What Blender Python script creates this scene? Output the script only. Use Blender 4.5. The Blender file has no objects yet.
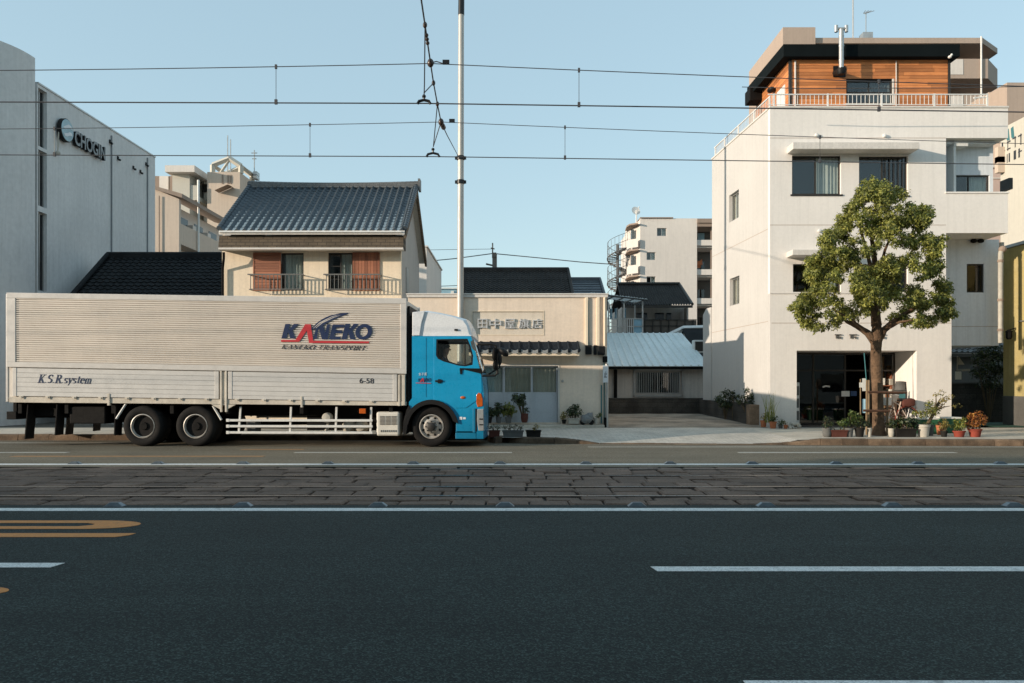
import bpy, bmesh, math, random
from mathutils import Vector, Matrix
from mathutils.geometry import tessellate_polygon
rnd = random.Random(11)
sc = bpy.context.scene
COL = sc.collection
F, CX, HY, EYE = 796.4, 512.0, 383.0, 1.6
def PX(px, Y): return (px - CX) * Y / F
def PZ(py, Y): return EYE + (HY - py) * Y / F
WL = {}
rad = math.radians

# ------------------------------------------------------------------ materials
def _nodes(name):
    m = bpy.data.materials.new(name); m.use_nodes = True
    nt = m.node_tree; nt.nodes.clear()
    out = nt.nodes.new('ShaderNodeOutputMaterial')
    b = nt.nodes.new('ShaderNodeBsdfPrincipled')
    nt.links.new(b.outputs[0], out.inputs[0])
    return m, nt, b, out
def _noise(nt, vec, scale, detail=4.0, rough=.6):
    n = nt.nodes.new('ShaderNodeTexNoise'); n.inputs['Scale'].default_value = scale
    n.inputs['Detail'].default_value = detail; n.inputs['Roughness'].default_value = rough
    nt.links.new(vec, n.inputs['Vector']); return n.outputs['Fac']
def _range(nt, v, a, b, c, d):
    r = nt.nodes.new('ShaderNodeMapRange'); nt.links.new(v, r.inputs[0])
    for i, x in enumerate((a, b, c, d)): r.inputs[i + 1].default_value = x
    return r.outputs[0]
def _math(nt, op, a, b):
    n = nt.nodes.new('ShaderNodeMath'); n.operation = op
    for i, x in enumerate((a, b)):
        if isinstance(x, (int, float)): n.inputs[i].default_value = x
        else: nt.links.new(x, n.inputs[i])
    return n.outputs[0]
def _mixc(nt, fac, a, b, mode='MIX'):
    n = nt.nodes.new('ShaderNodeMix'); n.data_type = 'RGBA'; n.blend_type = mode
    if isinstance(fac, (int, float)): n.inputs[0].default_value = fac
    else: nt.links.new(fac, n.inputs[0])
    for i, x in ((6, a), (7, b)):
        if isinstance(x, tuple): n.inputs[i].default_value = (x[0], x[1], x[2], 1)
        else: nt.links.new(x, n.inputs[i])
    return n.outputs[2]
def _map(nt, vec, scale=(1, 1, 1), rot=(0, 0, 0)):
    n = nt.nodes.new('ShaderNodeMapping'); n.inputs['Scale'].default_value = scale
    n.inputs['Rotation'].default_value = rot
    nt.links.new(vec, n.inputs['Vector']); return n.outputs[0]
def _scale(nt, col, fac):          # multiply colour by a scalar
    c = nt.nodes.new('ShaderNodeCombineColor')
    for i in range(3): nt.links.new(fac, c.inputs[i])
    return _mixc(nt, 1.0, col, c.outputs[0], 'MULTIPLY')
def _bump(nt, b, h, strength, dist=.01):
    n = nt.nodes.new('ShaderNodeBump'); n.inputs['Strength'].default_value = strength
    n.inputs['Distance'].default_value = dist
    nt.links.new(h, n.inputs['Height']); nt.links.new(n.outputs[0], b.inputs['Normal'])

def M(name, col, rough=.7, var=.12, scale=1.3, fine=.08, metal=0., bump=0., bscale=60., bdist=.01,
      streak=0., island=0., spec=.4, brick=None, grime=0., grime_h=1.0, coat=0., bvar=.1):
    """General surface: large and fine colour variation, rain streaks, per-piece variation, bricks, dirt near the ground."""
    m, nt, b, out = _nodes(name)
    g = nt.nodes.new('ShaderNodeNewGeometry'); pos = g.outputs['Position']
    n1 = _range(nt, _noise(nt, pos, scale, 5), .3, .7, 1 - var, 1 + var)
    n2 = _range(nt, _noise(nt, pos, scale * 17, 3), .3, .7, 1 - fine, 1 + fine)
    f = _math(nt, 'MULTIPLY', n1, n2)
    if streak:
        s = _noise(nt, _map(nt, pos, (5, 5, .22)), 1.6, 5, .65)
        f = _math(nt, 'MULTIPLY', f, _range(nt, s, .45, .75, 1.0, 1 - streak))
    if island:
        f = _math(nt, 'MULTIPLY', f, _range(nt, g.outputs['Random Per Island'], 0, 1, 1 - island, 1 + island))
    if grime:
        sx = nt.nodes.new('ShaderNodeSeparateXYZ'); nt.links.new(pos, sx.inputs[0])
        wob = _math(nt, 'ADD', sx.outputs[2], _range(nt, _noise(nt, pos, 2.2, 5), 0, 1, -.35, .35))
        f = _math(nt, 'MULTIPLY', f, _range(nt, wob, .05, grime_h, 1 - grime, 1.0))
    c = tuple(col)
    h = None
    if brick:
        bw, bh, mort, mcol, axis = brick
        bt = nt.nodes.new('ShaderNodeTexBrick')
        rot = {'xz': (rad(-90), 0, 0), 'yz': (rad(-90), 0, rad(-90)), 'xy': (0, 0, 0), 'dg': (0, 0, rad(45))}[axis]
        if axis == 'xz':
            sx = nt.nodes.new('ShaderNodeSeparateXYZ'); nt.links.new(pos, sx.inputs[0])
            cb = nt.nodes.new('ShaderNodeCombineXYZ')
            nt.links.new(sx.outputs[0], cb.inputs[0]); nt.links.new(sx.outputs[2], cb.inputs[1]); vec = cb.outputs[0]
        elif axis == 'yz':
            sx = nt.nodes.new('ShaderNodeSeparateXYZ'); nt.links.new(pos, sx.inputs[0])
            cb = nt.nodes.new('ShaderNodeCombineXYZ')
            nt.links.new(sx.outputs[1], cb.inputs[0]); nt.links.new(sx.outputs[2], cb.inputs[1]); vec = cb.outputs[0]
        else: vec = _map(nt, pos, (1, 1, 1), rot)
        nt.links.new(vec, bt.inputs['Vector'])
        bt.inputs['Scale'].default_value = 1
        bt.inputs['Brick Width'].default_value = bw; bt.inputs['Row Height'].default_value = bh
        bt.inputs['Mortar Size'].default_value = mort; bt.inputs['Mortar Smooth'].default_value = .3
        bt.inputs['Color1'].default_value = (*[x * (1 - bvar) for x in c], 1); bt.inputs['Color2'].default_value = (*[min(1, x * (1 + bvar)) for x in c], 1)
        bt.inputs['Mortar'].default_value = (*mcol, 1)
        cc = _scale(nt, bt.outputs['Color'], f)
        h = _math(nt, 'SUBTRACT', 1.0, bt.outputs['Fac'])
    else:
        rgb = nt.nodes.new('ShaderNodeRGB'); rgb.outputs[0].default_value = (*c, 1)
        cc = _scale(nt, rgb.outputs[0], f)
    nt.links.new(cc, b.inputs['Base Color'])
    b.inputs['Metallic'].default_value = metal
    b.inputs['Specular IOR Level'].default_value = spec
    if coat: b.inputs['Coat Weight'].default_value = coat; b.inputs['Coat Roughness'].default_value = .08
    rn = _range(nt, _noise(nt, pos, scale * 4, 3), .3, .7, max(.03, rough - .08), min(1, rough + .08))
    nt.links.new(rn, b.inputs['Roughness'])
    if bump:
        bn = _noise(nt, pos, bscale, 4)
        if h is not None: bn = _math(nt, 'ADD', _math(nt, 'MULTIPLY', h, 1.5), bn)
        _bump(nt, b, bn, bump, bdist)
    elif h is not None: _bump(nt, b, h, .5, .01)
    return m

def M_asphalt(name, base, lite, patch=.2):
    m, nt, b, out = _nodes(name)
    g = nt.nodes.new('ShaderNodeNewGeometry'); pos = g.outputs['Position']
    vo = nt.nodes.new('ShaderNodeTexVoronoi'); vo.inputs['Scale'].default_value = 95; nt.links.new(pos, vo.inputs['Vector'])
    sep = nt.nodes.new('ShaderNodeSeparateColor'); nt.links.new(vo.outputs['Color'], sep.inputs[0])
    speck = _range(nt, sep.outputs[0], .35, 1.0, 0, 1)
    speck = _math(nt, 'POWER', speck, 2.0)
    c = _mixc(nt, speck, base, lite)
    f = _range(nt, _noise(nt, pos, .55, 6, .62), .3, .7, 1 - patch, 1 + patch)
    f2 = _range(nt, _noise(nt, _map(nt, pos, (.12, 1.6, 1)), 1.0, 4), .3, .7, 1 - patch * .8, 1 + patch * .8)
    f3 = _range(nt, _noise(nt, pos, 22, 3), .3, .7, .75, 1.25)
    c = _scale(nt, c, _math(nt, 'MULTIPLY', _math(nt, 'MULTIPLY', f, f2), f3))
    # hairline cracks and sealed seams
    cr = nt.nodes.new('ShaderNodeTexVoronoi'); cr.feature = 'DISTANCE_TO_EDGE'; cr.inputs['Scale'].default_value = .32
    wv = nt.nodes.new('ShaderNodeVectorMath'); wv.operation = 'ADD'
    no = nt.nodes.new('ShaderNodeTexNoise'); no.inputs['Scale'].default_value = 1.7; nt.links.new(pos, no.inputs['Vector'])
    nt.links.new(pos, wv.inputs[0]); nt.links.new(no.outputs['Color'], wv.inputs[1]); nt.links.new(wv.outputs[0], cr.inputs['Vector'])
    mask = _range(nt, _noise(nt, pos, .25, 2), .5, .62, 0, 1)
    line = _math(nt, 'MULTIPLY', _range(nt, cr.outputs['Distance'], 0, .008, 1, 0), mask)
    c = _mixc(nt, _math(nt, 'MULTIPLY', line, .45), c, (base[0] * .5, base[1] * .5, base[2] * .5))
    nt.links.new(c, b.inputs['Base Color'])
    b.inputs['Roughness'].default_value = .82; b.inputs['Specular IOR Level'].default_value = .3
    _bump(nt, b, _math(nt, 'ADD', vo.outputs['Distance'], f3), .7, .006)
    return m

def M_paint(name, col, wear=.35):
    """Road paint: worn thin in specks so the asphalt shows."""
    m, nt, b, out = _nodes(name)
    g = nt.nodes.new('ShaderNodeNewGeometry'); pos = g.outputs['Position']
    n = _range(nt, _noise(nt, pos, 9, 6, .75), .5, .66, 0, wear)
    n2 = _range(nt, _noise(nt, pos, 70, 3), .45, .7, 0, wear)
    c = _mixc(nt, _math(nt, 'MAXIMUM', n, n2), tuple(col), (.06, .06, .06))
    nt.links.new(c, b.inputs['Base Color']); b.inputs['Roughness'].default_value = .75
    _bump(nt, b, _noise(nt, pos, 90, 3), .4, .004)
    return m

def M_leaf(name, dark, mid, light, trans=.25):
    m, nt, b, out = _nodes(name)
    g = nt.nodes.new('ShaderNodeNewGeometry')
    r = nt.nodes.new('ShaderNodeValToRGB'); nt.links.new(g.outputs['Random Per Island'], r.inputs[0])
    r.color_ramp.elements[0].color = (*dark, 1); r.color_ramp.elements[1].color = (*light, 1)
    e = r.color_ramp.elements.new(.55); e.color = (*mid, 1)
    big = _range(nt, _noise(nt, g.outputs['Position'], 1.6, 3), .35, .65, .72, 1.25)
    c = _scale(nt, r.outputs[0], big)
    nt.links.new(c, b.inputs['Base Color']); b.inputs['Roughness'].default_value = .45
    b.inputs['Specular IOR Level'].default_value = .45
    t = nt.nodes.new('ShaderNodeBsdfTranslucent'); nt.links.new(c, t.inputs[0])
    mx = nt.nodes.new('ShaderNodeMixShader'); mx.inputs[0].default_value = trans
    nt.links.new(b.outputs[0], mx.inputs[1]); nt.links.new(t.outputs[0], mx.inputs[2]); nt.links.new(mx.outputs[0], out.inputs[0])
    return m

def M_glass(name, tint=(.55, .6, .62), rough=.02):
    m, nt, b, out = _nodes(name); nt.nodes.remove(b)
    t = nt.nodes.new('ShaderNodeBsdfTransparent'); t.inputs[0].default_value = (*tint, 1)
    gl = nt.nodes.new('ShaderNodeBsdfGlossy'); gl.inputs['Roughness'].default_value = rough
    g = nt.nodes.new('ShaderNodeNewGeometry')      # Schlick reflectance, the same from both sides of the sheet
    dt = nt.nodes.new('ShaderNodeVectorMath'); dt.operation = 'DOT_PRODUCT'
    nt.links.new(g.outputs['Normal'], dt.inputs[0]); nt.links.new(g.outputs['Incoming'], dt.inputs[1])
    ab = _math(nt, 'ABSOLUTE', dt.outputs['Value'], 0.0)
    sch = _math(nt, 'POWER', _math(nt, 'SUBTRACT', 1.0, ab), 5.0)
    bp = nt.nodes.new('ShaderNodeBump'); bp.inputs['Strength'].default_value = .08; bp.inputs['Distance'].default_value = .02
    nt.links.new(_noise(nt, g.outputs['Position'], 1.1, 2), bp.inputs['Height'])
    nt.links.new(bp.outputs[0], gl.inputs['Normal'])
    f = _math(nt, 'ADD', _math(nt, 'MULTIPLY', sch, .9), .075)
    mx = nt.nodes.new('ShaderNodeMixShader'); nt.links.new(f, mx.inputs[0])
    nt.links.new(t.outputs[0], mx.inputs[1]); nt.links.new(gl.outputs[0], mx.inputs[2]); nt.links.new(mx.outputs[0], out.inputs[0])
    return m

def M_wood(name, c1, c2):
    m, nt, b, out = _nodes(name)
    g = nt.nodes.new('ShaderNodeNewGeometry'); pos = g.outputs['Position']
    gr = _noise(nt, _map(nt, pos, (1.2, 1.2, 26)), 1.5, 6, .7)
    c = _mixc(nt, _range(nt, gr, .3, .7, 0, 1), c1, c2)
    f = _range(nt, g.outputs['Random Per Island'], 0, 1, .68, 1.3)
    f = _math(nt, 'MULTIPLY', f, _range(nt, _noise(nt, pos, .9, 4), .3, .7, .8, 1.2))
    nt.links.new(_scale(nt, c, f), b.inputs['Base Color']); b.inputs['Roughness'].default_value = .6
    _bump(nt, b, gr, .25, .004)
    return m

# ------------------------------------------------------------------ mesh builder
class MB:
    def __init__(s): s.v = []; s.f = []
    def add(s, vs, fs):
        o = len(s.v); s.v += [tuple(p) for p in vs]; s.f += [tuple(i + o for i in f) for f in fs]; return s
    def box(s, x0, x1, y0, y1, z0, z1):
        return s.add([(x0,y0,z0),(x1,y0,z0),(x1,y1,z0),(x0,y1,z0),(x0,y0,z1),(x1,y0,z1),(x1,y1,z1),(x0,y1,z1)],
                     [(0,3,2,1),(4,5,6,7),(0,1,5,4),(1,2,6,5),(2,3,7,6),(3,0,4,7)])
    def tbox(s, T, u0, u1, w0, w1, z0, z1):
        vs = [T(u, w, z) for z in (z0, z1) for (u, w) in ((u0,w0),(u1,w0),(u1,w1),(u0,w1))]
        return s.add(vs, [(0,3,2,1),(4,5,6,7),(0,1,5,4),(1,2,6,5),(2,3,7,6),(3,0,4,7)])
    def plate(s, loops, T, w0, w1):
        """A flat plate with holes: loops of (u, z), first the outline; T(u, w, z) maps to the world."""
        o_ = loops[0]
        isr = lambda l: len(l) == 4 and len({round(p[0], 5) for p in l}) == 2 and len({round(p[1], 5) for p in l}) == 2
        if len(loops) > 1 and all(isr(l) for l in loops): return s.rect_wall(loops, T, w0, w1)
        flat = [p for l in loops for p in l]
        tr = tessellate_polygon([[Vector((p[0], p[1], 0)) for p in l] for l in loops])
        n = len(flat)
        vs = [T(u, w0, z) for u, z in flat] + [T(u, w1, z) for u, z in flat]
        fs = [tuple(t) for t in tr] + [tuple(i + n for i in reversed(t)) for t in tr]
        o = 0
        for l in loops:
            k = len(l)
            for i in range(k):
                a, b = o + i, o + (i + 1) % k
                fs.append((a, b, b + n, a + n))
            o += k
        return s.add(vs, fs)
    def rect_wall(s, loops, T, w0, w1):
        bb = [(min(p[0] for p in l), max(p[0] for p in l), min(p[1] for p in l), max(p[1] for p in l)) for l in loops]
        O, H = bb[0], bb[1:]
        us = sorted({O[0], O[1], *[h[0] for h in H], *[h[1] for h in H]}); zs = sorted({O[2], O[3], *[h[2] for h in H], *[h[3] for h in H]})
        us = [u for u in us if O[0] <= u <= O[1]]; zs = [z for z in zs if O[2] <= z <= O[3]]
        idx = {}; vs = []; fs = []
        def V(i, j, k):
            if (i, j, k) not in idx: idx[(i, j, k)] = len(vs); vs.append(T(us[i], (w0, w1)[k], zs[j]))
            return idx[(i, j, k)]
        def solid(i, j):
            if not (0 <= i < len(us) - 1 and 0 <= j < len(zs) - 1): return False
            c, d = (us[i] + us[i + 1]) / 2, (zs[j] + zs[j + 1]) / 2
            return not any(h[0] < c < h[1] and h[2] < d < h[3] for h in H)
        for i in range(len(us) - 1):
            for j in range(len(zs) - 1):
                if not solid(i, j): continue
                fs += [(V(i,j,0),V(i+1,j,0),V(i+1,j+1,0),V(i,j+1,0)), (V(i,j,1),V(i,j+1,1),V(i+1,j+1,1),V(i+1,j,1))]
                if not solid(i-1, j): fs.append((V(i,j,0),V(i,j+1,0),V(i,j+1,1),V(i,j,1)))
                if not solid(i+1, j): fs.append((V(i+1,j,0),V(i+1,j,1),V(i+1,j+1,1),V(i+1,j+1,0)))
                if not solid(i, j-1): fs.append((V(i,j,0),V(i,j,1),V(i+1,j,1),V(i+1,j,0)))
                if not solid(i, j+1): fs.append((V(i,j+1,0),V(i+1,j+1,0),V(i+1,j+1,1),V(i,j+1,1)))
        return s.add(vs, fs)
    def prism(s, poly, plane, a, b):
        if plane == 'xz': T = lambda u, w, z: (u, w, z)
        elif plane == 'yz': T = lambda u, w, z: (w, u, z)
        else: T = lambda u, w, z: (u, z, w)
        return s.plate([poly], T, a, b)
    def tube(s, pts, r, n=8, cap=True):
        pts = [Vector(p) for p in pts]
        if not isinstance(r, (list, tuple)): r = [r] * len(pts)
        vs, fs = [], []
        prev = None
        for i, p in enumerate(pts):
            d = (pts[min(i + 1, len(pts) - 1)] - pts[max(i - 1, 0)])
            d = d.normalized() if d.length > 1e-9 else Vector((0, 0, 1))
            if prev is None:
                a = Vector((0, 0, 1)) if abs(d.z) < .9 else Vector((1, 0, 0))
                x = d.cross(a).normalized()
            else:
                x = (prev - d * prev.dot(d)).normalized()
            prev = x; y = d.cross(x)
            for k in range(n):
                t = 2 * math.pi * k / n
                vs.append(p + (x * math.cos(t) + y * math.sin(t)) * r[i])
        for i in range(len(pts) - 1):
            for k in range(n):
                a, b = i * n + k, i * n + (k + 1) % n
                fs.append((a, b, b + n, a + n))
        if cap:
            fs.append(tuple(range(n - 1, -1, -1))); fs.append(tuple(range((len(pts) - 1) * n, len(pts) * n)))
        return s.add(vs, fs)
    def lathe(s, prof, c, axis='z', n=24, caps=True):
        vs, fs = [], []
        for r, h in prof:
            for k in range(n):
                t = 2 * math.pi * k / n
                a, b = r * math.cos(t), r * math.sin(t)
                vs.append((c[0] + a, c[1] + b, c[2] + h) if axis == 'z' else (c[0] + a, c[1] + h, c[2] + b) if axis == 'y' else (c[0] + h, c[1] + a, c[2] + b))
        for i in range(len(prof) - 1):
            for k in range(n):
                a, b = i * n + k, i * n + (k + 1) % n
                fs.append((a, b, b + n, a + n))
        if caps: fs.append(tuple(range(n - 1, -1, -1))); fs.append(tuple(range((len(prof) - 1) * n, len(prof) * n)))
        return s.add(vs, fs)
    def ball(s, c, r, n=12, m=8):
        rx, ry, rz = r if isinstance(r, tuple) else (r, r, r)
        vs, fs = [], []
        for i in range(1, m):
            p = math.pi * i / m
            for k in range(n):
                t = 2 * math.pi * k / n
                vs.append((c[0] + rx * math.sin(p) * math.cos(t), c[1] + ry * math.sin(p) * math.sin(t), c[2] + rz * math.cos(p)))
        top = len(vs); vs += [(c[0], c[1], c[2] + rz), (c[0], c[1], c[2] - rz)]
        for i in range(m - 2):
            for k in range(n):
                a, b = i * n + k, i * n + (k + 1) % n
                fs.append((a, a + n, b + n, b))
        for k in range(n):
            fs.append((top, k, (k + 1) % n)); fs.append((top + 1, (m - 2) * n + (k + 1) % n, (m - 2) * n + k))
        return s.add(vs, fs)
    def grid(s, rows, close=False):
        n = len(rows[0]); vs = [p for r in rows for p in r]; fs = []
        for i in range(len(rows) - 1):
            for k in range(n if close else n - 1):
                a, b = i * n + k, i * n + (k + 1) % n
                fs.append((a, b, b + n, a + n))
        return s.add(vs, fs)
    def map(s, fn): s.v = [fn(*p) for p in s.v]; return s
    def each(s, name, mat, parent, **kw):      # every loose piece as a part of its own
        par = list(range(len(s.v)))
        def find(a):
            while par[a] != a: par[a] = par[par[a]]; a = par[a]
            return a
        for f in s.f:
            for b in f[1:]: par[find(f[0])] = find(b)
        groups = {}
        for f in s.f: groups.setdefault(find(f[0]), []).append(f)
        outs = []
        for fs in groups.values():
            mp = {}; mb = MB()
            for f in fs:
                for i in f:
                    if i not in mp: mp[i] = len(mb.v); mb.v.append(s.v[i])
                mb.f.append(tuple(mp[i] for i in f))
            outs.append(mb.build(name, mat, parent, **kw))
        return outs
    def build(s, name, mat, parent=None, loc=None, smooth=False, bevel=0, recalc=True, kind=None):
        off = Vector(WL[parent.name]) if parent else Vector(loc if loc is not None else (0, 0, 0))
        me = bpy.data.meshes.new(name)
        me.from_pydata([Vector(p) - off for p in s.v], [], s.f)
        if recalc or bevel:
            bm = bmesh.new(); bm.from_mesh(me)
            if recalc: bmesh.ops.recalc_face_normals(bm, faces=bm.faces)
            if bevel:
                ed = [e for e in bm.edges if len(e.link_faces) == 2 and e.calc_face_angle(0) > rad(40)]
                bmesh.ops.bevel(bm, geom=ed, offset=bevel, segments=2, affect='EDGES', profile=.5, clamp_overlap=True)
            bm.to_mesh(me); bm.free()
        me.materials.append(mat)
        if smooth:
            me.polygons.foreach_set('use_smooth', [True] * len(me.polygons))
            me.set_sharp_from_angle(angle=rad(smooth if smooth is not True else 40))
        me.update()
        o = bpy.data.objects.new(name, me); COL.objects.link(o)
        if parent: o.parent = parent; WL[o.name] = tuple(off)
        else: o.location = off; WL[o.name] = tuple(off)
        if kind: o['kind'] = kind
        return o

def tag(o, label=None, cat=None, group=None, kind=None):
    if label: o['label'] = label
    if cat: o['category'] = cat
    if group: o['group'] = group
    if kind: o['kind'] = kind
    return o
def thing(name, label, cat, loc, group=None):
    o = bpy.data.objects.new(name, None); COL.objects.link(o); o.location = loc
    o.empty_display_size = .2; WL[o.name] = tuple(loc)
    return tag(o, label, cat, group)
def dup(root, loc, label=None):
    r = root.copy(); COL.objects.link(r); r.location = loc; WL[r.name] = tuple(loc)
    if label: r['label'] = label
    for ch in list(root.children):
        c = ch.copy(); COL.objects.link(c); c.parent = r; WL[c.name] = tuple(loc)
        for g in list(ch.children):
            d = g.copy(); COL.objects.link(d); d.parent = c; WL[d.name] = tuple(loc)
    return r
def front(Y): return lambda u, w, z: (u, Y - w, z)
def left_facing(X): return lambda u, w, z: (X - w, u, z)
def right_facing(X): return lambda u, w, z: (X + w, u, z)
def rect(u0, u1, z0, z1): return [(u0, z0), (u1, z0), (u1, z1), (u0, z1)]

def text_mb(body, T, u0, z0, width=None, height=None, w0=0., depth=.004, shear=0., bold=0., size=1.):
    cu = bpy.data.curves.new('t', 'FONT'); cu.body = body; cu.size = size; cu.shear = shear; cu.offset = bold
    cu.resolution_u = 4
    ob = bpy.data.objects.new('t', cu); COL.objects.link(ob)
    dg = bpy.context.evaluated_depsgraph_get()
    me = bpy.data.meshes.new_from_object(ob.evaluated_get(dg))
    bpy.data.objects.remove(ob); bpy.data.curves.remove(cu)
    P = [v.co.copy() for v in me.vertices]; fs = [tuple(p.vertices) for p in me.polygons]
    bpy.data.meshes.remove(me)
    mb = MB()
    if not P: return mb
    xs = [p.x for p in P]; ys = [p.y for p in P]
    sx = width / (max(xs) - min(xs)) if width else 1
    sy = height / (max(ys) - min(ys)) if height else sx
    mnx, mny = min(xs), min(ys)
    n = len(P)
    pr = [(u0 + (p.x - mnx) * sx, z0 + (p.y - mny) * sy) for p in P]
    vs = [T(u, w0 + depth, z) for u, z in pr] + [T(u, w0, z) for u, z in pr]
    ed = {}
    for f in fs:
        for i in range(len(f)):
            a, b = f[i], f[(i + 1) % len(f)]
            k = (min(a, b), max(a, b)); ed[k] = None if k in ed else (a, b)
    ff = fs + [tuple(i + n for i in reversed(f)) for f in fs] + [(b, a, a + n, b + n) for k, e in ed.items() if e for a, b in [e]]
    mb.add(vs, ff); return mb

def window(root, T, u0, u1, z0, z1, fm, panes=2, curtains=(), inset=.07, frame=.045, depth=.5, bars=0, cm=None, glass=None, hbar=None):
    """Window set in a wall opening: frame with panes, a near-black panel for the unlit room behind, curtains where the photo shows them."""
    g = MB()
    g.tbox(T, u0, u1, -inset - .05, -inset, z0, z0 + frame); g.tbox(T, u0, u1, -inset - .05, -inset, z1 - frame, z1)
    g.tbox(T, u0, u0 + frame, -inset - .048, -inset - .002, z0 + frame, z1 - frame)
    g.tbox(T, u1 - frame, u1, -inset - .048, -inset - .002, z0 + frame, z1 - frame)
    for k in range(1, panes):
        c = u0 + (u1 - u0) * k / panes
        g.tbox(T, c - frame * .5, c + frame * .5, -inset - .046, -inset - .004, z0 + frame, z1 - frame)
    if hbar is not None:
        for a, b, zz in hbar: g.tbox(T, a, b, -inset - .044, -inset - .006, zz - .015, zz + .015)
    for k in range(bars):
        c = u0 + (u1 - u0) * (k + 1) / (bars + 1)
        g.tbox(T, c - .012, c + .012, -inset + .01, -inset + .03, z0 + .003, z1 - .003)
    w = g.build('window', fm, root)
    MB().tbox(T, u0 + frame * .5, u1 - frame * .5, -inset - .03, -inset - .024, z0 + frame * .5, z1 - frame * .5).build('pane', glass or MAT['glass'], w)
    r = MB()       # flat near-black panel, its colour standing in for the unlit room
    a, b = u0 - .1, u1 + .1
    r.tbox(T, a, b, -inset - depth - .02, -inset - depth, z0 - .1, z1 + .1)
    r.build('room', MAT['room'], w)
    for c0, c1, zz in curtains:
        cu0, cu1 = u0 + (u1 - u0) * c0, u0 + (u1 - u0) * c1
        n = max(6, int((cu1 - cu0) / .035))
        rows = [[], []]
        for i in range(n + 1):
            u = cu0 + (cu1 - cu0) * i / n
            ww = -inset - .13 + .028 * math.sin(i * 1.9) + .01 * math.sin(i * .7)
            rows[0].append(T(u, ww, z0 + (z1 - z0) * zz + .01)); rows[1].append(T(u, ww, z1 - .02))
        MB().grid(rows).build('curtain', cm or MAT['curtain'], w, smooth=60, recalc=False)
    return w

def tile_slope(mb, P0, U, V, N, cols, rows, amp, lift, prof='wave', ns=6):
    """Rows of tiles from the eave (P0, along U) up the slope V; N is the outward normal."""
    P0, U, V, N = Vector(P0), Vector(U), Vector(V), Vector(N).normalized()
    ts, hs = [], []
    for c in range(cols):
        for k in range(ns):
            t = k / ns
            ts.append((c + t) / cols)
            hs.append(amp * (math.exp(-((t - .5) / .2) ** 2)) if prof == 'roll' else amp * (.5 + .5 * math.cos(2 * math.pi * t)) ** 1.3)
    ts.append(1); hs.append(hs[0])
    grid = []
    for r in range(rows):
        for vv, l in ((r / rows, lift), ((r + 1) / rows, 0)):
            j = rnd.uniform(-.15, .15) * lift
            grid.append([P0 + U * t + V * vv + N * (h + l + j) for t, h in zip(ts, hs)])
    mb.grid(grid)
    mb.grid([[P0 + U * t + N * (-.02) for t in ts], grid[0]])
    return mb

def leaf_mb(clumps, n, size, aspect=.45, droop=.25, up=.25, shell=.55, seed=1):
    R = random.Random(seed); mb = MB(); vs, fs = [], []
    tot = [c[1] ** 2 for c in clumps]; ssum = sum(tot)
    cum = []; a = 0
    for t in tot: a += t / ssum; cum.append(a)
    import bisect
    for i in range(n):
        c, r = clumps[min(bisect.bisect(cum, R.random()), len(clumps) - 1)][:2]
        d = Vector((R.gauss(0, 1), R.gauss(0, 1), R.gauss(0, 1))); d.normalize()
        p = Vector(c) + Vector((d.x * r, d.y * r, d.z * r * .8)) * (shell + (1 - shell) * R.random() ** .5) * (1 + .12 * R.gauss(0, 1))
        nrm = d + Vector((R.gauss(0, .45), R.gauss(0, .45), up + R.gauss(0, .35))); nrm.normalize()
        ax = Vector((R.gauss(0, 1), R.gauss(0, 1), R.gauss(0, 1) - droop)) + d * .5
        ax = ax - nrm * ax.dot(nrm)
        if ax.length < 1e-4: continue
        ax.normalize(); sd = nrm.cross(ax)
        L = size * R.uniform(.6, 1.3); W = L * aspect * R.uniform(.8, 1.2) * .5
        o = len(vs)
        vs += [p, p + ax * L * .45 + sd * W - nrm * L * .04, p + ax * L - nrm * L * droop * .4, p + ax * L * .45 - sd * W - nrm * L * .04]
        fs.append((o, o + 1, o + 2, o + 3))
    mb.add(vs, fs); return mb
MAT = {}
def A(k, m): MAT[k] = m
A('glass', M_glass('window_glass', (.80, .83, .83)))
A('glass_cab', M_glass('cab_glass', (.9, .93, .92)))
A('glass_dark', M_glass('tinted_glass', (.3, .33, .35)))
A('room', M('unlit_room_panel', (.012, .012, .013), .9, .1))
A('curtain', M('curtain_cloth', (.74, .75, .68), .9, .06, 3))
A('curtain_grey', M('grey_curtain', (.20, .21, .21), .9, .08, 3))
A('curtain_warm', M('beige_curtain', (.78, .70, .56), .9, .08, 3))
A('alu', M('aluminium_frame', (.36, .36, .35), .4, .06, metal=.5))
A('alu_dark', M('bronze_frame', (.045, .04, .035), .45, .08, metal=.3))
A('white_metal', M('white_painted_metal', (.72, .71, .68), .4, .05, streak=.08))
A('black', M('black_plastic', (.006, .006, .0065), .6, .2, spec=.3))
A('black_metal', M('black_metal', (.018, .019, .02), .4, .15, metal=.3))
A('steel', M('galvanised_steel', (.46, .46, .45), .42, .12, 4, metal=.7))
A('rubber', M('tyre_rubber', (.011, .010, .0095), .85, .3, 6, bump=.2, spec=.25))
A('wire', M('wire_metal', (.07, .07, .075), .6, .05))
A('rail_grey', M('weathered_rail', (.17, .165, .155), .5, .1, metal=.3))
A('letter_grey', M('grey_letter_face', (.24, .26, .27), .5, .05))
A('porcelain', M('white_porcelain', (.75, .72, .66), .25, .03))
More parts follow.
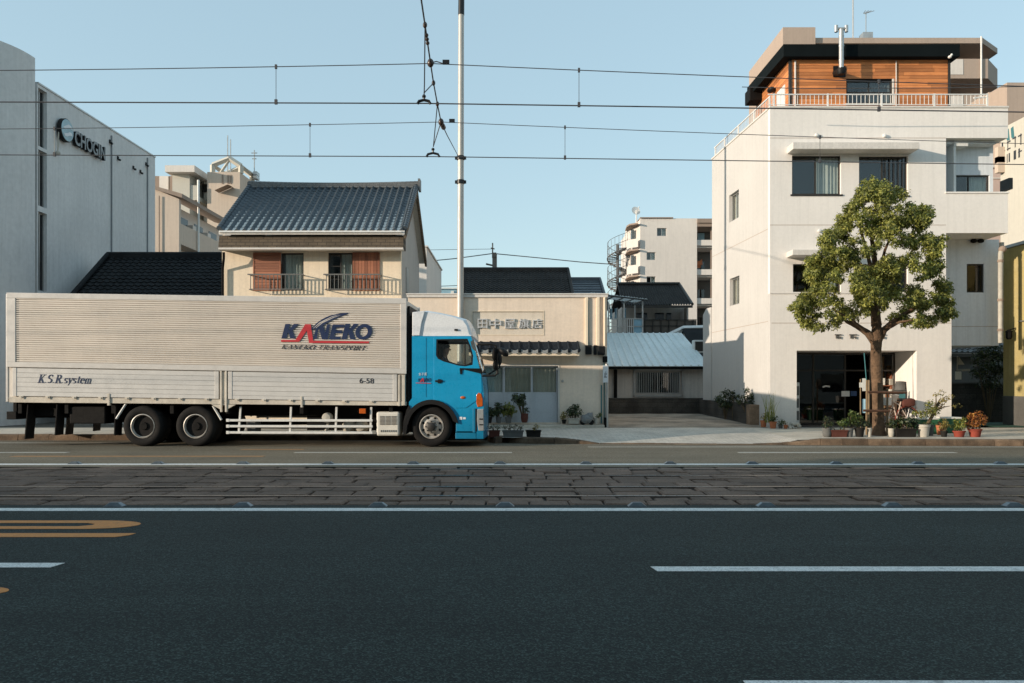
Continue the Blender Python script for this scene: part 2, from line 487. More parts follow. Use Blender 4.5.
# ground
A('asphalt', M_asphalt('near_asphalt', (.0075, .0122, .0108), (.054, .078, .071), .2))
A('asphalt_far', M_asphalt('far_asphalt', (.125, .106, .074), (.26, .232, .178), .16))  # worn grey-beige, with sunlight's warmth and brightness put into the colour
A('paint', M_paint('white_road_paint', (.74, .74, .71), .6))
A('paint_orange', M_paint('orange_road_paint', (.62, .24, .055), .45))
A('paint_faded', M_paint('faded_white_paint', (.46, .45, .40), .7))
A('paint_ofaded', M_paint('faded_orange_paint', (.36, .19, .07), .75))
A('stone', M('tram_stone', (.135, .088, .064), .75, .32, 1.4, .3, bump=.9, bscale=24, bdist=.025, island=.22, spec=.35))
A('stone_bed', M('tram_bed_grit', (.010, .008, .007), .9, .3, 5, bump=.5))
A('rail', M('rail_steel', (.25, .22, .2), .32, .2, 5, metal=.85))
A('kerb', M('kerb_stone', (.135, .092, .06), .92, .55, 3.2, .25, bump=.8, bscale=30, island=.3))
A('pave', M('pavement_blocks', (.53, .485, .42), .85, .16, 1.1, .1, brick=(.2, .1, .006, (.24, .225, .2), 'dg'), bump=.25, bscale=60))
A('pave_con', M('pavement_concrete', (.52, .465, .385), .88, .22, .9, .12, bump=.25, bscale=50))
A('lot', M('lot_concrete', (.30, .245, .19), .9, .5, 1.1, .25, bump=.5, bscale=25))
A('earth', M('bare_ground', (.13, .115, .095), .95, .3, .5))
A('green_mat', M('green_mat', (.03, .085, .055), .9, .2))
# walls
A('bank', M('bank_concrete_panel', (.64, .635, .625), .75, .08, .35, .06, streak=.12, bump=.12, bscale=20))
A('bank_joint', M('bank_joint', (.24, .25, .26), .8))
A('white_wall', M('white_render', (.82, .775, .725), .85, .04, .6, .03, streak=.08, grime=.2, grime_h=.9, bump=.1, bscale=70))
A('white_wall_sun_toned', M('white_render_sun_toned', (.545, .525, .50), .85, .04, .6, .03, streak=.07, grime=.15, grime_h=.9, bump=.1, bscale=70))  # same white render, darker in colour to offset the full sun on this side
A('white_wall_dim', M('white_render_shaded', (.74, .755, .77), .85, .05, .6, .04, streak=.14, bump=.12, bscale=70))  # same white render, the cool tone of shaded recesses put into the colour
A('trim', M('pale_trim', (.68, .64, .59), .6, .05, streak=.12))
A('fascia', M('black_fascia', (.006, .009, .010), .85, .15, streak=.1, spec=.08))
A('wood', M_wood('cedar_siding', (.46, .15, .045), (.66, .26, .085)))
A('shutter', M_wood('rust_brown_shutter', (.27, .095, .05), (.38, .155, .085)))
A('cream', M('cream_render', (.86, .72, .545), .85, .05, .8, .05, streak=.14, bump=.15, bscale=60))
A('cream_shade', M('cream_render_shaded', (.40, .38, .36), .85, .06, .8, .05, streak=.14))  # the cream render, its shade on gable and rear put into a grey colour
A('siding', M('cream_brick_siding', (.80, .665, .535), .8, .05, .8, .04, brick=(.2, .065, .003, (.78, .65, .525), 'xz'), streak=.1, grime=.2, grime_h=.7, bump=.03, bvar=.025))
A('shingle', M('brown_shingle', (.125, .095, .066), .9, .2, 2, .15, brick=(.3, .11, .01, (.05, .04, .03), 'xz'), bump=.4))
A('blue_tile', M('blue_glazed_tile', (.062, .078, .092), .5, .18, 1.5, .12, spec=.6))
A('ridge_tile', M('grey_ridge_tile', (.16, .165, .165), .5, .15, 4, brick=(.3, .06, .008, (.07, .07, .07), 'xz')))
A('black_tile', M('dark_grey_tile', (.017, .018, .019), .7, .35, 2, .2, spec=.15))
A('black_tile2', M('weathered_dark_tile', (.034, .031, .028), .7, .35, 2, .2, spec=.2))
A('metal_roof', M('pale_blue_metal_roof', (.72, .78, .77), .45, .07, .9, .06, metal=.15, streak=.15))
A('house_wall', M('greyish_plaster', (.58, .53, .48), .88, .1, .9, .06, streak=.2, grime=.3, grime_h=1.2))
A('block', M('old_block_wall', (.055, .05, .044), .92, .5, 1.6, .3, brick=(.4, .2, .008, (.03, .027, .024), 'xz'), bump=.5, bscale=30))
A('block_end', M('weathered_stone_post', (.22, .15, .10), .92, .45, 2.4, .25, bump=.5, bscale=30))
A('apt_beige', M('beige_render', (.58, .475, .385), .88, .05, .3, .03, streak=.12))
A('apt_pale', M('pale_render', (.68, .63, .58), .88, .05, .3, .03, streak=.1))
A('apt_brown', M('brown_render', (.30, .23, .185), .88, .05, .3, .03, streak=.1))
A('apt_taupe', M('taupe_tile', (.42, .33, .27), .85, .06, .3, .03, streak=.1))
A('apt_pink', M('pink_render', (.60, .47, .42), .88, .05, .3, .03, streak=.1))
A('apt_white', M('sunlit_white_render', (.56, .53, .46), .88, .05, .3, .03, streak=.08))
A('yellow', M('yellow_corrugated_steel', (.38, .305, .12), .65, .12, .8, .08, streak=.22))
A('grey_base', M('grey_concrete', (.11, .105, .097), .9, .2, 1.2, .1, bump=.3))
A('near_wall', M('near_side_facade', (.38, .35, .31), .85, .1, .5, streak=.15))
A('door_blue', M('pale_blue_grey_door', (.50, .53, .56), .5, .08, 2, streak=.1))
# truck
A('truck_alu', M('truck_aluminium', (.66, .605, .54), .5, .035, .4, .03, metal=.08, streak=.03))
A('truck_rail', M('truck_rail_aluminium', (.61, .585, .55), .42, .05, 1.5, .04, metal=.1))
A('truck_gate', M('truck_gate_aluminium', (.61, .595, .57), .42, .03, .9, .03, metal=.1, streak=.03))
A('truck_beam', M('truck_beam_paint', (.60, .545, .46), .5, .18, 3, .12, streak=.15))
A('cab_blue', M('cab_blue_paint', (.010, .31, .56), .3, .05, 1.5, .03, spec=.5, coat=.5, grime=.45, grime_h=1.25, streak=.1))
A('cab_deep', M('cab_blue_lower', (.006, .17, .31), .4, .08, 2.5))
A('cab_white', M('deflector_white', (.76, .78, .80), .35, .04, 1.5, coat=.3))
A('chassis', M('chassis_black', (.0045, .0042, .004), .75, .3, 5, spec=.2))
A('rim', M('wheel_rim_paint', (.42, .395, .36), .45, .2, 7, metal=.3))
A('rim_dark', M('wheel_hub_dark', (.03, .028, .026), .55, .2, 9))
A('navy', M('navy_lettering', (.012, .028, .085), .5, .05))
A('red', M('red_lettering', (.52, .035, .045), .5, .05))
A('dark_letter', M('dark_lettering', (.035, .04, .05), .5, .05))
A('white_letter', M('white_lettering', (.7, .72, .74), .5, .05))
A('amber', M('amber_lens', (.50, .10, .012), .25, .25, 9, coat=.4))
A('lamp_glass', M('clear_lamp', (.55, .57, .57), .12, .08, metal=.5))
A('chrome', M('chrome', (.7, .7, .68), .12, .05, metal=.95))
A('seat', M('seat_cloth', (.03, .03, .032), .9, .1))
# plants & pots
A('bark', M('tree_bark', (.135, .082, .048), .92, .45, 7, .35, bump=1.0, bscale=22, bdist=.03))
A('stem', M('plant_stem', (.11, .08, .045), .9, .2, 6))
A('leaf_tree', M_leaf('tree_leaves', (.05, .064, .02), (.25, .27, .06), (.56, .54, .14), .4))
A('leaf_dark', M_leaf('dark_leaves', (.016, .028, .012), (.035, .055, .02), (.09, .11, .036), .2))
A('leaf_green', M_leaf('green_leaves', (.03, .055, .015), (.065, .10, .022), (.13, .16, .04), .22))
A('leaf_lime', M_leaf('lime_leaves', (.09, .12, .02), (.18, .20, .035), (.34, .32, .07), .25))
A('leaf_gold', M_leaf('golden_leaves', (.10, .085, .02), (.24, .19, .045), (.40, .33, .10), .25))
A('leaf_rust', M_leaf('rust_leaves', (.10, .03, .012), (.28, .09, .02), (.42, .20, .04), .22))
A('flower', M_leaf('pale_blossoms', (.34, .30, .24), (.5, .46, .40), (.62, .58, .52), .2))
A('terracotta', M('terracotta', (.42, .145, .065), .85, .2, 5, .12))
A('redbrown', M('red_brown_plastic', (.11, .04, .03), .75, .2, 5, spec=.2))
A('redpot', M('red_pot', (.24, .05, .033), .75, .2, 5, spec=.2))
A('darkpot', M('dark_pot', (.02, .018, .016), .8, .3, 5, spec=.15))
A('greypot', M('grey_pot', (.12, .12, .115), .85, .2, 5, .12))
A('palepot', M('pale_pot', (.44, .41, .35), .75, .15, 5, .1))
A('soil', M('potting_soil', (.03, .022, .015), .95, .3, 20))
A('awn_tile', M('awning_tile', (.014, .020, .028), .75, .25, 5, .15, spec=.12))
A('awn_edge', M('awning_eave_tile', (.30, .31, .31), .6, .2, 6))
A('reflector', M('stud_reflector', (.19, .23, .26), .35, .2, 12))
A('sheet', M_leaf('translucent_sheet', (.45, .47, .46), (.5, .52, .51), (.55, .57, .56), .6))
A('cream_paint', M('pinkish_cream_paint', (.60, .48, .40), .5, .1, 6))
A('brace', M('brace_timber', (.10, .05, .03), .9, .25, 6))
A('cardboard', M('dark_cardboard', (.085, .05, .032), .9, .25, 5))
A('bamboo', M('bamboo', (.21, .145, .08), .7, .2, 6))
A('teal', M('teal_paint', (.05, .17, .19), .5, .08))
A('skyblue', M('light_blue_paint', (.25, .42, .52), .5, .06))
A('paper', M('paper', (.7, .7, .66), .9, .03))
A('skin', M('skin', (.42, .23, .16), .6, .06, 8))
A('hair', M('black_hair', (.012, .01, .009), .6, .1, 30))
A('shirt', M('dark_shirt', (.035, .04, .055), .9, .1, 8))
A('green_crate', M('green_crate', (.025, .11, .05), .6, .12, 4))
A('crate_lid', M('white_lid', (.66, .63, .56), .6, .08, 4))
A('sticker', M('blue_sticker', (.03, .07, .17), .5, .05))
A('logo_teal', M('emblem_pale_blue', (.32, .45, .50), .5, .25, 1.6))
A('sign_letter', M('weathered_silver_letters', (.52, .53, .54), .6, .12, 9))
A('sign_panel', M('cream_sign_panel', (.72, .63, .52), .8, .05, 3, streak=.1))
# ================================================================== SETTING
def sheet(name, x0, x1, y0, y1, z, mat, nx=1, ny=1):
    rows = [[(x0 + (x1 - x0) * i / nx, y0 + (y1 - y0) * j / ny, z) for i in range(nx + 1)] for j in range(ny + 1)]
    return MB().grid(rows).build(name, mat, loc=(0, 0, 0), kind='structure')
sheet('ground', -900, 900, -600, 1500, -.06, MAT['earth'])
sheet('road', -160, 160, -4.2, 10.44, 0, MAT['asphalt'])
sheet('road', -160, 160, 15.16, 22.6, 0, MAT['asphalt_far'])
sheet('pavement', -160, 160, -7.5, -4.2, .12, MAT['pave_con'])
sheet('tram_track_bed', -160, 160, 10.44, 15.16, -.035, MAT['stone_bed'])
RAILS = (11.27, 12.27, 13.76, 14.78)
mb = MB()
rows = [(10.50, 10.86), (10.88, 11.20), (11.34, 11.77), (11.79, 12.20), (12.34, 12.78), (12.80, 13.24), (13.26, 13.69), (13.83, 14.27), (14.29, 14.71), (14.85, 15.13)]
for y0, y1 in rows:
    x = -34 + rnd.random()
    while x < 34:
        L = rnd.uniform(.42, .74); g = rnd.uniform(.012, .034)
        a0, a1, b0, b1 = x, x + L, y0 + rnd.uniform(0, .012), y1 - rnd.uniform(0, .012)
        h = rnd.uniform(-.012, .011); t = rnd.uniform(-.006, .006); t2 = rnd.uniform(-.005, .005)
        c = rnd.uniform(.014, .03)
        j = [rnd.uniform(-.012, .012) for _ in range(8)]
        base = [(a0 + j[0], b0, -.05), (a1 + j[1], b0, -.05), (a1 + j[2], b1, -.05), (a0 + j[3], b1, -.05)]
        mid = [(p[0], p[1], h - c * .7) for p in base]
        top = [(a0 + c + j[0], b0 + c, h - t - t2), (a1 - c + j[1], b0 + c, h + t - t2), (a1 - c + j[2], b1 - c, h + t + t2), (a0 + c + j[3], b1 - c, h - t + t2)]
        fs = []
        for o in (0, 4):
            for k in range(4): fs.append((o + k, o + (k + 1) % 4, o + 4 + (k + 1) % 4, o + 4 + k))
        fs.append((8, 9, 10, 11))
        mb.add(base + mid + top, fs); x += L + g
mb.build('tram_track_bed', MAT['stone'], loc=(0, 0, 0), recalc=False, kind='structure')
for y in RAILS:
    mb = MB(); mb.box(-120, 120, y - .032, y + .032, -.05, .006); mb.box(-120, 120, y + .062, y + .082, -.05, -.004)
    mb.build('tram_rail', MAT['rail'], loc=(0, 0, 0), kind='structure')
# painted markings, 4 mm above the road
def mark(polys, mat, z=.004):
    mb = MB()
    for p in polys: mb.prism(p, 'xy', z - .003, z)
    return mb.build('road_marking', mat, loc=(0, 0, 0), kind='structure')
def R4(x0, x1, y0, y1, s=0): return [(x0, y0), (x1, y0), (x1 + s, y1), (x0 + s, y1)]
mark([R4(-120, 120, 9.95, 10.17)], MAT['paint'])
mark([R4(1.235 + k * 9.96, 6.9 + k * 9.96 - .75, 6.76, 6.93, -.03) for k in range(0, 8)], MAT['paint'])
mark([R4(-4.0 - .02 - k * 9.96 - 5.05, -4.0 - k * 9.96, 6.9, 7.07, .03) for k in range(0, 8)], MAT['paint'])
mark([R4(1.24, 120, 4.08, 4.275)], MAT['paint'])
mark([R4(-120, 120, 15.53, 15.78)], MAT['paint'])
mark([R4(-5 + k * 10.2, k * 10.2, 18.2, 18.42) for k in range(-8, 9)], MAT['paint_faded'])
mark([R4(1.9, 120, 19.85, 19.98), R4(-120, -10.4, 21.2, 21.35)], MAT['paint_faded'])
# orange numerals, seen from the side: the bowl of one figure, a stroke, the tip of a second figure
def hairpin(xt, y0, y1, slit, xs, xl=-9.5, n=14):
    c, r = (y0 + y1) / 2, (y1 - y0) / 2
    out = [(xl, y0)] + [(xt - 2.0 * r + 2.0 * r * math.cos(t), c + r * math.sin(t)) for t in [(-.5 + i / n) * math.pi for i in range(n + 1)]] + [(xl, y1)]
    mb = MB()
    h0, h1 = c - slit, c + slit
    hole = [(xl + .6, h0), (xs - .12, h0), (xs, h0 + slit * .7), (xs, h1 - slit * .7), (xs - .12, h1), (xl + .6, h1)]
    mb.plate([out, hole], lambda u, w, z: (u, z, w), .001, .004)
    return mb
hairpin(-4.2, 8.72, 9.25, .105, -4.72).build('road_marking', MAT['paint_orange'], loc=(0, 0, 0), kind='structure')
mark([[(-9.5, 8.26), (-4.12, 8.26), (-4.02, 8.36), (-4.0, 8.47), (-9.5, 8.47)]], MAT['paint_orange'])
hairpin(-3.87, 5.98, 6.24, .05, -4.3).build('road_marking', MAT['paint_orange'], loc=(0, 0, 0), kind='structure')
mark([R4(-10.9, -5.4, 17.25, 17.5), R4(-6.5, -5.0, 19.05, 19.25), R4(-14.5, -11.4, 17.35, 17.5)], MAT['paint_ofaded'])
# kerb: bay behind the truck, then out to the pavement edge and a dropped stretch
def ykerb(x): return 22.2 if x < -.55 else (22.2 - (x + .55) / .2 * 1.2 if x < -.35 else 21.0 - (x + .35) * .062)
def sst(a, b, x):
    t = max(0., min(1., (x - a) / (b - a))); return t * t * (3 - 2 * t)
def drop(x): return sst(1.3, 2.3, x) * (1 - sst(6.7, 7.7, x))
def zside(x, y):
    w = drop(x); yk = ykerb(x)
    return .155 * (1 - w * (1 - sst(0, 1, (y - yk) / 2.3))) + .02 * sst(23.5, 25.4, y)
mb = MB()
def kerb_block(p, q):
    (x0, y0), (x1, y1) = p, q
    d = Vector((x1 - x0, y1 - y0, 0)).normalized(); nrm = Vector((-d.y, d.x, 0))
    L = (Vector((x1, y1, 0)) - Vector((x0, y0, 0))).length
    g = .006
    zz = [.165 * (1 - .88 * drop(x)) + rnd.uniform(-.006, .006) for x in (x0, x1)]
    A0 = Vector((x0, y0, 0)) + d * g; A1 = Vector((x0, y0, 0)) + d * (L - g)
    off = nrm * rnd.uniform(-.01, .01)
    vs = []
    for base, z in ((A0, zz[0]), (A1, zz[1])):
        for w, h in ((0, -.1), (.02, z - .035), (.05, z), (.2, z), (.2, -.1)):
            pt = base + off + nrm * w; vs.append((pt.x, pt.y, h))
    fs = [(i, i + 5, (i + 1) % 5 + 5, (i + 1) % 5) for i in range(5)] + [(0, 1, 2, 3, 4), (9, 8, 7, 6, 5)]
    mb.add(vs, fs)
xs = [-60]
while xs[-1] < -.75: xs.append(min(-.7, xs[-1] + rnd.uniform(.55, .95)))
for a, b in zip(xs[:-1], xs[1:]): kerb_block((a, 22.2), (b, 22.2))
kerb_block((-.7, 22.2), (-.62, 21.55)); kerb_block((-.62, 21.55), (-.45, 21.03))
xs = [-.45]
while xs[-1] < 60: xs.append(xs[-1] + rnd.uniform(.55, .95))
for a, b in zip(xs[:-1], xs[1:]): kerb_block((a, ykerb(a)), (b, ykerb(b)))
mb.build('kerb', MAT['kerb'], loc=(0, 0, 0), kind='structure')
def pave(x0, x1, n, mat):
    rows = []
    for j in range(13):
        rows.append([])
        for i in range(n + 1):
            x = x0 + (x1 - x0) * i / n; yk = ykerb(x) + .12
            y = yk + (25.42 - yk) * j / 12
            rows[-1].append((x, y, zside(x, y)))
    MB().grid(rows).build('pavement', mat, loc=(0, 0, 0), kind='structure')
pave(-60, -.72, 40, MAT['pave_con']); pave(-.45, 7.4, 60, MAT['pave']); pave(7.4, 60, 60, MAT['pave_con'])
MB().grid([[(-.72, 22.32, .155), (-.45, 21.1, .155)], [(-.72, 25.42, .175), (-.45, 25.42, .175)]]).build('pavement', MAT['pave'], loc=(0, 0, 0), kind='structure')
sheet('ground', -60, 60, 25.4, 90, .12, MAT['earth'])
rows = [[(3.06 + (8.2 - 3.06) * i / 8, 25.43 + 7.6 * j / 10, .18 + .16 * (j / 10) ** .7 + rnd.uniform(-.012, .012)) for i in range(9)] for j in range(11)]
MB().grid(rows).build('parking_lot', MAT['lot'], loc=(0, 0, 0), kind='structure')
# weathered strip on the lot front
# cat's-eye studs beside the tram bed
def stud(x, y, label, grp, name='road_stud'):
    t = thing(name, label, 'road stud', (x, y, 0), grp)
    mb = MB(); mb.add([(x-.125,y-.08,0),(x+.125,y-.08,0),(x+.125,y+.08,0),(x-.125,y+.08,0),(x-.05,y-.04,.055),(x+.05,y-.04,.055),(x+.05,y+.04,.055),(x-.05,y+.04,.055)],
        [(0,3,2,1),(4,5,6,7),(0,1,5,4),(1,2,6,5),(2,3,7,6),(3,0,4,7)])
    mb.build('housing', M_stud, t, bevel=.008)
    mb = MB()
    mb.add([(x-.118,y-.05,.0085),(x-.118,y+.05,.0085),(x-.058,y+.036,.0525),(x-.058,y-.036,.0525)], [(0,1,2,3)])
    mb.add([(x+.118,y-.05,.0085),(x+.118,y+.05,.0085),(x+.058,y+.036,.0525),(x+.058,y-.036,.0525)], [(0,1,2,3)])
    mb.each('reflector', MAT['reflector'], t)
    return t
M_stud = M('stud_casting', (.085, .10, .11), .5, .25, 8, metal=.2)
s0 = stud(PX(115, 10.33), 10.33, 'low grey road stud on the near edge of the tram stones beside the white line', 'studs along the near edge of the tram bed')
for px in (243, 378, 505, 637, 766, 892, 1013): dup(s0, (PX(px, 10.33), 10.33, 0))
s1 = stud(PX(75, 15.72), 15.72, 'small grey road stud on the white line across the tram bed near the truck', 'studs along the far edge of the tram bed')
for px in (158, 243, 328, 413, 500, 586, 670, 752, 836, 918, 1000): dup(s1, (PX(px, 15.72), 15.72, 0))
# ================================================================== TRUCK
TY, TS = 19.95, 19.95
def tx(px): return PX(px, TY)
def tz(py): return PZ(py, TY)
TILT = .0175
XT = tx(3)
def tilt(x, y, z): return (x, y, z - TILT * (x - XT) * min(1, max(0, (z - .9) / .5)))
truck = thing('cargo_truck', 'long aluminium box truck with blue cab and white roof deflector parked along the kerb', 'truck', (tx(250), TY + 1.15, 0))
YN, YF = TY, TY + 2.3
# ---- cargo body (straight pixel heights are those of the rear end)
body = MB(); body.box(tx(4), tx(407), YN + .035, YF - .035, tz(399), tz(293)); body.map(tilt)
cargo = body.build('cargo_box', MAT['truck_alu'], truck)
def wing(y, sgn, name):
    mb = MB()
    z0, z1 = tz(362), tz(297.2); n = 30
    prof = []
    for i in range(n):
        a = z0 + (z1 - z0) * i / n; h = (z1 - z0) / n
        prof += [(a, .013), (a + h * .1, -.014), (a + h * .42, -.014), (a + h * .5, .013)]
    prof.append((z1, .013))
    xs = [tx(13) + (tx(402.5) - tx(13)) * k / 60 for k in range(61)]
    mb.grid([[(x, y - sgn * (w + .004 * math.sin(x * 1.1) + .003 * math.sin(x * 2.9 + z * 2)), z) for x in xs] for z, w in prof])
    mb.map(tilt)
    o = mb.build(name, MAT['truck_alu'], truck)
    mb = MB()
    a, b = (y - .022, y + .03) if sgn > 0 else (y - .03, y + .022)
    mb.box(tx(4), tx(408.5), a - .006, b + .006, tz(297.2), tz(291.8)); mb.box(tx(4), tx(13), a, b, tz(361.6), tz(297.2))
    mb.box(tx(402.5), tx(408.5), a, b, tz(361.6), tz(297.2)); mb.box(tx(4), tx(408.5), a - .004, b + .004, tz(366.8), tz(361.6))
    mb.map(tilt); mb.build('wing_frame', MAT['truck_rail'], o, bevel=.006)
    return o
wing(YN, 1, 'wing_panel'); wing(YF, -1, 'wing_panel')
rb = MB(); rb.box(tx(2), tx(4.4), YN + .02, YF - .02, tz(402), tz(293)); rb.map(tilt); rb.build('rear_door', MAT['truck_rail'], truck, bevel=.01)
fb = MB(); fb.box(tx(408.6), tx(411), YN + .1, YF - .1, tz(398), tz(299)); fb.map(tilt); fb.build('front_bulkhead', MAT['black'], truck)
def gate(a, b, y, sgn):
    mb = MB(); zt, zb = tz(367.6), tz(396)
    n = 6; h = (zt - zb) / n
    y0, y1 = (y - .014, y + .03) if sgn > 0 else (y - .03, y + .014)
    for i in range(n): mb.box(tx(a), tx(b), y0 + (.0015 if i % 2 else 0), y1, zb + h * i + .003, zb + h * (i + 1) - .003)
    mb.map(tilt); g = mb.build('side_gate', MAT['truck_gate'], truck)
    mb = MB()
    for u0, u1 in ((a, a + 4), (b - 4, b)): mb.box(tx(u0), tx(u1), y0 - .008, y1, zb - .004, zt + .003)
    mb.map(tilt); mb.each('end_post', MAT['truck_rail'], g, bevel=.005)
    mb = MB()
    k = a + 9
    while k < b - 6:
        for dx in (0,): mb.box(tx(k - 2.2), tx(k + 2.2), y0 - .018, y0 - .001, zb - .035, zb + .012); mb.box(tx(k - .8), tx(k + .8), y0 - .03, y0 - .018, zb - .06, zb + .0)
        k += 27
    mb.map(tilt); mb.build('hinge_row', MAT['truck_beam'], g)
    return g
gate(10, 220, YN, 1); gate(229.5, 399, YN, 1); gate(10, 220, YF, -1); gate(229.5, 399, YF, -1)
mb = MB(); mb.box(tx(6), tx(408), YN + .0, YN + .12, tz(402.6), tz(396.8)); mb.box(tx(6), tx(408), YF - .12, YF, tz(402.6), tz(396.8))
mb.box(tx(6), tx(408), YN + .12, YF - .12, tz(401), tz(397))
mb.map(tilt); mb.build('body_sill', MAT['truck_beam'], truck, bevel=.006)
mb = MB()
for y0, y1 in ((YN - .03, YN + .05), (YF - .05, YF + .03)):
    mb.box(tx(221.5), tx(223.2), y0, y1, tz(412), tz(367)); mb.box(tx(226.4), tx(228.2), y0, y1, tz(412), tz(367))
    mb.box(tx(223.2), tx(226.4), y0 + .03, y1 - .005, tz(404), tz(368))
    mb.prism([(tx(212), tz(403)), (tx(221.3), tz(403)), (tx(221.3), tz(409))], 'xz', y0 + .02, y1); mb.prism([(tx(228.4), tz(403)), (tx(237), tz(403)), (tx(228.4), tz(409))], 'xz', y0 + .02, y1)
    mb.box(tx(400), tx(402), y0 + .01, y1, tz(403), tz(368)); mb.box(tx(404), tx(407), y0 + .01, y1, tz(402), tz(368))
    mb.box(tx(107), tx(109.5), y0, y1, tz(405), tz(392)); mb.box(tx(302.5), tx(304.5), y0, y1, tz(406), tz(391))
mb.map(tilt); mb.each('gate_post', MAT['truck_beam'], truck, bevel=.005)
# ---- lettering on the wing and gates
LY = YN - .0275
def TT(u, w, z): return tilt(u, LY - w, z)
def cr(pts, ox=260, oy=300, k=7.314):    # outline measured on the lettering, to metres on the truck side
    out = []
    for x, y in pts:
        X = tx(ox + x / k); Zr = tz(oy + y / k)
        out.append((X, Zr + TILT * (X - XT)))
    return out
navy = MB(); red = MB()
def poly(mb, pts, w=.004): mb.plate([cr(pts)], TT, 0, w)
for dx in (0, 440):
    poly(navy, [(170+dx+2*(dx>0),283+dx/60),(200+dx,176),(236+dx,176),(206+dx+2*(dx>0),283+dx/60)])
    poly(navy, [(212+dx,238),(262+dx,176),(299+dx,176),(238+dx,240)], .0035)
    poly(navy, [(218+dx,226),(248+dx,216),(274+dx,283+dx/60),(236+dx,283+dx/60)], .003)
poly(navy, [(403,286),(424,208),(446,192),(432,286)]); poly(navy, [(440,188),(476,180),(503,289),(468,289)], .0035); poly(navy, [(480,289),(506,180),(530,180),(510,289)], .003)
poly(navy, [(520,290),(547,180),(577,180),(553,290)]); poly(navy, [(565,180),(633,180),(627,203),(560,203)], .0035); poly(navy, [(558,224),(619,224),(614,246),(553,246)], .0035); poly(navy, [(548,268),(607,268),(601,290),(543,290)], .0035)
def ell(cx, cy, rx, ry, n=28, sh=.12): return [(cx + rx * math.cos(2*math.pi*i/n) - sh * ry * math.sin(2*math.pi*i/n), cy + ry * math.sin(2*math.pi*i/n)) for i in range(n)]
navy.plate([cr(ell(774, 235, 61, 57)), cr(ell(774, 235, 30, 33))[::-1]], TT, 0, .004)
poly(navy, [(383,218),(430,170),(470,142),(520,118),(600,99),(674,97),(605,123),(540,150),(480,186),(425,214)], .005)
poly(red, [(268,303),(346,178),(388,178),(302,306)]); poly(red, [(352,196),(386,178),(404,303),(374,316)], .0035)
poly(red, [(168,292),(280,292),(292,307),(166,306)], .003); poly(red, [(372,299),(816,304),(811,318),(372,315)], .003)
navy.build('lettering', MAT['navy'], truck); red.build('lettering', MAT['red'], truck)
wl = MB()
for a in (0, 14): poly(wl, [(404+a*1.3,208-a*.1),(452+a*1.3,166-a*.1),(540+a*1.3,123+a*.2),(600+a,107+a*.3),(540+a*1.3,127+a*.2),(455+a*1.3,171-a*.1),(408+a*1.3,208-a*.1)], .0065)
wl.build('lettering', MAT['truck_alu'], truck)
# serif italic letters drawn as strokes (thick and thin) with serifs
GL = {  # width, strokes (x0,y0,x1,y1,thickness), serif bars (x0,x1,y)
 'K': (.75, [(.17,0,.17,1,.15),(.2,.42,.62,1,.06),(.3,.55,.64,0,.14)], [(.02,.32,0),(.02,.32,1),(.48,.76,1),(.48,.8,0)]),
 'A': (.75, [(.08,0,.38,1,.06),(.38,1,.66,0,.15),(.2,.34,.54,.34,.06)], [(-.02,.2,0),(.52,.8,0)]),
 'N': (.75, [(.12,0,.12,1,.06),(.12,1,.62,0,.15),(.62,0,.62,1,.06)], [(0,.24,0),(0,.16,1),(.5,.74,1)]),
 'E': (.66, [(.17,0,.17,1,.15),(.2,.97,.58,.97,.06),(.2,.5,.45,.5,.06),(.2,.03,.6,.03,.06),(.58,.97,.58,.78,.05),(.6,.03,.6,.24,.05),(.45,.6,.45,.4,.05)], [(.02,.25,0),(.02,.25,1)]),
 'O': (.75, [('o',.37,.5,.33,.5,.14)], []),
 'T': (.66, [(.32,0,.32,1,.15),(.03,.97,.62,.97,.06),(.03,.97,.03,.76,.05),(.62,.97,.62,.76,.05)], [(.18,.48,0)]),
 'R': (.72, [(.17,0,.17,1,.15),('p',.3,.75,.27,.25,.12),(.36,.5,.64,0,.14)], [(.02,.32,0),(.02,.2,1),(.52,.76,0)]),
 'P': (.66, [(.17,0,.17,1,.15),('p',.3,.74,.27,.26,.12)], [(.02,.32,0),(.02,.2,1)]),
 'S': (.6, [('s',.28,.5,.22,.5,.12)], []), 's': (.42, [('s',.19,.3,.15,.3,.09)], []),
 'y': (.5, [(.06,.62,.24,0,.11),(.44,.62,.14,-.28,.06)], [(-.04,.16,.62),(.34,.54,.62)]),
 't': (.36, [(.16,.04,.16,.85,.11),(.02,.6,.32,.6,.06),(.16,.03,.32,.08,.06)], []),
 'e': (.46, [('c',.22,.31,.19,.31,.1),(.06,.34,.38,.34,.05)], []),
 'm': (.8, [(.1,0,.1,.62,.1),(.38,0,.38,.5,.1),(.66,0,.66,.5,.1),(.1,.5,.24,.62,.06),(.24,.62,.38,.5,.06),(.38,.5,.52,.62,.06),(.52,.62,.66,.5,.06)], [(.02,.2,0),(.3,.48,0),(.58,.76,0)]),
 '.': (.22, [(.06,.05,.14,.05,.1)], []), ' ': (.35, [], []) }
def arc(kind, cx, cy, rx, ry):
    if kind == 'o': a = [(math.pi * 2 * i / 18) for i in range(19)]
    elif kind == 'p': a = [math.pi / 2 - math.pi * i / 8 for i in range(9)]
    elif kind == 'c': a = [.12 + (math.pi * 2 - .9) * i / 14 for i in range(15)]
    if kind == 's':
        top = [(cx + rx * math.cos(t), cy + ry * .5 + ry * .48 * math.sin(t)) for t in [.3 + (math.pi * 1.2) * i / 8 for i in range(9)]]
        bot = [(cx + rx * math.cos(t), cy - ry * .5 + ry * .48 * math.sin(t)) for t in [math.pi * .5 - (math.pi * 1.25) * i / 8 for i in range(9)]]
        return top + bot
    return [(cx + rx * math.cos(t), cy + ry * math.sin(t)) for t in a]
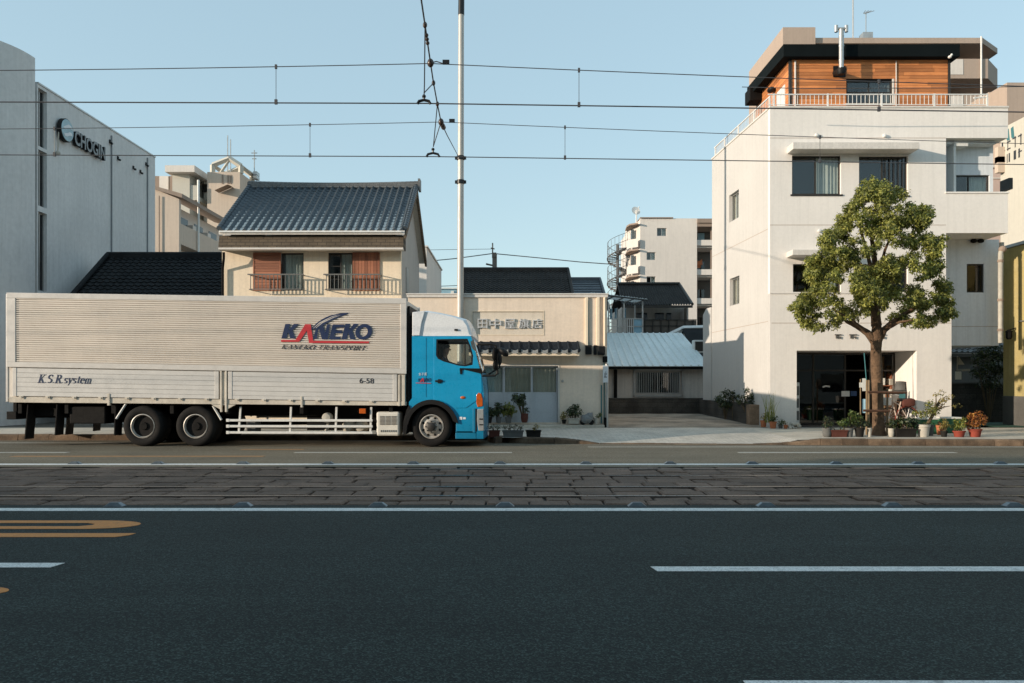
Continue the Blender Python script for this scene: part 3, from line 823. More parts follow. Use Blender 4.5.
def serif_text(s, x0, z0, h, width, T, slant=.25, gap=.06):
    mb = MB(); total = sum(GL[c][0] + gap for c in s); k = width / total; cur = 0; n = 0
    def seg(ax, ay, bx, by, th, lv):
        d = Vector((bx - ax, by - ay)); L = d.length
        if L < 1e-5: return
        p = Vector((-d.y, d.x)) / L * th / 2; e = d / L * th * .12
        q = [(ax - e.x + p.x, ay - e.y + p.y), (bx + e.x + p.x, by + e.y + p.y), (bx + e.x - p.x, by + e.y - p.y), (ax - e.x - p.x, ay - e.y - p.y)]
        mb.plate([[(x0 + (cur + x + y * slant) * k, z0 + y * h) for x, y in q]], T, 0, .003 + .0003 * lv)
    for c in s:
        w, st, se = GL[c]
        for j, t in enumerate(st):
            if isinstance(t[0], str):
                pts = arc(t[0], *t[1:5])
                for i, (a, b) in enumerate(zip(pts[:-1], pts[1:])): seg(*a, *b, t[5] * (.55 + .75 * abs(b[1] - a[1]) / (math.dist(a, b) + 1e-6)), i % 2 + j * 2)
            else: seg(*t, j)
        for i, (a, b, y) in enumerate(se): seg(a, y, b, y, .07, 7 + i % 2)
        cur += w + gap
    return mb
xa = tx(260 + 166 / 7.314); za = tz(300 + 358 / 7.314) + TILT * (xa - XT)
serif_text('KANEKO TRANSPORT', xa, za, tz(346) - tz(350.2), tx(367.5) - xa, TT, .35).build('lettering', MAT['dark_letter'], truck)
LY = YN - .0185
xa = tx(35.5); za = tz(382.6) + TILT * (xa - XT)
serif_text('K.S.R.system', xa, za, tz(374.5) - tz(382.6), tx(90.5) - xa, TT, .28).build('lettering', MAT['navy'], truck)
LY = YN - .0185
xa = tx(361.5); text_mb('6-58', TT, xa, tz(383.2) + TILT * (xa - XT), tx(376) - xa, tz(378) - tz(383.2), 0, .003, bold=.01).build('lettering', MAT['dark_letter'], truck)
# ---- chassis
mb = MB()
for y in (YN + .65, YF - .83): mb.box(tx(6), tx(480), y, y + .18, tz(417), tz(404.5))
for px in (12, 60, 108, 168, 225, 300, 390): mb.box(tx(px), tx(px + 4), YN + .12, YF - .12, tz(414), tz(404))
mb.box(tx(0), tx(10), YN + .12, YF - .12, tz(420), tz(412)); mb.box(tx(2), tx(6), YN + .3, YF - .3, tz(412), tz(400))
mb.prism([(tx(10), tz(404)), (tx(62), tz(404)), (tx(50), tz(417)), (tx(24), tz(417)), (tx(14), tz(411))], 'xz', YN + .35, YF - .35)
for yy in (YN + 1.15,):
    mb.tube([(tx(141), yy, .5), (tx(433), yy, .62)], .07, 10)
for px in (141.2, 195): mb.tube([(tx(px), YN + .1, .51), (tx(px), YF - .1, .51)], .1, 10); mb.ball((tx(px), YN + 1.15, .51), (.24, .24, .24))
mb.tube([(tx(433), YN + .1, .51), (tx(433), YF - .1, .51)], .07, 10)
mb.box(tx(62), tx(120), YN + .8, YF - .8, tz(424), tz(405)); mb.box(tx(13), tx(121), YN + .5, YF - .5, tz(419), tz(403.5)); mb.box(tx(300), tx(408), YN + .75, YF - .75, tz(432), tz(405))
mb.build('chassis', MAT['chassis'], truck, bevel=.01)
MB().box(tx(64), tx(101), YN + .16, YN + .7, tz(424.5), tz(407)).build('tool_box', MAT['chassis'], truck, bevel=.03)
MB().box(tx(385), tx(409), YF - .7, YF - .16, tz(436), tz(408)).build('tool_box', MAT['chassis'], truck, bevel=.03)
def flap(px, z0, z1, lean):
    for ya in (YN + .1, YF - .45):
        mb = MB(); mb.add([(tx(px), ya, tz(z0)), (tx(px + 1), ya, tz(z0)), (tx(px + 1 - lean), ya, tz(z1)), (tx(px - lean), ya, tz(z1)),
             (tx(px), ya + .35, tz(z0)), (tx(px + 1), ya + .35, tz(z0)), (tx(px + 1 - lean), ya + .35, tz(z1)), (tx(px - lean), ya + .35, tz(z1))],
             [(0,1,2,3),(7,6,5,4),(0,4,5,1),(1,5,6,2),(2,6,7,3),(3,7,4,0)]); mb.build('mud_flap', MAT['rubber'], truck)
flap(22, 405, 440, 3); flap(52, 404, 436, 2); flap(112, 404, 436, 1)
mb = MB()
for y in (YN + .06, YF - .1):
    mb.tube([(tx(125), y, tz(403)), (tx(114.5), y, tz(419))], .028, 6); mb.tube([(tx(213), y, tz(406)), (tx(221.5), y, tz(420))], .028, 6)
mb.each('mud_flap_stay', MAT['white_metal'], truck)
def guard(y, s):
    mb = MB()
    for py in (420.4, 426.3, 432.6):
        mb.box(tx(227.5), tx(374), y - .02, y + .02, tz(py + 1.15), tz(py - 1.15)); mb.box(tx(226.6), tx(229.6), y - .026, y + .026, tz(py + 1.5), tz(py - 1.5))
    for a, b in ((240.5, 238.5), (291.5, 290.5), (337.5, 336.5), (372.5, 371.5)):
        mb.add([(tx(a-1), y+.022*s, tz(407)), (tx(a+1), y+.022*s, tz(407)), (tx(b+1), y+.022*s, tz(433)), (tx(b-1), y+.022*s, tz(433)),
                (tx(a-1), y+.06*s, tz(407)), (tx(a+1), y+.06*s, tz(407)), (tx(b+1), y+.06*s, tz(433)), (tx(b-1), y+.06*s, tz(433))],
               [(0,1,2,3),(7,6,5,4),(0,4,5,1),(1,5,6,2),(2,6,7,3),(3,7,4,0)])
    mb.build('side_guard', MAT['white_metal'], truck, bevel=.004)
guard(YN + .06, 1); guard(YF - .06, -1)
# tanks and boxes behind the guard
mb = MB(); mb.lathe([(.0, -.12), (.1, -.11), (.125, -.05), (.125, .12), (.1, .17), (0, .18)], (tx(327), YN + .2, tz(418)), 'y', 18); mb.box(tx(326), tx(328), YN + .2, YN + .26, tz(430), tz(420)); mb.ball((tx(326.5), YN + .14, tz(430.5)), .04)
mb.build('air_dryer', MAT['palepot'], truck, smooth=True)
for px in (345, 358): MB().lathe([(.0, -.3), (.1, -.28), (.17, -.18), (.18, 0), (.18, .3), (.1, .36), (0, .37)], (tx(px), YN + .75, tz(428)), 'y', 18).build('air_tank', MAT['palepot'], truck, smooth=True)
MB().box(tx(243), tx(253), YN + .3, YN + .7, tz(433), tz(421)).build('tool_box', MAT['grey_base'], truck, bevel=.02)
MB().box(tx(361), tx(367.5), YN + .015, YN + .06, tz(413.5), tz(408.5)).build('marker_lamp', MAT['amber'], truck, bevel=.01)
bx = MB(); bx.box(tx(377.5), tx(401), YN + .08, YN + .62, tz(436), tz(411.8)); bat = bx.build('battery_box', MAT['crate_lid'], truck, bevel=.05)
gr = MB()
for i in range(3):
    for k in range(7): gr.box(tx(381.2 + i * 5.9), tx(386.0 + i * 5.9), YN + .066, YN + .084, tz(416 + k * 1.3 + .75), tz(416 + k * 1.3))
for i in range(8): gr.box(tx(382 + i * 2.1), tx(383 + i * 2.1), YN + .07, YN + .084, tz(432), tz(430))
gr.build('grille', MAT['greypot'], bat)
# ---- wheels: tyre, rim, hub and nuts
def wheel(px, zc, near, front):
    x = tx(px); y = YN + .06 if near else YF - .06; s = 1 if near else -1
    def Q(prof, n=40): return MB().lathe([(r, s * w) for r, w in prof], (x, y, zc), 'y', n, caps=False)
    wd = .28 if front else .56
    tyre = Q([(.29, .04), (.33, .0), (.42, -.012), (.475, .005), (.505, .035), (.51, .08), (.51, wd - .05), (.48, wd - .01), (.4, wd), (.29, wd - .02)], 48)
    w = tyre.build('wheel', MAT['rubber'], truck, smooth=True)
    tr = MB()
    for k in range(4): tr.lathe([(.511, s * (.075 + k * .05)), (.5135, s * (.085 + k * .05)), (.5135, s * (.1 + k * .05)), (.511, s * (.11 + k * .05))], (x, y, zc), 'y', 48)
    tr.build('tread', MAT['rubber'], w)
    if front:
        Q([(.30, .012), (.305, .0), (.285, -.004), (.275, .03), (.25, .055), (.18, .03), (.165, .0), (.15, -.02), (.0, -.02)]).build('rim', MAT['rim'], w, smooth=30)
        Q([(.11, -.02), (.105, -.07), (.08, -.085), (0, -.09)], 24).build('hub', MAT['rim_dark'], w, smooth=30)
        nb = MB(); hb = MB()
        for k in range(8):
            t = 2 * math.pi * k / 8; cx_, cz_ = x + .135 * math.cos(t), zc + .135 * math.sin(t)
            nb.lathe([(.018, -s * .02), (.018, -s * .06), (.012, -s * .066)], (cx_, y, cz_), 'y', 6)
            t += math.pi / 8; hb.lathe([(.028, s * .031), (.028, s * .038)], (x + .215 * math.cos(t), y - s * .002, zc + .215 * math.sin(t)), 'y', 12)
        nb.build('wheel_nut', MAT['rim_dark'], w); 
        hb = MB()
        for k in range(8):
            t = 2 * math.pi * (k + .5) / 8; c = Vector((x + .222 * math.cos(t), y + s * .036, zc + .222 * math.sin(t)))
            hb.lathe([(.03, -s * .003), (.03, s * .01)], c, 'y', 12)
        hb.build('hand_hole', MAT['chassis'], w)
    else:
        Q([(.305, .03), (.308, .0), (.29, -.006), (.28, .02), (.262, .06)]).build('rim', MAT['rim'], w, smooth=30)
        Q([(.262, .062), (.24, .16), (.16, .19), (.13, .17), (.12, .1), (.1, .08), (0, .075)]).build('hub', MAT['rim_dark'], w, smooth=30)
        nb = MB()
        for k in range(8):
            t = 2 * math.pi * k / 8; nb.lathe([(.02, s * .18), (.02, s * .11), (.012, s * .1)], (x + .165 * math.cos(t), y, zc + .165 * math.sin(t)), 'y', 6)
        nb.build('wheel_nut', MAT['rim_dark'], w)
for px, f in ((141.2, 0), (195, 0), (433, 1)):
    wheel(px, .512, True, f); wheel(px, .512, False, f)
# ---- cab
_tx = tx
def tx(px): return _tx(px if px < 474 else 474 + (px - 474) * .87)
CY0, CY1 = YN + .015, YF - .015
def T2(u, w, z): return (u, w, z)
def tp(pts): return [(tx(a), tz(b)) for a, b in pts]
side_out = tp([(413.8, 336.4), (472.6, 336.4), (475.5, 346), (479.5, 359), (483.4, 371), (485.6, 381), (486.6, 392), (487, 405), (486.8, 431)]) + \
           tp([(457, 431)]) + tp([(433 + 25.5 * math.cos(t), 428.5 - 27 * math.sin(t)) for t in [rad(a) for a in range(-2, 158, 10)]]) + tp([(410.5, 416), (410.8, 402), (413.8, 398)])
win = tp([(439.2, 340.4), (468.5, 340.2), (471.2, 347), (473.6, 356), (473.2, 364.4), (466, 365.5), (460, 364.6), (447, 361.2), (441, 358.6), (439.2, 355.5)])
cab = MB()
cab.plate([side_out, win], T2, CY0, CY0 + .05); cab.plate([side_out, win], T2, CY1 - .05, CY1)
NB = 12
def nose(px, py, t):      # front skin bulges forward in plan
    b = 1 - (2 * t - 1) ** 4
    return (tx(px) + .03 * b - .02, CY0 + .02 + (CY1 - CY0 - .04) * t, tz(py))
def nose_rows(lst): return [[nose(a, b, k / NB) for k in range(NB + 1)] for a, b in lst]
cab.grid(nose_rows([(484, 372.6), (485.6, 381), (486.6, 392), (487, 405), (486.8, 431)]))
cab.grid([[(tx(413.9), CY0 + .05, tz(336.6)), (tx(413.9), CY1 - .05, tz(336.6))], [(tx(473), CY0 + .05, tz(336.6)), (tx(473), CY1 - .05, tz(336.6))]])
cab.box(tx(413.9), tx(415.5), CY0 + .05, CY1 - .05, tz(402), tz(336.6)); cab.box(tx(415), tx(486), CY0 + .05, CY1 - .05, tz(403), tz(401))
cabo = cab.build('cab', MAT['cab_blue'], truck, recalc=True)
lin = MB()      # dark cabin lining
lin.plate([side_out, win], T2, CY0 + .052, CY0 + .06); lin.plate([side_out, win], T2, CY1 - .06, CY1 - .052)
lin.box(tx(415.6), tx(416.5), CY0 + .07, CY1 - .07, tz(400), tz(337)); lin.box(tx(416.6), tx(472), CY0 + .07, CY1 - .07, tz(338.2), tz(337))
lin.box(tx(470), tx(484), CY0 + .07, CY1 - .07, tz(400), tz(373.5))
lin.build('cabin_lining', MAT['black'], cabo)
for ys in ((CY0 + .02, CY0 + .026), (CY1 - .026, CY1 - .02)):
    g = MB(); g.plate([[(u * .999 + tx(456) * .001, z) for u, z in win]], T2, *ys); g.build('side_window', MAT['glass_cab'], truck)
ws = MB(); ws.grid(nose_rows([(473.5, 340), (476, 348), (480, 361), (483.8, 372)])); ws.build('windscreen', MAT['glass_cab'], truck, smooth=True)
hd = MB(); hd.grid(nose_rows([(472.9, 336.5), (473.5, 340)])); hd.build('windscreen_header', MAT['cab_deep'], truck)
# rubber window surround and drip strip
sur = MB()
def ring(pts, y, w0, w1, k):
    c = Vector((sum(p[0] for p in pts) / len(pts), sum(p[1] for p in pts) / len(pts)))
    out = [tuple(Vector(p) + (Vector(p) - c).normalized() * k) for p in pts]; inn = [tuple(Vector(p) - (Vector(p) - c).normalized() * .012) for p in pts]
    return sur.plate([out, inn[::-1]], T2, y + w0, y + w1)
ring(win, CY0, -.008, .012, .028)
sur.box(tx(466.2), tx(467.2), CY0 - .005, CY0 + .03, tz(365), tz(341))
sur.build('window_seal', MAT['black'], truck)
# door: proud skin with the window left out, handle
dout = tp([(435.6, 338), (473.2, 338), (476.5, 348), (482.4, 368.5), (484.4, 377), (484.9, 392), (478, 401), (468, 407.5), (457, 408), (455, 405), (446, 401), (435.6, 400)])
wbig = []
c = Vector((sum(p[0] for p in win) / len(win), sum(p[1] for p in win) / len(win)))
for p in win: wbig.append(tuple(Vector(p) + (Vector(p) - c).normalized() * .034))
dr = MB(); dr.plate([dout, wbig[::-1]], T2, CY0 - .012, CY0 + .004)
door = dr.build('door', MAT['cab_blue'], truck, bevel=.004)
h = MB(); h.box(tx(437), tx(444.5), CY0 - .045, CY0 - .008, tz(381.9), tz(380.2)); h.box(tx(439.6), tx(442.6), CY0 - .04, CY0 - .008, tz(383.2), tz(379.2)); h.build('handle', MAT['black'], door, bevel=.006)
mb = MB(); mb.box(tx(427.6), tx(428.4), CY0 - .004, CY0 + .004, tz(397), tz(338)); mb.build('panel_seam', MAT['cab_deep'], truck)
mb = MB(); mb.plate([tp([(461.5, 368.2), (485.2, 368.6), (485.2, 374), (464.4, 369.4), (463.6, 374.4), (461.8, 374.2)])], T2, CY0 - .03, CY0 - .013); mb.build('wiper_cowl', MAT['chassis'], truck)
# roof deflector
dfo = tp([(414, 336.2), (414, 312), (427.5, 310.2), (440, 312.2), (455, 315.4), (467.5, 319), (471.2, 326), (473.6, 334.6), (473.2, 336.2)])
rows = []
for t, ins, dz in ((0, .05, -.05), (.03, .012, -.02), (.1, .0, 0), (.5, 0, .03), (.9, 0, 0), (.97, .012, -.02), (1, .05, -.05)):
    rows.append([(x - (ins * 1.5 if i in (5, 6, 7) else 0), CY0 + .02 + (CY1 - CY0 - .04) * t, z + (dz if i in (1, 2, 3, 4, 5) else 0)) for i, (x, z) in enumerate(dfo)])
df = MB(); df.grid(rows); n = len(dfo)
df.f.append(tuple(range(n))); df.f.append(tuple(range(6 * n, 7 * n)))
dfl = df.build('roof_deflector', MAT['cab_white'], truck, smooth=30)
mb = MB(); mb.plate([tp([(414.3, 335.8), (414.3, 312.6), (427, 311.2), (423.5, 323), (421.5, 335.8)])], T2, CY0 - .02, CY0 + .022); mb.build('side_fairing', MAT['cab_white'], dfl, bevel=.01)
mb = MB(); mb.box(tx(456), tx(459.5), CY0 - .02, CY0 + .03, tz(331), tz(329.3)); mb.build('marker_lamp', MAT['black'], dfl, bevel=.008)
mb = MB(); mb.box(tx(409.8), tx(413.2), CY0 + .14, CY1 - .14, tz(404), tz(316)); mb.build('cab_back_cover', MAT['black'], truck)
# wheel arch, steps, bumper, lamps
ar = MB()
outer = [(433 + 27.5 * math.cos(t), 428.5 - 29 * math.sin(t)) for t in [rad(a) for a in range(10, 172, 9)]]; inner = [(433 + 23.2 * math.cos(t), 428.5 - 24.4 * math.sin(t)) for t in [rad(a) for a in range(171, 9, -9)]]
ar.plate([tp(outer + inner)], T2, CY0 - .05, CY0 + .02); ar.prism(tp([(405.6, 421), (408.5, 410), (411, 405), (413, 410), (409.5, 424), (408, 434), (405, 434)]), 'xz', CY0 - .03, CY0 + .45)
ar.build('wheel_arch', MAT['black'], truck, bevel=.012)
MB().box(tx(436), tx(455), CY0 + .35, CY1 - .35, tz(428), tz(402)).build('engine_block', MAT['chassis'], truck)
ws_ = MB(); ws_.grid([[(tx(433 + 26 * math.cos(t)), y, tz(428.5 - 27.5 * math.sin(t))) for t in [rad(a) for a in range(-5, 170, 12)]] for y in (CY0 + .06, CY0 + .5)]); ws_.build('arch_liner', MAT['chassis'], truck)
st = MB(); st.box(tx(457), tx(478.4), CY0 + .03, CY1 - .03, tz(438.6), tz(432.4)); st.box(tx(458), tx(474.5), CY0 + .02, CY0 + .3, tz(423.5), tz(422)); st.box(tx(457.5), tx(459), CY0 + .035, CY0 + .3, tz(432), tz(423.8)); st.box(tx(474.5), tx(477.8), CY0 - .005, CY0 + .3, tz(432.2), tz(408))
step = st.build('step', MAT['cab_deep'], truck, bevel=.012)
mb = MB(); mb.box(tx(459), tx(474.3), CY0 + .1, CY0 + .3, tz(432), tz(424)); mb.build('step_recess', MAT['black'], step)
bp = MB()
rowsb = []
for py in (431, 438.4):
    rowsb.append([(tx(478.6), CY0 + .0, tz(py))] + [(nose(487.4, py, k / NB)[0], nose(487.4, py, k / NB)[1] - .01, tz(py)) for k in range(NB + 1)] + [(tx(478.6), CY1, tz(py))])
bp.grid(rowsb); bp.f.append(tuple(range(NB + 3))); bp.f.append(tuple(range(2 * NB + 5, NB + 2, -1)))
bp.build('bumper', MAT['cab_blue'], truck)
mb = MB(); mb.plate([tp([(478.6, 395), (481.2, 392.4), (484.2, 393.6), (486, 399), (486, 406), (480, 407), (478.6, 403)])], T2, CY0 - .018, CY0 + .08); mb.build('headlight', MAT['amber'], truck, bevel=.012)
mb = MB(); mb.plate([tp([(479.6, 409), (486.8, 408.6), (487.2, 430.4), (481, 430.4), (479.2, 420)])], T2, CY0 - .012, CY0 + .1); fl = mb.build('headlight', MAT['lamp_glass'], truck, bevel=.012)
mb = MB(); mb.box(tx(482), tx(486.4), CY0 - .02, CY0 - .01, tz(419.4), tz(418.2)); mb.box(tx(482), tx(486.6), CY0 - .02, CY0 - .01, tz(425), tz(423.8)); mb.build('trim', MAT['black'], fl)
mb = MB(); mb.plate([tp([(477.4, 408.4), (479.2, 408.4), (479.2, 431), (477.4, 431)])], T2, CY0 - .006, CY0 + .05); mb.build('bumper_gap', MAT['black'], truck)
mb = MB(); mb.ball((tx(464.6), CY0 - .014, tz(397.4)), (.065, .022, .036)); mb.build('marker_lamp', MAT['amber'], truck, smooth=True)
mb = MB(); mb.box(tx(460.8), tx(464), CY0 - .006, CY0 + .002, tz(419.4), tz(416.6)); mb.box(tx(464.8), tx(467.4), CY0 - .006, CY0 + .002, tz(419), tz(417)); mb.build('plate', MAT['white_letter'], truck)
# small cab lettering: three white characters, the little company mark below
DT = lambda u, w, z: (u, CY0 - .009 - w, z)
DT0 = lambda u, w, z: (u, CY0 - .001 - w, z)
text_mb('金子運', DT, tx(420.4), tz(375.6), tx(428.6) - tx(420.4), tz(372.6) - tz(375.6), .0, .003).build('lettering', MAT['white_letter'], truck)
text_mb('KANEKO', DT, tx(419.8), tz(381.6), tx(433) - tx(419.8), tz(378.2) - tz(381.6), .0, .003, shear=.3, bold=.02).build('lettering', MAT['navy'], truck)
mb = MB(); mb.plate([tp([(417.6, 382.6), (433, 383), (432.8, 383.6), (417.6, 383.2)])], DT, 0, .003); mb.plate([tp([(421.6, 382), (424.2, 378), (425.2, 378), (425.8, 382), (424.8, 382), (424.4, 379.6), (423, 382)])], DT, .0, .004); mb.build('lettering', MAT['red'], truck)
tx = _tx
# mirrors
ma = MB()
xm = tx(497.5); ym = CY0 - .02
ma.tube([(tx(479.5), CY0 + .02, tz(344.4)), (tx(484), ym, tz(344.6)), (tx(494), ym - .02, tz(344.6)), (tx(497.4), ym - .02, tz(346)), (tx(498), ym - .02, tz(352)), (tx(498.6), ym, tz(368)), (tx(498.9), ym, tz(373.4)), (tx(496.6), ym, tz(375.6)), (tx(484), CY0 + .02, tz(375.8))], .028, 8)
ma.tube([(tx(498), ym - .02, tz(350)), (tx(503), ym - .02, tz(350))], .022, 6)
arm = ma.build('mirror', MAT['black'], truck, smooth=True)
def mirror_head(px, py, rx, rz, tiltx, mat):
    mb = MB(); c = (tx(px), ym - .01, tz(py))
    mb.ball((0, 0, 0), (rx, .16, rz), 16, 10)
    a = rad(tiltx); mb.map(lambda x, y, z: (c[0] + x * math.cos(a) - z * math.sin(a), c[1] + y, c[2] + x * math.sin(a) + z * math.cos(a)))
    return mb.build('mirror_head', mat, arm, smooth=True)
mirror_head(505, 352.4, .15, .085, -38, MAT['black']); mirror_head(496, 354.6, .06, .17, 0, MAT['chassis']); mirror_head(496.3, 365.5, .05, .12, 0, MAT['chassis'])
ma2 = MB(); ma2.tube([(tx(484), CY1 - .02, tz(345)), (tx(495), CY1 + .02, tz(345)), (tx(497), CY1 + .02, tz(366)), (tx(484), CY1 - .02, tz(374))], .025, 8); ma2.ball((tx(497), CY1 + .03, tz(356)), (.07, .14, .2)); ma2.build('mirror', MAT['black'], truck, smooth=True)
pl = MB(); pl.add([(tx(472.2), CY0 - .02, tz(342)), (tx(475.4), CY0 - .03, tz(339.8)), (tx(478.6), CY0 - .03, tz(346)), (tx(477.2), CY0 - .02, tz(351.5)), (tx(473.6), CY0 - .01, tz(349))], [(0, 1, 2, 3, 4)])
pl.tube([(tx(475.8), CY0 - .012, tz(341)), (tx(479, ), CY0 - .014, tz(352)), (tx(484.2), CY0 - .012, tz(370.5))], .022, 6)
pl.build('pillar_trim', MAT['chrome'], truck)
# cabin: seats, wheel
mb = MB(); mb.box(tx(433), tx(446), CY0 + .3, CY0 + .8, tz(384), tz(378)); mb.prism(tp([(431, 380), (436, 380), (436.5, 356), (432, 356)]), 'xz', CY0 + .32, CY0 + .78); mb.prism(tp([(432.6, 355), (436.4, 355), (436.6, 347.5), (433.4, 347.5)]), 'xz', CY0 + .42, CY0 + .68)
mb.build('seat', MAT['seat'], truck, bevel=.03)
mb = MB(); mb.box(tx(433), tx(446), CY1 - .85, CY1 - .3, tz(384), tz(378)); mb.prism(tp([(431, 380), (436, 380), (436.5, 366), (432, 366)]), 'xz', CY1 - .85, CY1 - .3); mb.build('seat', MAT['seat'], truck, bevel=.03)
swc = Vector((tx(464.5), CY0 + .55, tz(366.5))); ax = Vector((-.5, 0, .87)); u = Vector((0, 1, 0)); v = ax.cross(u)
sw = MB(); sw.tube([swc + (u * math.cos(t) + v * math.sin(t)) * .2 for t in [2 * math.pi * i / 24 for i in range(25)]], .016, 8, cap=False)
sw.tube([swc - v * .19, swc, swc + v * .19], .014, 6); sw.tube([swc - u * .19, swc, swc + u * .19], .014, 6); sw.tube([swc, swc - ax * .3], .03, 8)
sw.build('steering_wheel', MAT['black'], truck, smooth=True)
sw2 = MB(); sw2.box(tx(463), tx(475), CY0 + .2, CY1 - .1, tz(377), tz(369.5)); sw2.build('dashboard', MAT['black'], truck, bevel=.04)
truck.rotation_euler = (0, 0, rad(-1.6))

# ---- driver
def skin_body(name, parent, joints, bones, radii, mat, off, sub=2):
    me = bpy.data.meshes.new(name); me.from_pydata([Vector(j) - Vector(off) for j in joints], bones, [])
    o = bpy.data.objects.new(name, me); COL.objects.link(o)
    m = o.modifiers.new('s', 'SKIN'); m.use_smooth_shade = True
    for i, r in enumerate(radii):
        me.skin_vertices[0].data[i].radius = (r, r) if not isinstance(r, tuple) else r
    me.skin_vertices[0].data[0].use_root = True
    s = o.modifiers.new('u', 'SUBSURF'); s.levels = sub; s.render_levels = sub
    dg = bpy.context.evaluated_depsgraph_get()
    m2 = bpy.data.meshes.new_from_object(o.evaluated_get(dg)); bpy.data.objects.remove(o); bpy.data.meshes.remove(me)
    m2.name = name; m2.materials.clear(); m2.materials.append(mat)
    m2.polygons.foreach_set('use_smooth', [True] * len(m2.polygons))
    o = bpy.data.objects.new(name, m2); COL.objects.link(o)
    if parent: o.parent = parent
    return o
dvx, dvy = tx(444.5), CY0 + .42
def D(dx, dy, z): return (dvx + dx, dvy + dy, z)
hz = tz(349.5)
hip = tz(377)
driver = thing('person', 'driver in a dark shirt sitting at the steering wheel of the blue cab', 'person', (dvx, dvy, hip))
J = [D(-.06,0,hip), D(-.05,0,hip+.2), D(-.03,0,hip+.4), D(0,0,hip+.5), D(.03,0,hz-.06), D(.045,0,hz+.02), D(.05,0,hz+.09),
     D(-.02,-.19,hip+.44), D(.1,-.24,hip+.22), D(.34,-.18,hip+.2), D(-.02,.19,hip+.44), D(.1,.24,hip+.22), D(.34,.18,hip+.2),
     D(.05,-.1,hip), D(.44,-.12,hip+.06), D(.5,-.12,hip-.36), D(.05,.1,hip), D(.44,.12,hip+.06), D(.5,.12,hip-.36)]
B = [(0,1),(1,2),(2,3),(3,4),(4,5),(5,6),(2,7),(7,8),(8,9),(2,10),(10,11),(11,12),(0,13),(13,14),(14,15),(0,16),(16,17),(17,18)]
Rr = [.14,.13,.13,.055,.08,.095,.075,.07,.048,.03,.07,.048,.03,.09,.07,.05,.09,.07,.05]
skin_body('body', driver, J, B, Rr, MAT['skin'], D(0, 0, hip))
sh = [.15,.142,.142,.06]; 
J2 = [J[0], J[1], J[2], D(0,0,hip+.46), J[7], J[8], D(.22,-.21,hip+.21), J[10], J[11], D(.22,.21,hip+.21)]
skin_body('shirt', driver, J2, [(0,1),(1,2),(2,3),(2,4),(4,5),(5,6),(2,7),(7,8),(8,9)], [.15,.142,.142,.075,.08,.062,.05,.08,.062,.05], MAT['shirt'], D(0, 0, hip))
skin_body('trousers', driver, [J[0], J[13], J[14], J[15], J[16], J[17], J[18]], [(0,1),(1,2),(2,3),(0,4),(4,5),(5,6)], [.15,.1,.08,.06,.1,.08,.06], MAT['seat'], D(0, 0, hip))
WL[driver.name] = D(0, 0, hip)
hb = MB(); hb.ball(D(.03, 0, hz + .075), (.112, .095, .1), 14, 10); hb.map(lambda x, y, z: (x - (.03 if z < hz + .05 and x > dvx else 0), y, z)); hb.build('hair', MAT['hair'], driver, smooth=True)
fc = MB(); fc.ball(D(.142, 0, hz + .005), (.025, .016, .022), 8, 6); fc.ball(D(.02, -.092, hz), (.025, .015, .035), 8, 6); fc.ball(D(.02, .092, hz), (.025, .015, .035), 8, 6); fc.build('nose_and_ears', MAT['skin'], driver, smooth=True)
ey = MB()
for s in (-1, 1): ey.ball(D(.122, .035 * s, hz + .03), (.012, .016, .01), 8, 6)
ey.build('eye', MAT['black'], driver)
fg = MB()
for s in (-1, 1):
    base = Vector(D(.36, .18 * s, hip + .2)); tgt = swc + u * .19 * s + v * .02
    for k in range(4):
        o_ = Vector((.0, .0, -.03 + k * .02)); p = tgt + o_
        fg.tube([base + o_ * .6, (base + p) / 2 + Vector((.0, .012 * s, .008)), p + Vector((.02, 0, .015)), p + Vector((.035, -.01 * s, -.012))], [.011, .011, .01, .008], 6)
    fg.tube([base, base + Vector((.04, -.03 * s, .03)), tgt + Vector((-.02, -.03 * s, .03))], [.012, .011, .008], 6)
fg.build('finger', MAT['skin'], driver, smooth=True)
driver.rotation_euler = (0, 0, 0)
a = rad(-1.6); d = Vector(driver.location) - Vector(truck.location)
driver.location = Vector(truck.location) + Vector((d.x * math.cos(a) - d.y * math.sin(a), d.x * math.sin(a) + d.y * math.cos(a), d.z)); driver.rotation_euler = (0, 0, a)
# ================================================================== BANK BUILDING (left)
X1, Y1, Y2 = -17.3, 29.0, 38.6
ZT = PZ(83, Y1)
bank = thing('office_building', 'tall grey concrete office building with curved corner and emblem sign at the left edge', 'building', (-22, 31, 0))
TR = right_facing(X1)
def YB(px): return -X1 * F / (CX - px)          # depth on the long wall for a picture column
def ZB(px, py): return PZ(py, YB(px))
wins = [(YB(38.2), YB(47), ZB(41, 147), ZB(41, 89)), (YB(38.2), YB(47), ZB(41, 206.5), ZB(41, 150.5)), (YB(38.2), YB(47), ZB(41, 291), ZB(41, 212))]
mb = MB(); mb.plate([rect(Y1 + .02, Y2, -.05, ZT)] + [rect(*w)[::-1] for w in wins], TR, -.35, 0)
mb.build('wall', MAT['bank'], bank)
mb = MB()
mb.box(-34, X1 - .36, Y1 + 2, Y2, 0, ZT - .02); mb.box(X1 - .35, X1 - .002, Y2 + .002, Y2 + .01, 0, ZT - .35)
mb.build('wall', MAT['bank'], bank)
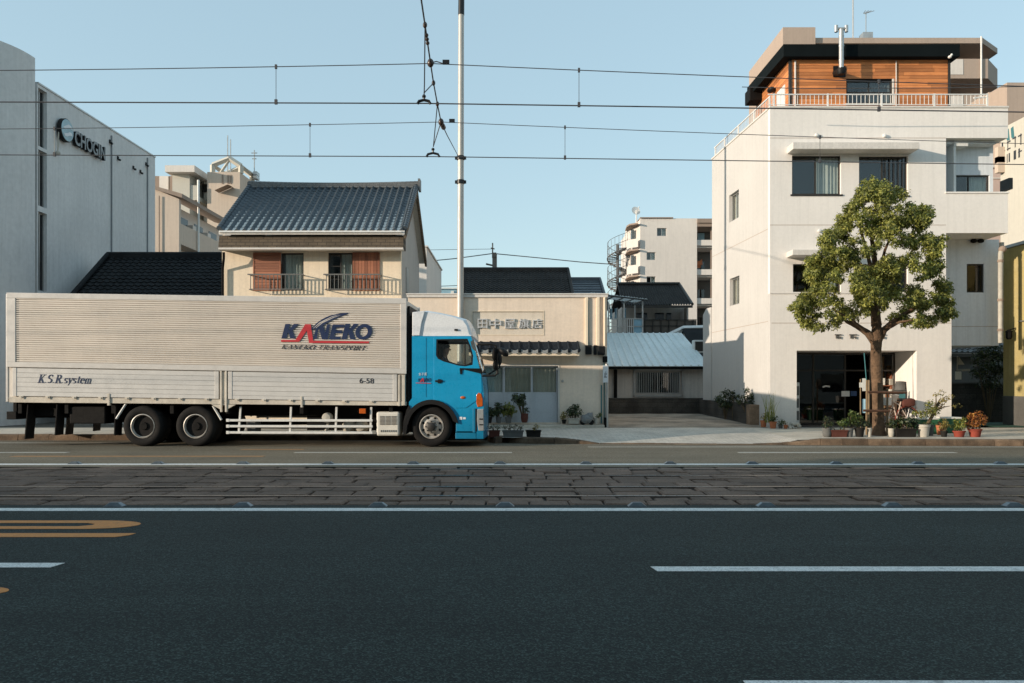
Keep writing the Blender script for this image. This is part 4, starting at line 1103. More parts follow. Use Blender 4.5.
# curved corner tower
cx_, cy_, rr = X1 - 3.05, Y1 - .2, 3.05
ztw = PZ(57, cy_)
pts = [(cx_ + rr * math.cos(t), cy_ + rr * math.sin(t)) for t in [rad(a) for a in range(0, -185, -5)]] + [(cx_ - rr, cy_ + .25), (cx_ + rr - .6, cy_ + .25), (cx_ + rr - .6, cy_ + .12), (cx_ + rr - .005, cy_ + .1)]
mb = MB(); mb.prism(pts, 'xy', -.05, ztw)
mb.build('corner_tower', MAT['bank'], bank, smooth=20)
mb = MB()
mb.box(-60, cx_ - rr + .4, cy_ - 1.5, cy_ + 10, 0, ztw - 1.2); mb.build('wall', MAT['bank'], bank)
for w in wins:
    window(bank, TR, *w, MAT['alu'], 2, (), inset=.12, frame=.05, glass=MAT['glass_dark'])
mb = MB(); T = TR
for px in (111, 147):
    y = YB(px); mb.tbox(T, y - .03, y + .03, .002, .05, 0, ZT - .25)
mb.build('conduit', MAT['bank_joint'], bank)
for px, py in ((109.5, 142), (117.5, 158.5), (133, 168), (140, 172), (145.7, 164.5)):
    y, z = YB(px), ZB(px, py); mb = MB(); mb.tbox(T, y - .06, y + .06, .0, .05, z - .05, z + .1); mb.tbox(T, y - .06, y + .06, .05, .14, z - .1, z - .02)
    mb.build('wall_lamp', MAT['black'], bank, bevel=.02)
mb = MB(); mb.tbox(T, Y1 + .05, Y2 + .02, -.4, .03, ZT, ZT + .06); mb.build('coping', MAT['steel'], bank)
# emblem disc and raised letters
ye, ze = YB(61.8), ZB(61.8, 130.5)
re_ = (ZB(64.5, 119.5) - ZB(64.5, 142.5)) / 2
mb = MB(); mb.lathe([(re_ * .97, .05), (re_, .06), (re_, .2), (re_ * .95, .215), (0, .215)], (X1, ye, ze), 'x', 36); em = mb.build('emblem', MAT['black'], bank, smooth=30)
mb = MB(); mb.lathe([(re_ * .93, .22), (re_ * .9, .232), (0, .234)], (X1, ye, ze), 'x', 36); mb.build('emblem_face', MAT['logo_teal'], em, smooth=30)
def sw_(pts): return [(ye + a * re_, ze + b * re_) for a, b in pts]
mb = MB(); mb.plate([sw_([(-.75, .1), (-.3, .35), (.1, .55), (.5, .5), (.75, .2), (.4, .28), (0, .2), (-.35, .0)])], TR, .238, .244)
mb.plate([sw_([(-.6, -.4), (-.1, -.25), (.3, -.05), (.62, -.1), (.7, -.3), (.3, -.35), (-.1, -.55), (-.45, -.6)])], TR, .238, .244); mb.build('emblem_mark', MAT['white_letter'], em)
yl0, yl1 = YB(70.5), YB(101.5)
z0, h_ = ZB(86, 150), (ZB(86, 131.5) - ZB(86, 150)) * .76
lt = text_mb('CHOGIN', lambda u, w, z: (X1 + w, u, z), yl0, ZB(72, 138) - .62, yl1 - yl0, h_ * 1.0, .05, .12, bold=.05)
zc = [v[2] for v in lt.v]; lt.map(lambda x, y, z: (x, y, z - min(zc) + (ze - h_ * .5 - .06)))
lo = lt.build('lettering', MAT['black'], bank)
lt2 = text_mb('CHOGIN', lambda u, w, z: (X1 + w, u, z), yl0, 0, yl1 - yl0, h_, .172, .006, bold=.02)
zc2 = [v[2] for v in lt2.v]; lt2.map(lambda x, y, z: (x, y, z - min(zc2) + (ze - h_ * .5 - .06))); lt2.build('letter_face', MAT['letter_grey'], lo)
mb = MB(); y = YB(56); mb.tube([(X1 + .1, y, ZB(56, 132)), (X1 + .1, y - .05, ZB(55, 152))], .025, 5); mb.ball((X1 + .1, y - .05, ZB(55, 153)), .09); mb.build('lightning_rod', MAT['palepot'], bank)

# ================================================================== DARK ROOFED HOUSE beside it
Yr = 32.5; zr = PZ(257.5, Yr); xl, xr = PX(107, Yr), -9.75
dy = 4.4; ze_ = zr - dy * .72
h0 = thing('black_roofed_house', 'low house with a black tiled roof squeezed beside the grey office building', 'house', (-13, 33, 0))
mb = MB(); sl = Vector((0, dy, zr - ze_)); nn = Vector((0, -(zr - ze_), dy)).normalized()
tile_slope(mb, (xl, Yr - dy, ze_), (xr - xl, 0, 0), sl, nn, 26, 20, .05, .035)
mb.grid([[(xl, Yr, zr), (xr, Yr, zr)], [(xl, Yr + dy, ze_), (xr, Yr + dy, ze_)]])
r0 = mb.build('roof', MAT['black_tile'], h0, recalc=False)
mb = MB(); mb.box(xl, xr, Yr - .14, Yr + .14, zr - .05, zr + .12); mb.tube([(xl, Yr, zr + .14), (xr, Yr, zr + .14)], .09, 8)
mb.tube([(xl + .06, Yr - dy, ze_ + .08), (xl + .06, Yr - .1, zr + .1)], .09, 8); mb.build('ridge', MAT['black_tile'], r0)
mb = MB(); mb.prism([(Yr - dy + .5, 0), (Yr + dy - .5, 0), (Yr + dy - .5, ze_ + .2), (Yr, zr - .12), (Yr - dy + .5, ze_ + .2)], 'yz', xl + .2, xr - .1); mb.build('wall', MAT['house_wall'], h0)

# ================================================================== CREAM HOUSE, BLUE TILED ROOF
HY0 = 27.0
ch = thing('tiled_house', 'two storey cream house with blue tiled roof and rust brown shutters', 'house', (-6.6, 30, 0))
xa, xb = PX(222, HY0), PX(401, HY0)
zs = PZ(248.5, HY0)
def hx(px): return PX(px, HY0)
def hzz(py): return PZ(py, HY0)
W1 = (hx(253.4), hx(303.6), hzz(290.6), hzz(252.8)); W2 = (hx(328.2), hx(379.8), hzz(290.6), hzz(252.6))
TF = front(HY0)
mb = MB(); mb.plate([rect(xa, xb, .1, 6.4), rect(*W1)[::-1], rect(*W2)[::-1]], TF, -.2, 0); mb.build('wall', MAT['cream'], ch)
Ye, dyr = 26.35, 3.2
zee = PZ(231, Ye); zrr = zee + dyr * .70
rxl, rxr = -9.72, -3.52
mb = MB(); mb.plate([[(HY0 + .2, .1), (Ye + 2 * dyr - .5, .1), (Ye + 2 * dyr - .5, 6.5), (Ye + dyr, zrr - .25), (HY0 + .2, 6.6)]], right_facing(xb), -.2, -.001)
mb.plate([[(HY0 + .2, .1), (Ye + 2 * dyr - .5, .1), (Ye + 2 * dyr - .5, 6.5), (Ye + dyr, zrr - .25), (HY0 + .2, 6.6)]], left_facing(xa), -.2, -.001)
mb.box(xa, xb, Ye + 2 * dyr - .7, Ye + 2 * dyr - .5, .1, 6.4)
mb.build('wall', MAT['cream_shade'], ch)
mb = MB(); sl = Vector((0, dyr, zrr - zee)); nn = Vector((0, -(zrr - zee), dyr)).normalized()
tile_slope(mb, (rxl, Ye, zee), (rxr - rxl, 0, 0), sl, nn, 25, 17, .085, .014, 'roll', 8)
tile_slope(mb, (rxr, Ye + 2 * dyr, zee), (rxl - rxr, 0, 0), Vector((0, -dyr, zrr - zee)), Vector((0, zrr - zee, dyr)).normalized(), 25, 12, .085, .014, 'roll', 4)
rf = mb.build('roof', MAT['blue_tile'], ch, recalc=False)
mb = MB()
for yy, s in ((Ye, 1), (Ye + 2 * dyr, -1)):
    mb.prism([(yy - .03 * s, zee - .12), (Ye + dyr, zrr - .14), (Ye + dyr, zrr - .02), (yy - .03 * s, zee - .0)], 'yz', rxl + .03, rxr - .03)
mb.build('roof_deck', MAT['trim'], rf)
mb = MB(); n = 40       # layered ridge with a slight sag and upturned end
for i in range(n):
    t0, t1 = i / n, (i + 1) / n
    x0, x1 = rxl - .05 + (rxr - rxl + .1) * t0, rxl - .05 + (rxr - rxl + .1) * t1 - .004
    s = .06 * (abs(2 * t0 - 1) ** 2)
    mb.box(x0, x1, Ye + dyr - .16, Ye + dyr + .16, zrr - .06, zrr + .09 + s); mb.tube([(x0, Ye + dyr, zrr + .1 + s), (x1, Ye + dyr, zrr + .1 + s)], .07, 8)
mb.box(rxr + .05, rxr + .13, Ye + dyr - .2, Ye + dyr + .2, zrr - .15, zrr + .27)
mb.build('ridge', MAT['ridge_tile'], rf)
mb = MB()
for xx in (rxl + .02, rxr - .02):
    mb = MB()
    for k in range(22):
        t = k / 22; mb.tube([(xx, Ye + dyr * t, zee + (zrr - zee) * t + .09), (xx, Ye + dyr * (t + .042), zee + (zrr - zee) * (t + .042) + .075)], .085, 8)
    mb.build('verge_tile', MAT['blue_tile'], rf, smooth=True)
mb = MB()
for s in (1, -1):
    yy = Ye if s > 0 else Ye + 2 * dyr
    mb.prism([(yy, zee - .25), (Ye + dyr, zrr - .28), (Ye + dyr, zrr - .02), (yy, zee - .02)], 'yz', rxr - .06, rxr + .02)
mb.build('bargeboard', MAT['shingle'], rf)
mb = MB(); mb.box(rxl + .05, PX(402.5, Ye), Ye - .09, Ye + .02, zee - .065, zee - .018); mb.build('gutter', MAT['white_metal'], ch, bevel=.02)
# shingle band under the eave (short mansard skirt)
zb0, zb1 = PZ(249, HY0 - .45), zee - .13
mb = MB(); mb.prism([(HY0 + .02, zb1), (HY0 - .52, zb1), (HY0 - .62, zb0), (HY0 - .5, zb0 - .03), (HY0 + .02, zb0 - .0)], 'yz', PX(219, HY0 - .55), PX(403.5, HY0 - .55)); mb.build('shingle_skirt', MAT['shingle'], ch)
mb = MB(); mb.prism([(HY0 - .4, zb0 - .06), (HY0 - .62, zb0 - .04), (HY0 - .62, zb0 + .02), (HY0 - .4, zb0 - .001)], 'yz', PX(219, HY0 - .55), PX(403.5, HY0 - .55)); mb.build('skirt_trim', MAT['trim'], ch)
mb = MB(); mb.tube([(hx(228), HY0 - .4, zb0 - .1), (hx(227.5), HY0 - .35, zb0 - .3), (hx(223.8), HY0 - .1, zb0 - .6), (hx(223.8), HY0 - .1, .2)], .045, 8); mb.build('downpipe', MAT['chassis'], ch, smooth=True)
def shutter(a, b, z0, z1, vert):
    mb = MB(); n = 9
    if vert:
        for i in range(n): mb.box(a + (b - a) * i / n + .004, a + (b - a) * (i + 1) / n - .004, HY0 - .035, HY0 + .02, z0 + .02, z1 - .02)
    else:
        for i in range(14): mb.box(a + .02, b - .02, HY0 - .03 - (.006 if i % 2 else 0), HY0 + .02, z0 + (z1 - z0) * i / 14 + .004, z0 + (z1 - z0) * (i + 1) / 14 - .003)
    o = mb.build('shutter', MAT['shutter'], ch)
    f = MB(); f.box(a, a + .04, HY0 - .045, HY0 + .03, z0, z1); f.box(b - .04, b, HY0 - .045, HY0 + .03, z0, z1); f.box(a + .04, b - .04, HY0 - .044, HY0 + .03, z0, z0 + .03); f.box(a + .04, b - .04, HY0 - .044, HY0 + .03, z1 - .03, z1); f.build('shutter_frame', MAT['shutter'], o)
shutter(hx(253.4), hx(281), W1[2], W1[3], False); shutter(hx(352.9), hx(379.8), W2[2], W2[3], True)
window(ch, TF, hx(281.4), W1[1], W1[2], W1[3], MAT['alu_dark'], 1, [(.12, .98, 0)], inset=.06, cm=MAT['curtain'])
window(ch, TF, W2[0], hx(352.6), W2[2], W2[3], MAT['alu_dark'], 2, [(.45, 1, 0)], inset=.06, cm=MAT['curtain'], hbar=[(W2[0], (W2[0] + hx(352.6)) / 2, hzz(266)), (W2[0], (W2[0] + hx(352.6)) / 2, hzz(279))])
def rail(a, b):
    mb = MB(); zt, zb = hzz(275.6), hzz(290.2); y0 = HY0 - .3
    mb.box(a - .1, b + .1, y0 - .02, y0 + .02, zt - .02, zt + .02); mb.box(a - .02, b + .02, y0 - .015, y0 + .015, zb - .015, zb + .015)
    n = 13
    for i in range(n + 1): x = a + (b - a) * i / n; mb.box(x - .011, x + .011, y0 - .01, y0 + .01, zb + .016, zt - .021)
    for x in (a - .05, b + .05): mb.box(x - .015, x + .015, y0 + .021, HY0 - .001, zt - .018, zt + .014); mb.box(x - .015, x + .015, y0 + .016, HY0 - .001, zb - .013, zb + .013)
    mb.build('window_railing', MAT['rail_grey'], ch)
rail(hx(253.5), hx(303)); rail(hx(328.5), hx(380))
mb = MB(); T = right_facing(xb); mb.tbox(T, HY0 + 1.2, HY0 + 1.8, 0, .03, hzz(288), hzz(262)); mb.build('side_window', MAT['alu'], ch)
# pale block behind the gable
far = thing('distant_block', 'narrow pale building just visible behind the gable of the tiled house', 'building', (-6.5, 70, 0))
mb = MB(); mb.box(PX(404, 62), PX(426.6, 62), 62, 75, 0, PZ(247, 62)); mb.build('wall', MAT['apt_pale'], far)
mb = MB(); mb.box(PX(404, 62) - .1, PX(426.6, 62) + .1, 61.9, 75.1, PZ(247, 62), PZ(245.6, 62)); mb.build('parapet', MAT['apt_pale'], far)
far2 = thing('distant_block', 'small light blue block far off between the tiled house and the street pole', 'building', (PX(448, 90), 92, 0))
mb = MB(); mb.box(PX(438, 90), PX(457, 90), 90, 96, 0, PZ(289, 90)); mb.build('wall', MAT['skyblue'], far2)
mb = MB(); mb.box(PX(451, 90), PX(454, 90), 89.9, 90.1, PZ(296, 90), PZ(291, 90)); mb.build('window', MAT['paper'], far2)
mb = MB(); mb.box(PX(438, 90) - .2, PX(457, 90) + .2, 89.8, 96.2, PZ(289, 90), PZ(287.6, 90)); mb.build('roof', MAT['metal_roof'], far2)

# ================================================================== APARTMENTS BEHIND (left)
YA = 50.0; XA = PX(179, YA)
ap = thing('apartment_building', 'beige apartment block with a sloping roofline and stacked balconies behind the grey office', 'building', (-22, 53, 0))
def YAf(px): return XA * F / (px - CX)
za_ = PZ(199, YA)
mb = MB(); mb.prism([(PX(140, YA), 0), (XA, 0), (XA, za_), (PX(156, YA), PZ(189.5, YA)), (PX(140, YA), PZ(183, YA))], 'xz', YA, YA + .3); mb.build('wall', MAT['apt_beige'], ap)
Y2a = 60
mb = MB(); mb.box(PX(140, YA), XA - .9, YA + .3, Y2a, 0, za_ - .1); mb.build('wall', MAT['apt_pale'], ap)
mb = MB(); mb.prism([(PX(153, YA), PZ(189.0, YA)), (XA + .25, za_ + .05), (XA + .25, za_ + .3), (PX(153, YA), PZ(185.6, YA))], 'xz', YA - .15, Y2a + .3); mb.build('roof', MAT['apt_brown'], ap)
TA = right_facing(XA)
for k in range(4):
    zt = PZ(224.5 - .5, YA + .4) - k * 2.75
    b = MB(); b.tbox(TA, YA + .31, Y2a, -.12, .0, zt - 1.15, zt); b.tbox(TA, YA + .31, Y2a, -.9, -.121, zt - 1.3, zt - 1.151); b.tbox(TA, YA + .31, Y2a, -.119, .001, zt - 1.3, zt - 1.152)
    bo = b.build('balcony', MAT['apt_beige'], ap)
    for j, yy in enumerate((52, 54.6, 57.2)):
        m2 = MB(); m2.tbox(TA, yy, yy + 1.5, -.905, -.86, zt - 1.1, zt + .85); m2.build('window', MAT['glass_dark'], ap)
        m2 = MB(); m2.tbox(TA, yy - 1.3, yy - .7, -.85, -.45, zt - .2, zt + .5); m2.build('air_conditioner', MAT['apt_pale'], bo, bevel=.03)
mb = MB(); mb.tube([(XA + .12, 52.8, 0), (XA + .12, 52.8, PZ(180, 52.8))], .07, 6); mb.build('pipe', MAT['white_metal'], ap)
mb = MB(); mb.tube([(XA - 1.2, YA - .1, 0), (XA - 1.2, YA - .1, PZ(196, YA))], .035, 5) ; mb.build('downpipe', MAT['apt_brown'], ap)
YT = 66.0
tw = thing('apartment_tower', 'pinkish tower block with roof frame and antennas rising behind the blue tiled roof', 'building', (PX(205, YT), YT + 5, 0))
def q(px): return PX(px, YT)
def w(py): return PZ(py, YT)
mb = MB(); mb.box(q(120), q(159.5), YT, YT + 8, 0, w(176)); mb.box(q(168.6), q(180), YT, YT + 8, 0, w(176)); mb.build('wall', MAT['apt_brown'], tw)
mb = MB(); mb.box(q(159.5), q(168.6), YT - .05, YT + 8, 0, w(176.2)); mb.build('wall', MAT['apt_pale'], tw)
mb = MB(); mb.box(q(180), q(197), YT - 1.5, YT + 6, w(240), w(179)); mb.box(q(200), q(212), YT + .8, YT + 6, 0, w(178)); mb.build('wall', MAT['apt_white'], tw)
mb = MB(); mb.box(q(176.5), q(205), YT - 2.2, YT + 6.3, w(178.9), w(172.5)); mb.build('roof_slab', MAT['apt_pale'], tw)
mb = MB(); mb.box(q(197.2), q(205), YT - 1.4, YT - 1.3, w(200), w(189.5)); mb.box(q(197.2), q(205), YT - 1.4, YT + .6, w(204), w(200.1)); mb.box(q(203), q(205), YT - 1.3, YT - 1.25, w(189), w(184)); bo = mb.build('balcony', MAT['apt_white'], tw)
mb = MB(); mb.box(q(199), q(204.6), YT + .7, YT + .79, w(190), w(182)); mb.build('window', MAT['glass_dark'], tw)
mb = MB(); mb.box(q(211.8), q(244), YT - 1, YT + 6, 0, w(175.2)); mb.build('stair_tower', MAT['apt_beige'], tw)
mb = MB(); mb.box(q(244), q(262), YT + 2, YT + 6, 0, w(176.5)); mb.build('wall', MAT['apt_brown'], tw)
for px in (227, 232.5, 235):
    mb = MB(); mb.box(q(px) - .06, q(px) + .06, YT - 1.04, YT - 1.005, w(187), w(178)); mb.build('window', MAT['apt_brown'], tw)
mb = MB(); mb.add([(q(223.5), YT - 1.02, w(196)), (q(236), YT - 1.02, w(190.5)), (q(239), YT - 1.02, w(191.5)), (q(239), YT - 2, w(191.5)), (q(236), YT - 2, w(190.5)), (q(223.5), YT - 2, w(196))], [(0, 1, 4, 5), (1, 2, 3, 4)]); mb.build('canopy', MAT['apt_brown'], tw)
fr = MB()
def bar(a, b, y, r=.22): fr.tube([(q(a[0]), y, w(a[1])), (q(b[0]), y, w(b[1]))], r, 4)
for y in (YT - .6, YT + 2.2):
    bar((215.4, 175.5), (215.4, 167), y); bar((215.4, 167), (232, 160.6), y); bar((232, 160.6), (243.4, 168), y); bar((243.4, 168), (243.4, 175.5), y); bar((223, 175), (232, 162), y, .12)
for p in ((215.4, 167), (232, 160.6), (243.4, 168)): fr.tube([(q(p[0]), YT - .6, w(p[1])), (q(p[0]), YT + 2.2, w(p[1]))], .2, 4)
fr.build('roof_frame', MAT['apt_white'], tw)
an = MB()
for px, py in ((219, 128), (222, 132), (246.5, 143)): an.tube([(q(px), YT + 2, w(176)), (q(px), YT + 2, w(py))], .05, 5)
for k, py in enumerate((146, 149, 152)): an.tube([(q(243.5 + k * .4), YT + 2, w(py)), (q(249.5 - k * .4), YT + 2, w(py))], .04, 4)
for py in (166, 170): an.box(q(246.8), q(250.5), YT + 1.6, YT + 2.4, w(py + 3.4), w(py))
an.build('antenna', MAT['steel'], tw)
# ================================================================== SHOP
SY = 25.6
def sx(px): return PX(px, SY)
def sz(py): return PZ(py, SY)
TS_ = front(SY)
shop = thing('small_shop', 'low cream brick shop with raised letters, tiled awning and glazed sliding doors', 'shop', (0, 28, .18))
sl_, sr_, st_ = sx(408), sx(607), sz(297.5)
D0 = (sx(472), sx(558), .33, sz(366))
sgn = (sx(472.5), sx(543.5), sz(334.6), sz(311.6))
mb = MB(); mb.plate([rect(sl_, sr_, .16, st_), rect(*D0)[::-1], rect(*sgn)[::-1]], TS_, -.2, 0); mb.build('wall', MAT['siding'], shop)
mb = MB(); mb.plate([rect(SY + .2, SY + 6.8, .12, st_ - .1)], right_facing(sr_), -.2, -.001); mb.plate([rect(SY + .2, SY + 6.8, .12, st_ - .1)], left_facing(sl_), -.2, -.001)
mb.box(sl_, sr_, SY + 6.6, SY + 6.8, .12, st_ - .1); mb.box(sl_ + .2, sr_ - .2, SY + .21, SY + 6.6, st_ - .5, st_ - .4); mb.build('wall', MAT['cream'], shop)
mb = MB(); mb.box(sl_ - .03, sr_ + .03, SY - .05, SY + .22, st_, st_ + .09); mb.box(sl_ - .05, sr_ + .05, SY - .07, SY + .24, st_ + .091, st_ + .13); mb.build('coping', MAT['trim'], shop, bevel=.01)
mb = MB()
for a, b in ((585, 588), (596.5, 599.5)): mb.box(sx(a), sx(b), SY - .07, SY - .001, sz(346), st_ - .001)
mb.tube([(sx(604.5), SY - .05, sz(346)), (sx(604.5), SY - .05, st_)], .04, 8)
mb.each('pilaster', MAT['cream'], shop, bevel=.01)
# recessed name panel with five raised characters
mb = MB(); mb.tbox(TS_, sgn[0], sgn[1], -.06, -.025, sgn[2], sgn[3]); pan = mb.build('sign_panel', MAT['sign_panel'], shop)
fr = MB(); k = .025
fr.tbox(TS_, sgn[0] - k, sgn[1] + k, -.025, .010, sgn[3], sgn[3] + k); fr.tbox(TS_, sgn[0] - k, sgn[1] + k, -.025, .010, sgn[2] - k, sgn[2])
fr.tbox(TS_, sgn[0] - k, sgn[0], -.025, .009, sgn[2], sgn[3]); fr.tbox(TS_, sgn[1], sgn[1] + k, -.025, .009, sgn[2], sgn[3]); fr.build('sign_frame', MAT['cream'], pan)
def ya_char(x0, x1, z0, z1):      # the third character, stroke by stroke
    mb = MB(); W, H = x1 - x0, z1 - z0; Tq = front(SY + .05); k = 0
    def B(a, b, c, d):
        nonlocal k
        mb.tbox(Tq, x0 + a * W, x0 + b * W, .025, .075 + .0006 * k, z0 + c * H, z0 + d * H); k += 1
    B(.1, .97, .9, 1.0); B(.1, .97, .68, .77); B(.87, .97, .77, .9); B(.06, .17, .0, .9); B(.24, .95, .52, .6); B(.3, .85, .34, .42); B(.36, .46, .42, .52); B(.55, .65, .08, .34); B(.3, .9, .2, .28); B(.2, 1.0, .0, .09); B(.72, .82, .42, .5)
    return mb
ya_char(sx(504.4), sx(515), sz(328.4), sz(318.8)).build('lettering', MAT['sign_letter'], pan)
for c, a, b in zip('田中旗店', (477.6, 489.4, 518.6, 531.6), (487.4, 501.2, 529.2, 542.4)):
    text_mb(c, front(SY + .05), sx(a), sz(328.4), sx(b) - sx(a), sz(318.8) - sz(328.4), .025, .05, bold=.006).build('lettering', MAT['sign_letter'], pan)
mb = MB()
for px in (495, 518, 530): mb.tbox(front(SY + .05), sx(px), sx(px + 1.5), .001, .02, sz(332.4), sz(330.6))
mb.build('fixing', MAT['shutter'], pan)
# tiled awning
za0, za1 = sz(353.6), sz(344.2)
aw = MB(); ax0, ax1 = sx(470), PX(580, SY - .5)
aw.prism([(SY - .001, za0 + .02), (SY - .001, za1 + .08), (SY - .62, za0 + .1), (SY - .64, za0 + .04)], 'yz', ax0, ax1)
awn = aw.build('awning', MAT['awn_tile'], shop)
n = 11; tb = MB(); ar = MB()
for i in range(n + 1):
    x = ax0 + .04 + (ax1 - ax0 - .08) * i / n
    tb.tube([(x, SY - .002, za1 + .07), (x, SY - .66, za0 + .1)], .038, 10); tb.lathe([(.05, -.02), (.05, .0), (.03, -.028), (0, -.028)], (x, SY - .67, za0 + .09), 'y', 14)
    if i < n:
        x1 = x + (ax1 - ax0 - .08) / n
        for (ya, zt2, zb2) in ((SY - .668, .115, .06), (SY - .664, .055, .012)):
            ar.grid([[(x + .045 + (x1 - x - .09) * t, ya, za0 + zt2 - .04 * math.sin(math.pi * t)) for t in (0, .2, .4, .6, .8, 1)], [(x + .045 + (x1 - x - .09) * t, ya, za0 + zb2 - .04 * math.sin(math.pi * t)) for t in (0, .2, .4, .6, .8, 1)]])
tb.build('round_tile', MAT['awn_tile'], awn, smooth=True); ar.build('eave_tile', MAT['awn_edge'], awn, recalc=False)
mb = MB(); mb.box(ax0, ax1 - .02, SY - .6, SY - .002, za0 - .09, za0 + .015); mb.build('awning_soffit', MAT['cream'], shop, bevel=.01)
# sliding doors
def door_leaf(a, b, off):
    T = front(SY + .08 + off); z0, z1 = D0[2], D0[3]; zm = sz(393)
    mb = MB(); f = .05
    mb.tbox(T, a, a + f, -.035, 0, z0, z1); mb.tbox(T, b - f, b, -.035, 0, z0, z1); mb.tbox(T, a + f, b - f, -.034, -.001, z1 - f, z1); mb.tbox(T, a + f, b - f, -.034, -.001, zm - f / 2, zm + f / 2); mb.tbox(T, a + f, b - f, -.034, -.001, z0, z0 + f * 1.6)
    d = mb.build('sliding_door', MAT['door_blue'], shop)
    mb = MB(); mb.tbox(T, a + f * .8, b - f * .8, -.024, -.01, z0 + f, zm - f * .4); mb.build('door_panel', MAT['door_blue'], d)
    mb = MB(); mb.tbox(T, a + f * .8, b - f * .8, -.02, -.014, zm + f * .4, z1 - f * .8); mb.build('pane', MAT['glass'], d)
    rows = [[], []]
    m = int((b - a) / .04)
    for i in range(m + 1):
        u = a + .03 + (b - a - .06) * i / m
        rows[0].append(T(u, -.11 + .022 * math.sin(i * 1.7), zm - .05)); rows[1].append(T(u, -.11 + .022 * math.sin(i * 1.7), z1))
    MB().grid(rows).build('curtain', MAT['curtain_warm'] if a > sx(500) else MAT['curtain'], d, smooth=60, recalc=False)
    return d
door_leaf(sx(472), sx(504), .04); door_leaf(sx(503.4), sx(532.4), 0); door_leaf(sx(531.6), sx(558), .04)
mb = MB(); mb.tbox(TS_, D0[0] - .04, D0[1] + .04, -.19, .015, D0[3], D0[3] + .06); mb.tbox(TS_, D0[1], D0[1] + .05, -.19, .014, D0[2], D0[3]); mb.build('door_frame', MAT['trim'], shop)
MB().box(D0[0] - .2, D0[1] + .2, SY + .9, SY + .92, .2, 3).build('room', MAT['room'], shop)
mb = MB(); mb.box(sl_, sx(603), SY - .45, SY - .003, .1, .27); mb.box(sl_, sx(603), SY - .002, SY + .19, .1, .158); mb.build('door_step', MAT['pave_con'], shop, bevel=.015)
# meters and boxes
for a, b, p, q_, dp in ((585.2, 591.4, 354.6, 345.4, .16), (593.4, 596.4, 355, 345.2, .1), (597.4, 604.4, 355.2, 346.4, .2), (602.4, 607, 362.4, 356.4, .14)):
    MB().box(sx(a), sx(b), SY - dp, SY - .002, sz(p), sz(q_)).build('meter_box', MAT['black'] if a < 600 else MAT['chassis'], shop, bevel=.02)
mb = MB(); mb.tube([(sx(588), SY - .04, st_ - .1), (sx(588.6), SY - .04, sz(346))], .018, 6); mb.tube([(sx(604), SY - .05, sz(362)), (sx(604), SY - .05, .3)], .02, 6); mb.tube([(sx(601.2), SY - .04, sz(385)), (sx(601.2), SY - .04, .3)], .022, 6); mb.each('conduit', MAT['teal'], shop)
mb = MB(); mb.lathe([(.03, -.05), (.03, 0), (.045, .02)], (sx(562.5), SY - .02, sz(381)), 'y', 10); mb.build('vent', MAT['steel'], shop)
# plate on the post at the shop corner
sp = thing('sign_post', 'white plate with small dark characters on a slim grey post at the shop corner', 'sign', (sx(606), SY - .15, .17))
mb = MB(); mb.tube([(sx(606.4), SY - .12, .17), (sx(606.4), SY - .12, sz(364))], .055, 10); mb.build('post', MAT['steel'], sp, smooth=True)
mb = MB(); mb.box(sx(602.2), sx(607.4), SY - .2, SY - .18, sz(382.6), sz(365.6)); pl_ = mb.build('plate', MAT['white_letter'], sp, bevel=.008)
mb = text_mb('止', front(SY - .2), sx(603.3), sz(377.5), sx(606.3) - sx(603.3), sz(371.5) - sz(377.5), .001, .004, bold=.02); mb.build('lettering', MAT['dark_letter'], pl_)
mb = MB(); mb.box(sx(603.6), sx(607.2), SY - .17, SY - .04, .17, .5); mb.build('base', MAT['chassis'], sp, bevel=.02)

# ================================================================== ROOFS BEHIND THE SHOP
def plain_roof_house(name, label, px0, px1, py0, Yr, dy, slope, mat, wallm, cols, rows, rise=.05, px0e=None, px1e=None, ns=4):
    t = thing(name, label, 'house', (PX((px0 + px1) / 2, Yr), Yr, 0))
    zr = PZ(py0, Yr); a, b = PX(px0, Yr), PX(px1, Yr); ze = zr - dy * slope
    mb = MB(); nn = Vector((0, -(zr - ze), dy)).normalized()
    tile_slope(mb, (a, Yr - dy, ze), (b - a, 0, 0), Vector((0, dy, zr - ze)), nn, cols, rows, rise, .03, 'roll', ns)
    mb.grid([[(a, Yr, zr), (b, Yr, zr)], [(a, Yr + dy, ze), (b, Yr + dy, ze)]])
    r = mb.build('roof', mat, t, recalc=False)
    mb = MB(); mb.box(a - .03, b + .03, Yr - .12, Yr + .12, zr - .06, zr + .07); mb.tube([(a - .03, Yr, zr + .08), (b + .03, Yr, zr + .08)], .08, 8)
    for xx in (a, b): mb.tube([(xx, Yr - dy, ze + .07), (xx, Yr, zr + .07)], .07, 8)
    mb.build('ridge', mat, r)
    mb = MB(); mb.prism([(Yr - dy + .5, 0), (Yr + dy - .5, 0), (Yr + dy - .5, ze + .1), (Yr, zr - .2), (Yr - dy + .5, ze + .1)], 'yz', a + .25, b - .25); mb.build('wall', wallm, t)
    return t
plain_roof_house('black_roofed_house', 'house behind the cream shop showing only its dark tiled roof', 462, 568, 270.6, 37.0, 4.2, .52, MAT['black_tile2'], MAT['house_wall'], 24, 18)
plain_roof_house('slate_roofed_house', 'small house with a smooth slate grey roof right of the dark tiled roof', 556, 600, 280, 43.5, 4.0, .5, M('slate_roof', (.05, .06, .07), .5, .15, 1, .1, spec=.5), MAT['house_wall'], 10, 12, .01)
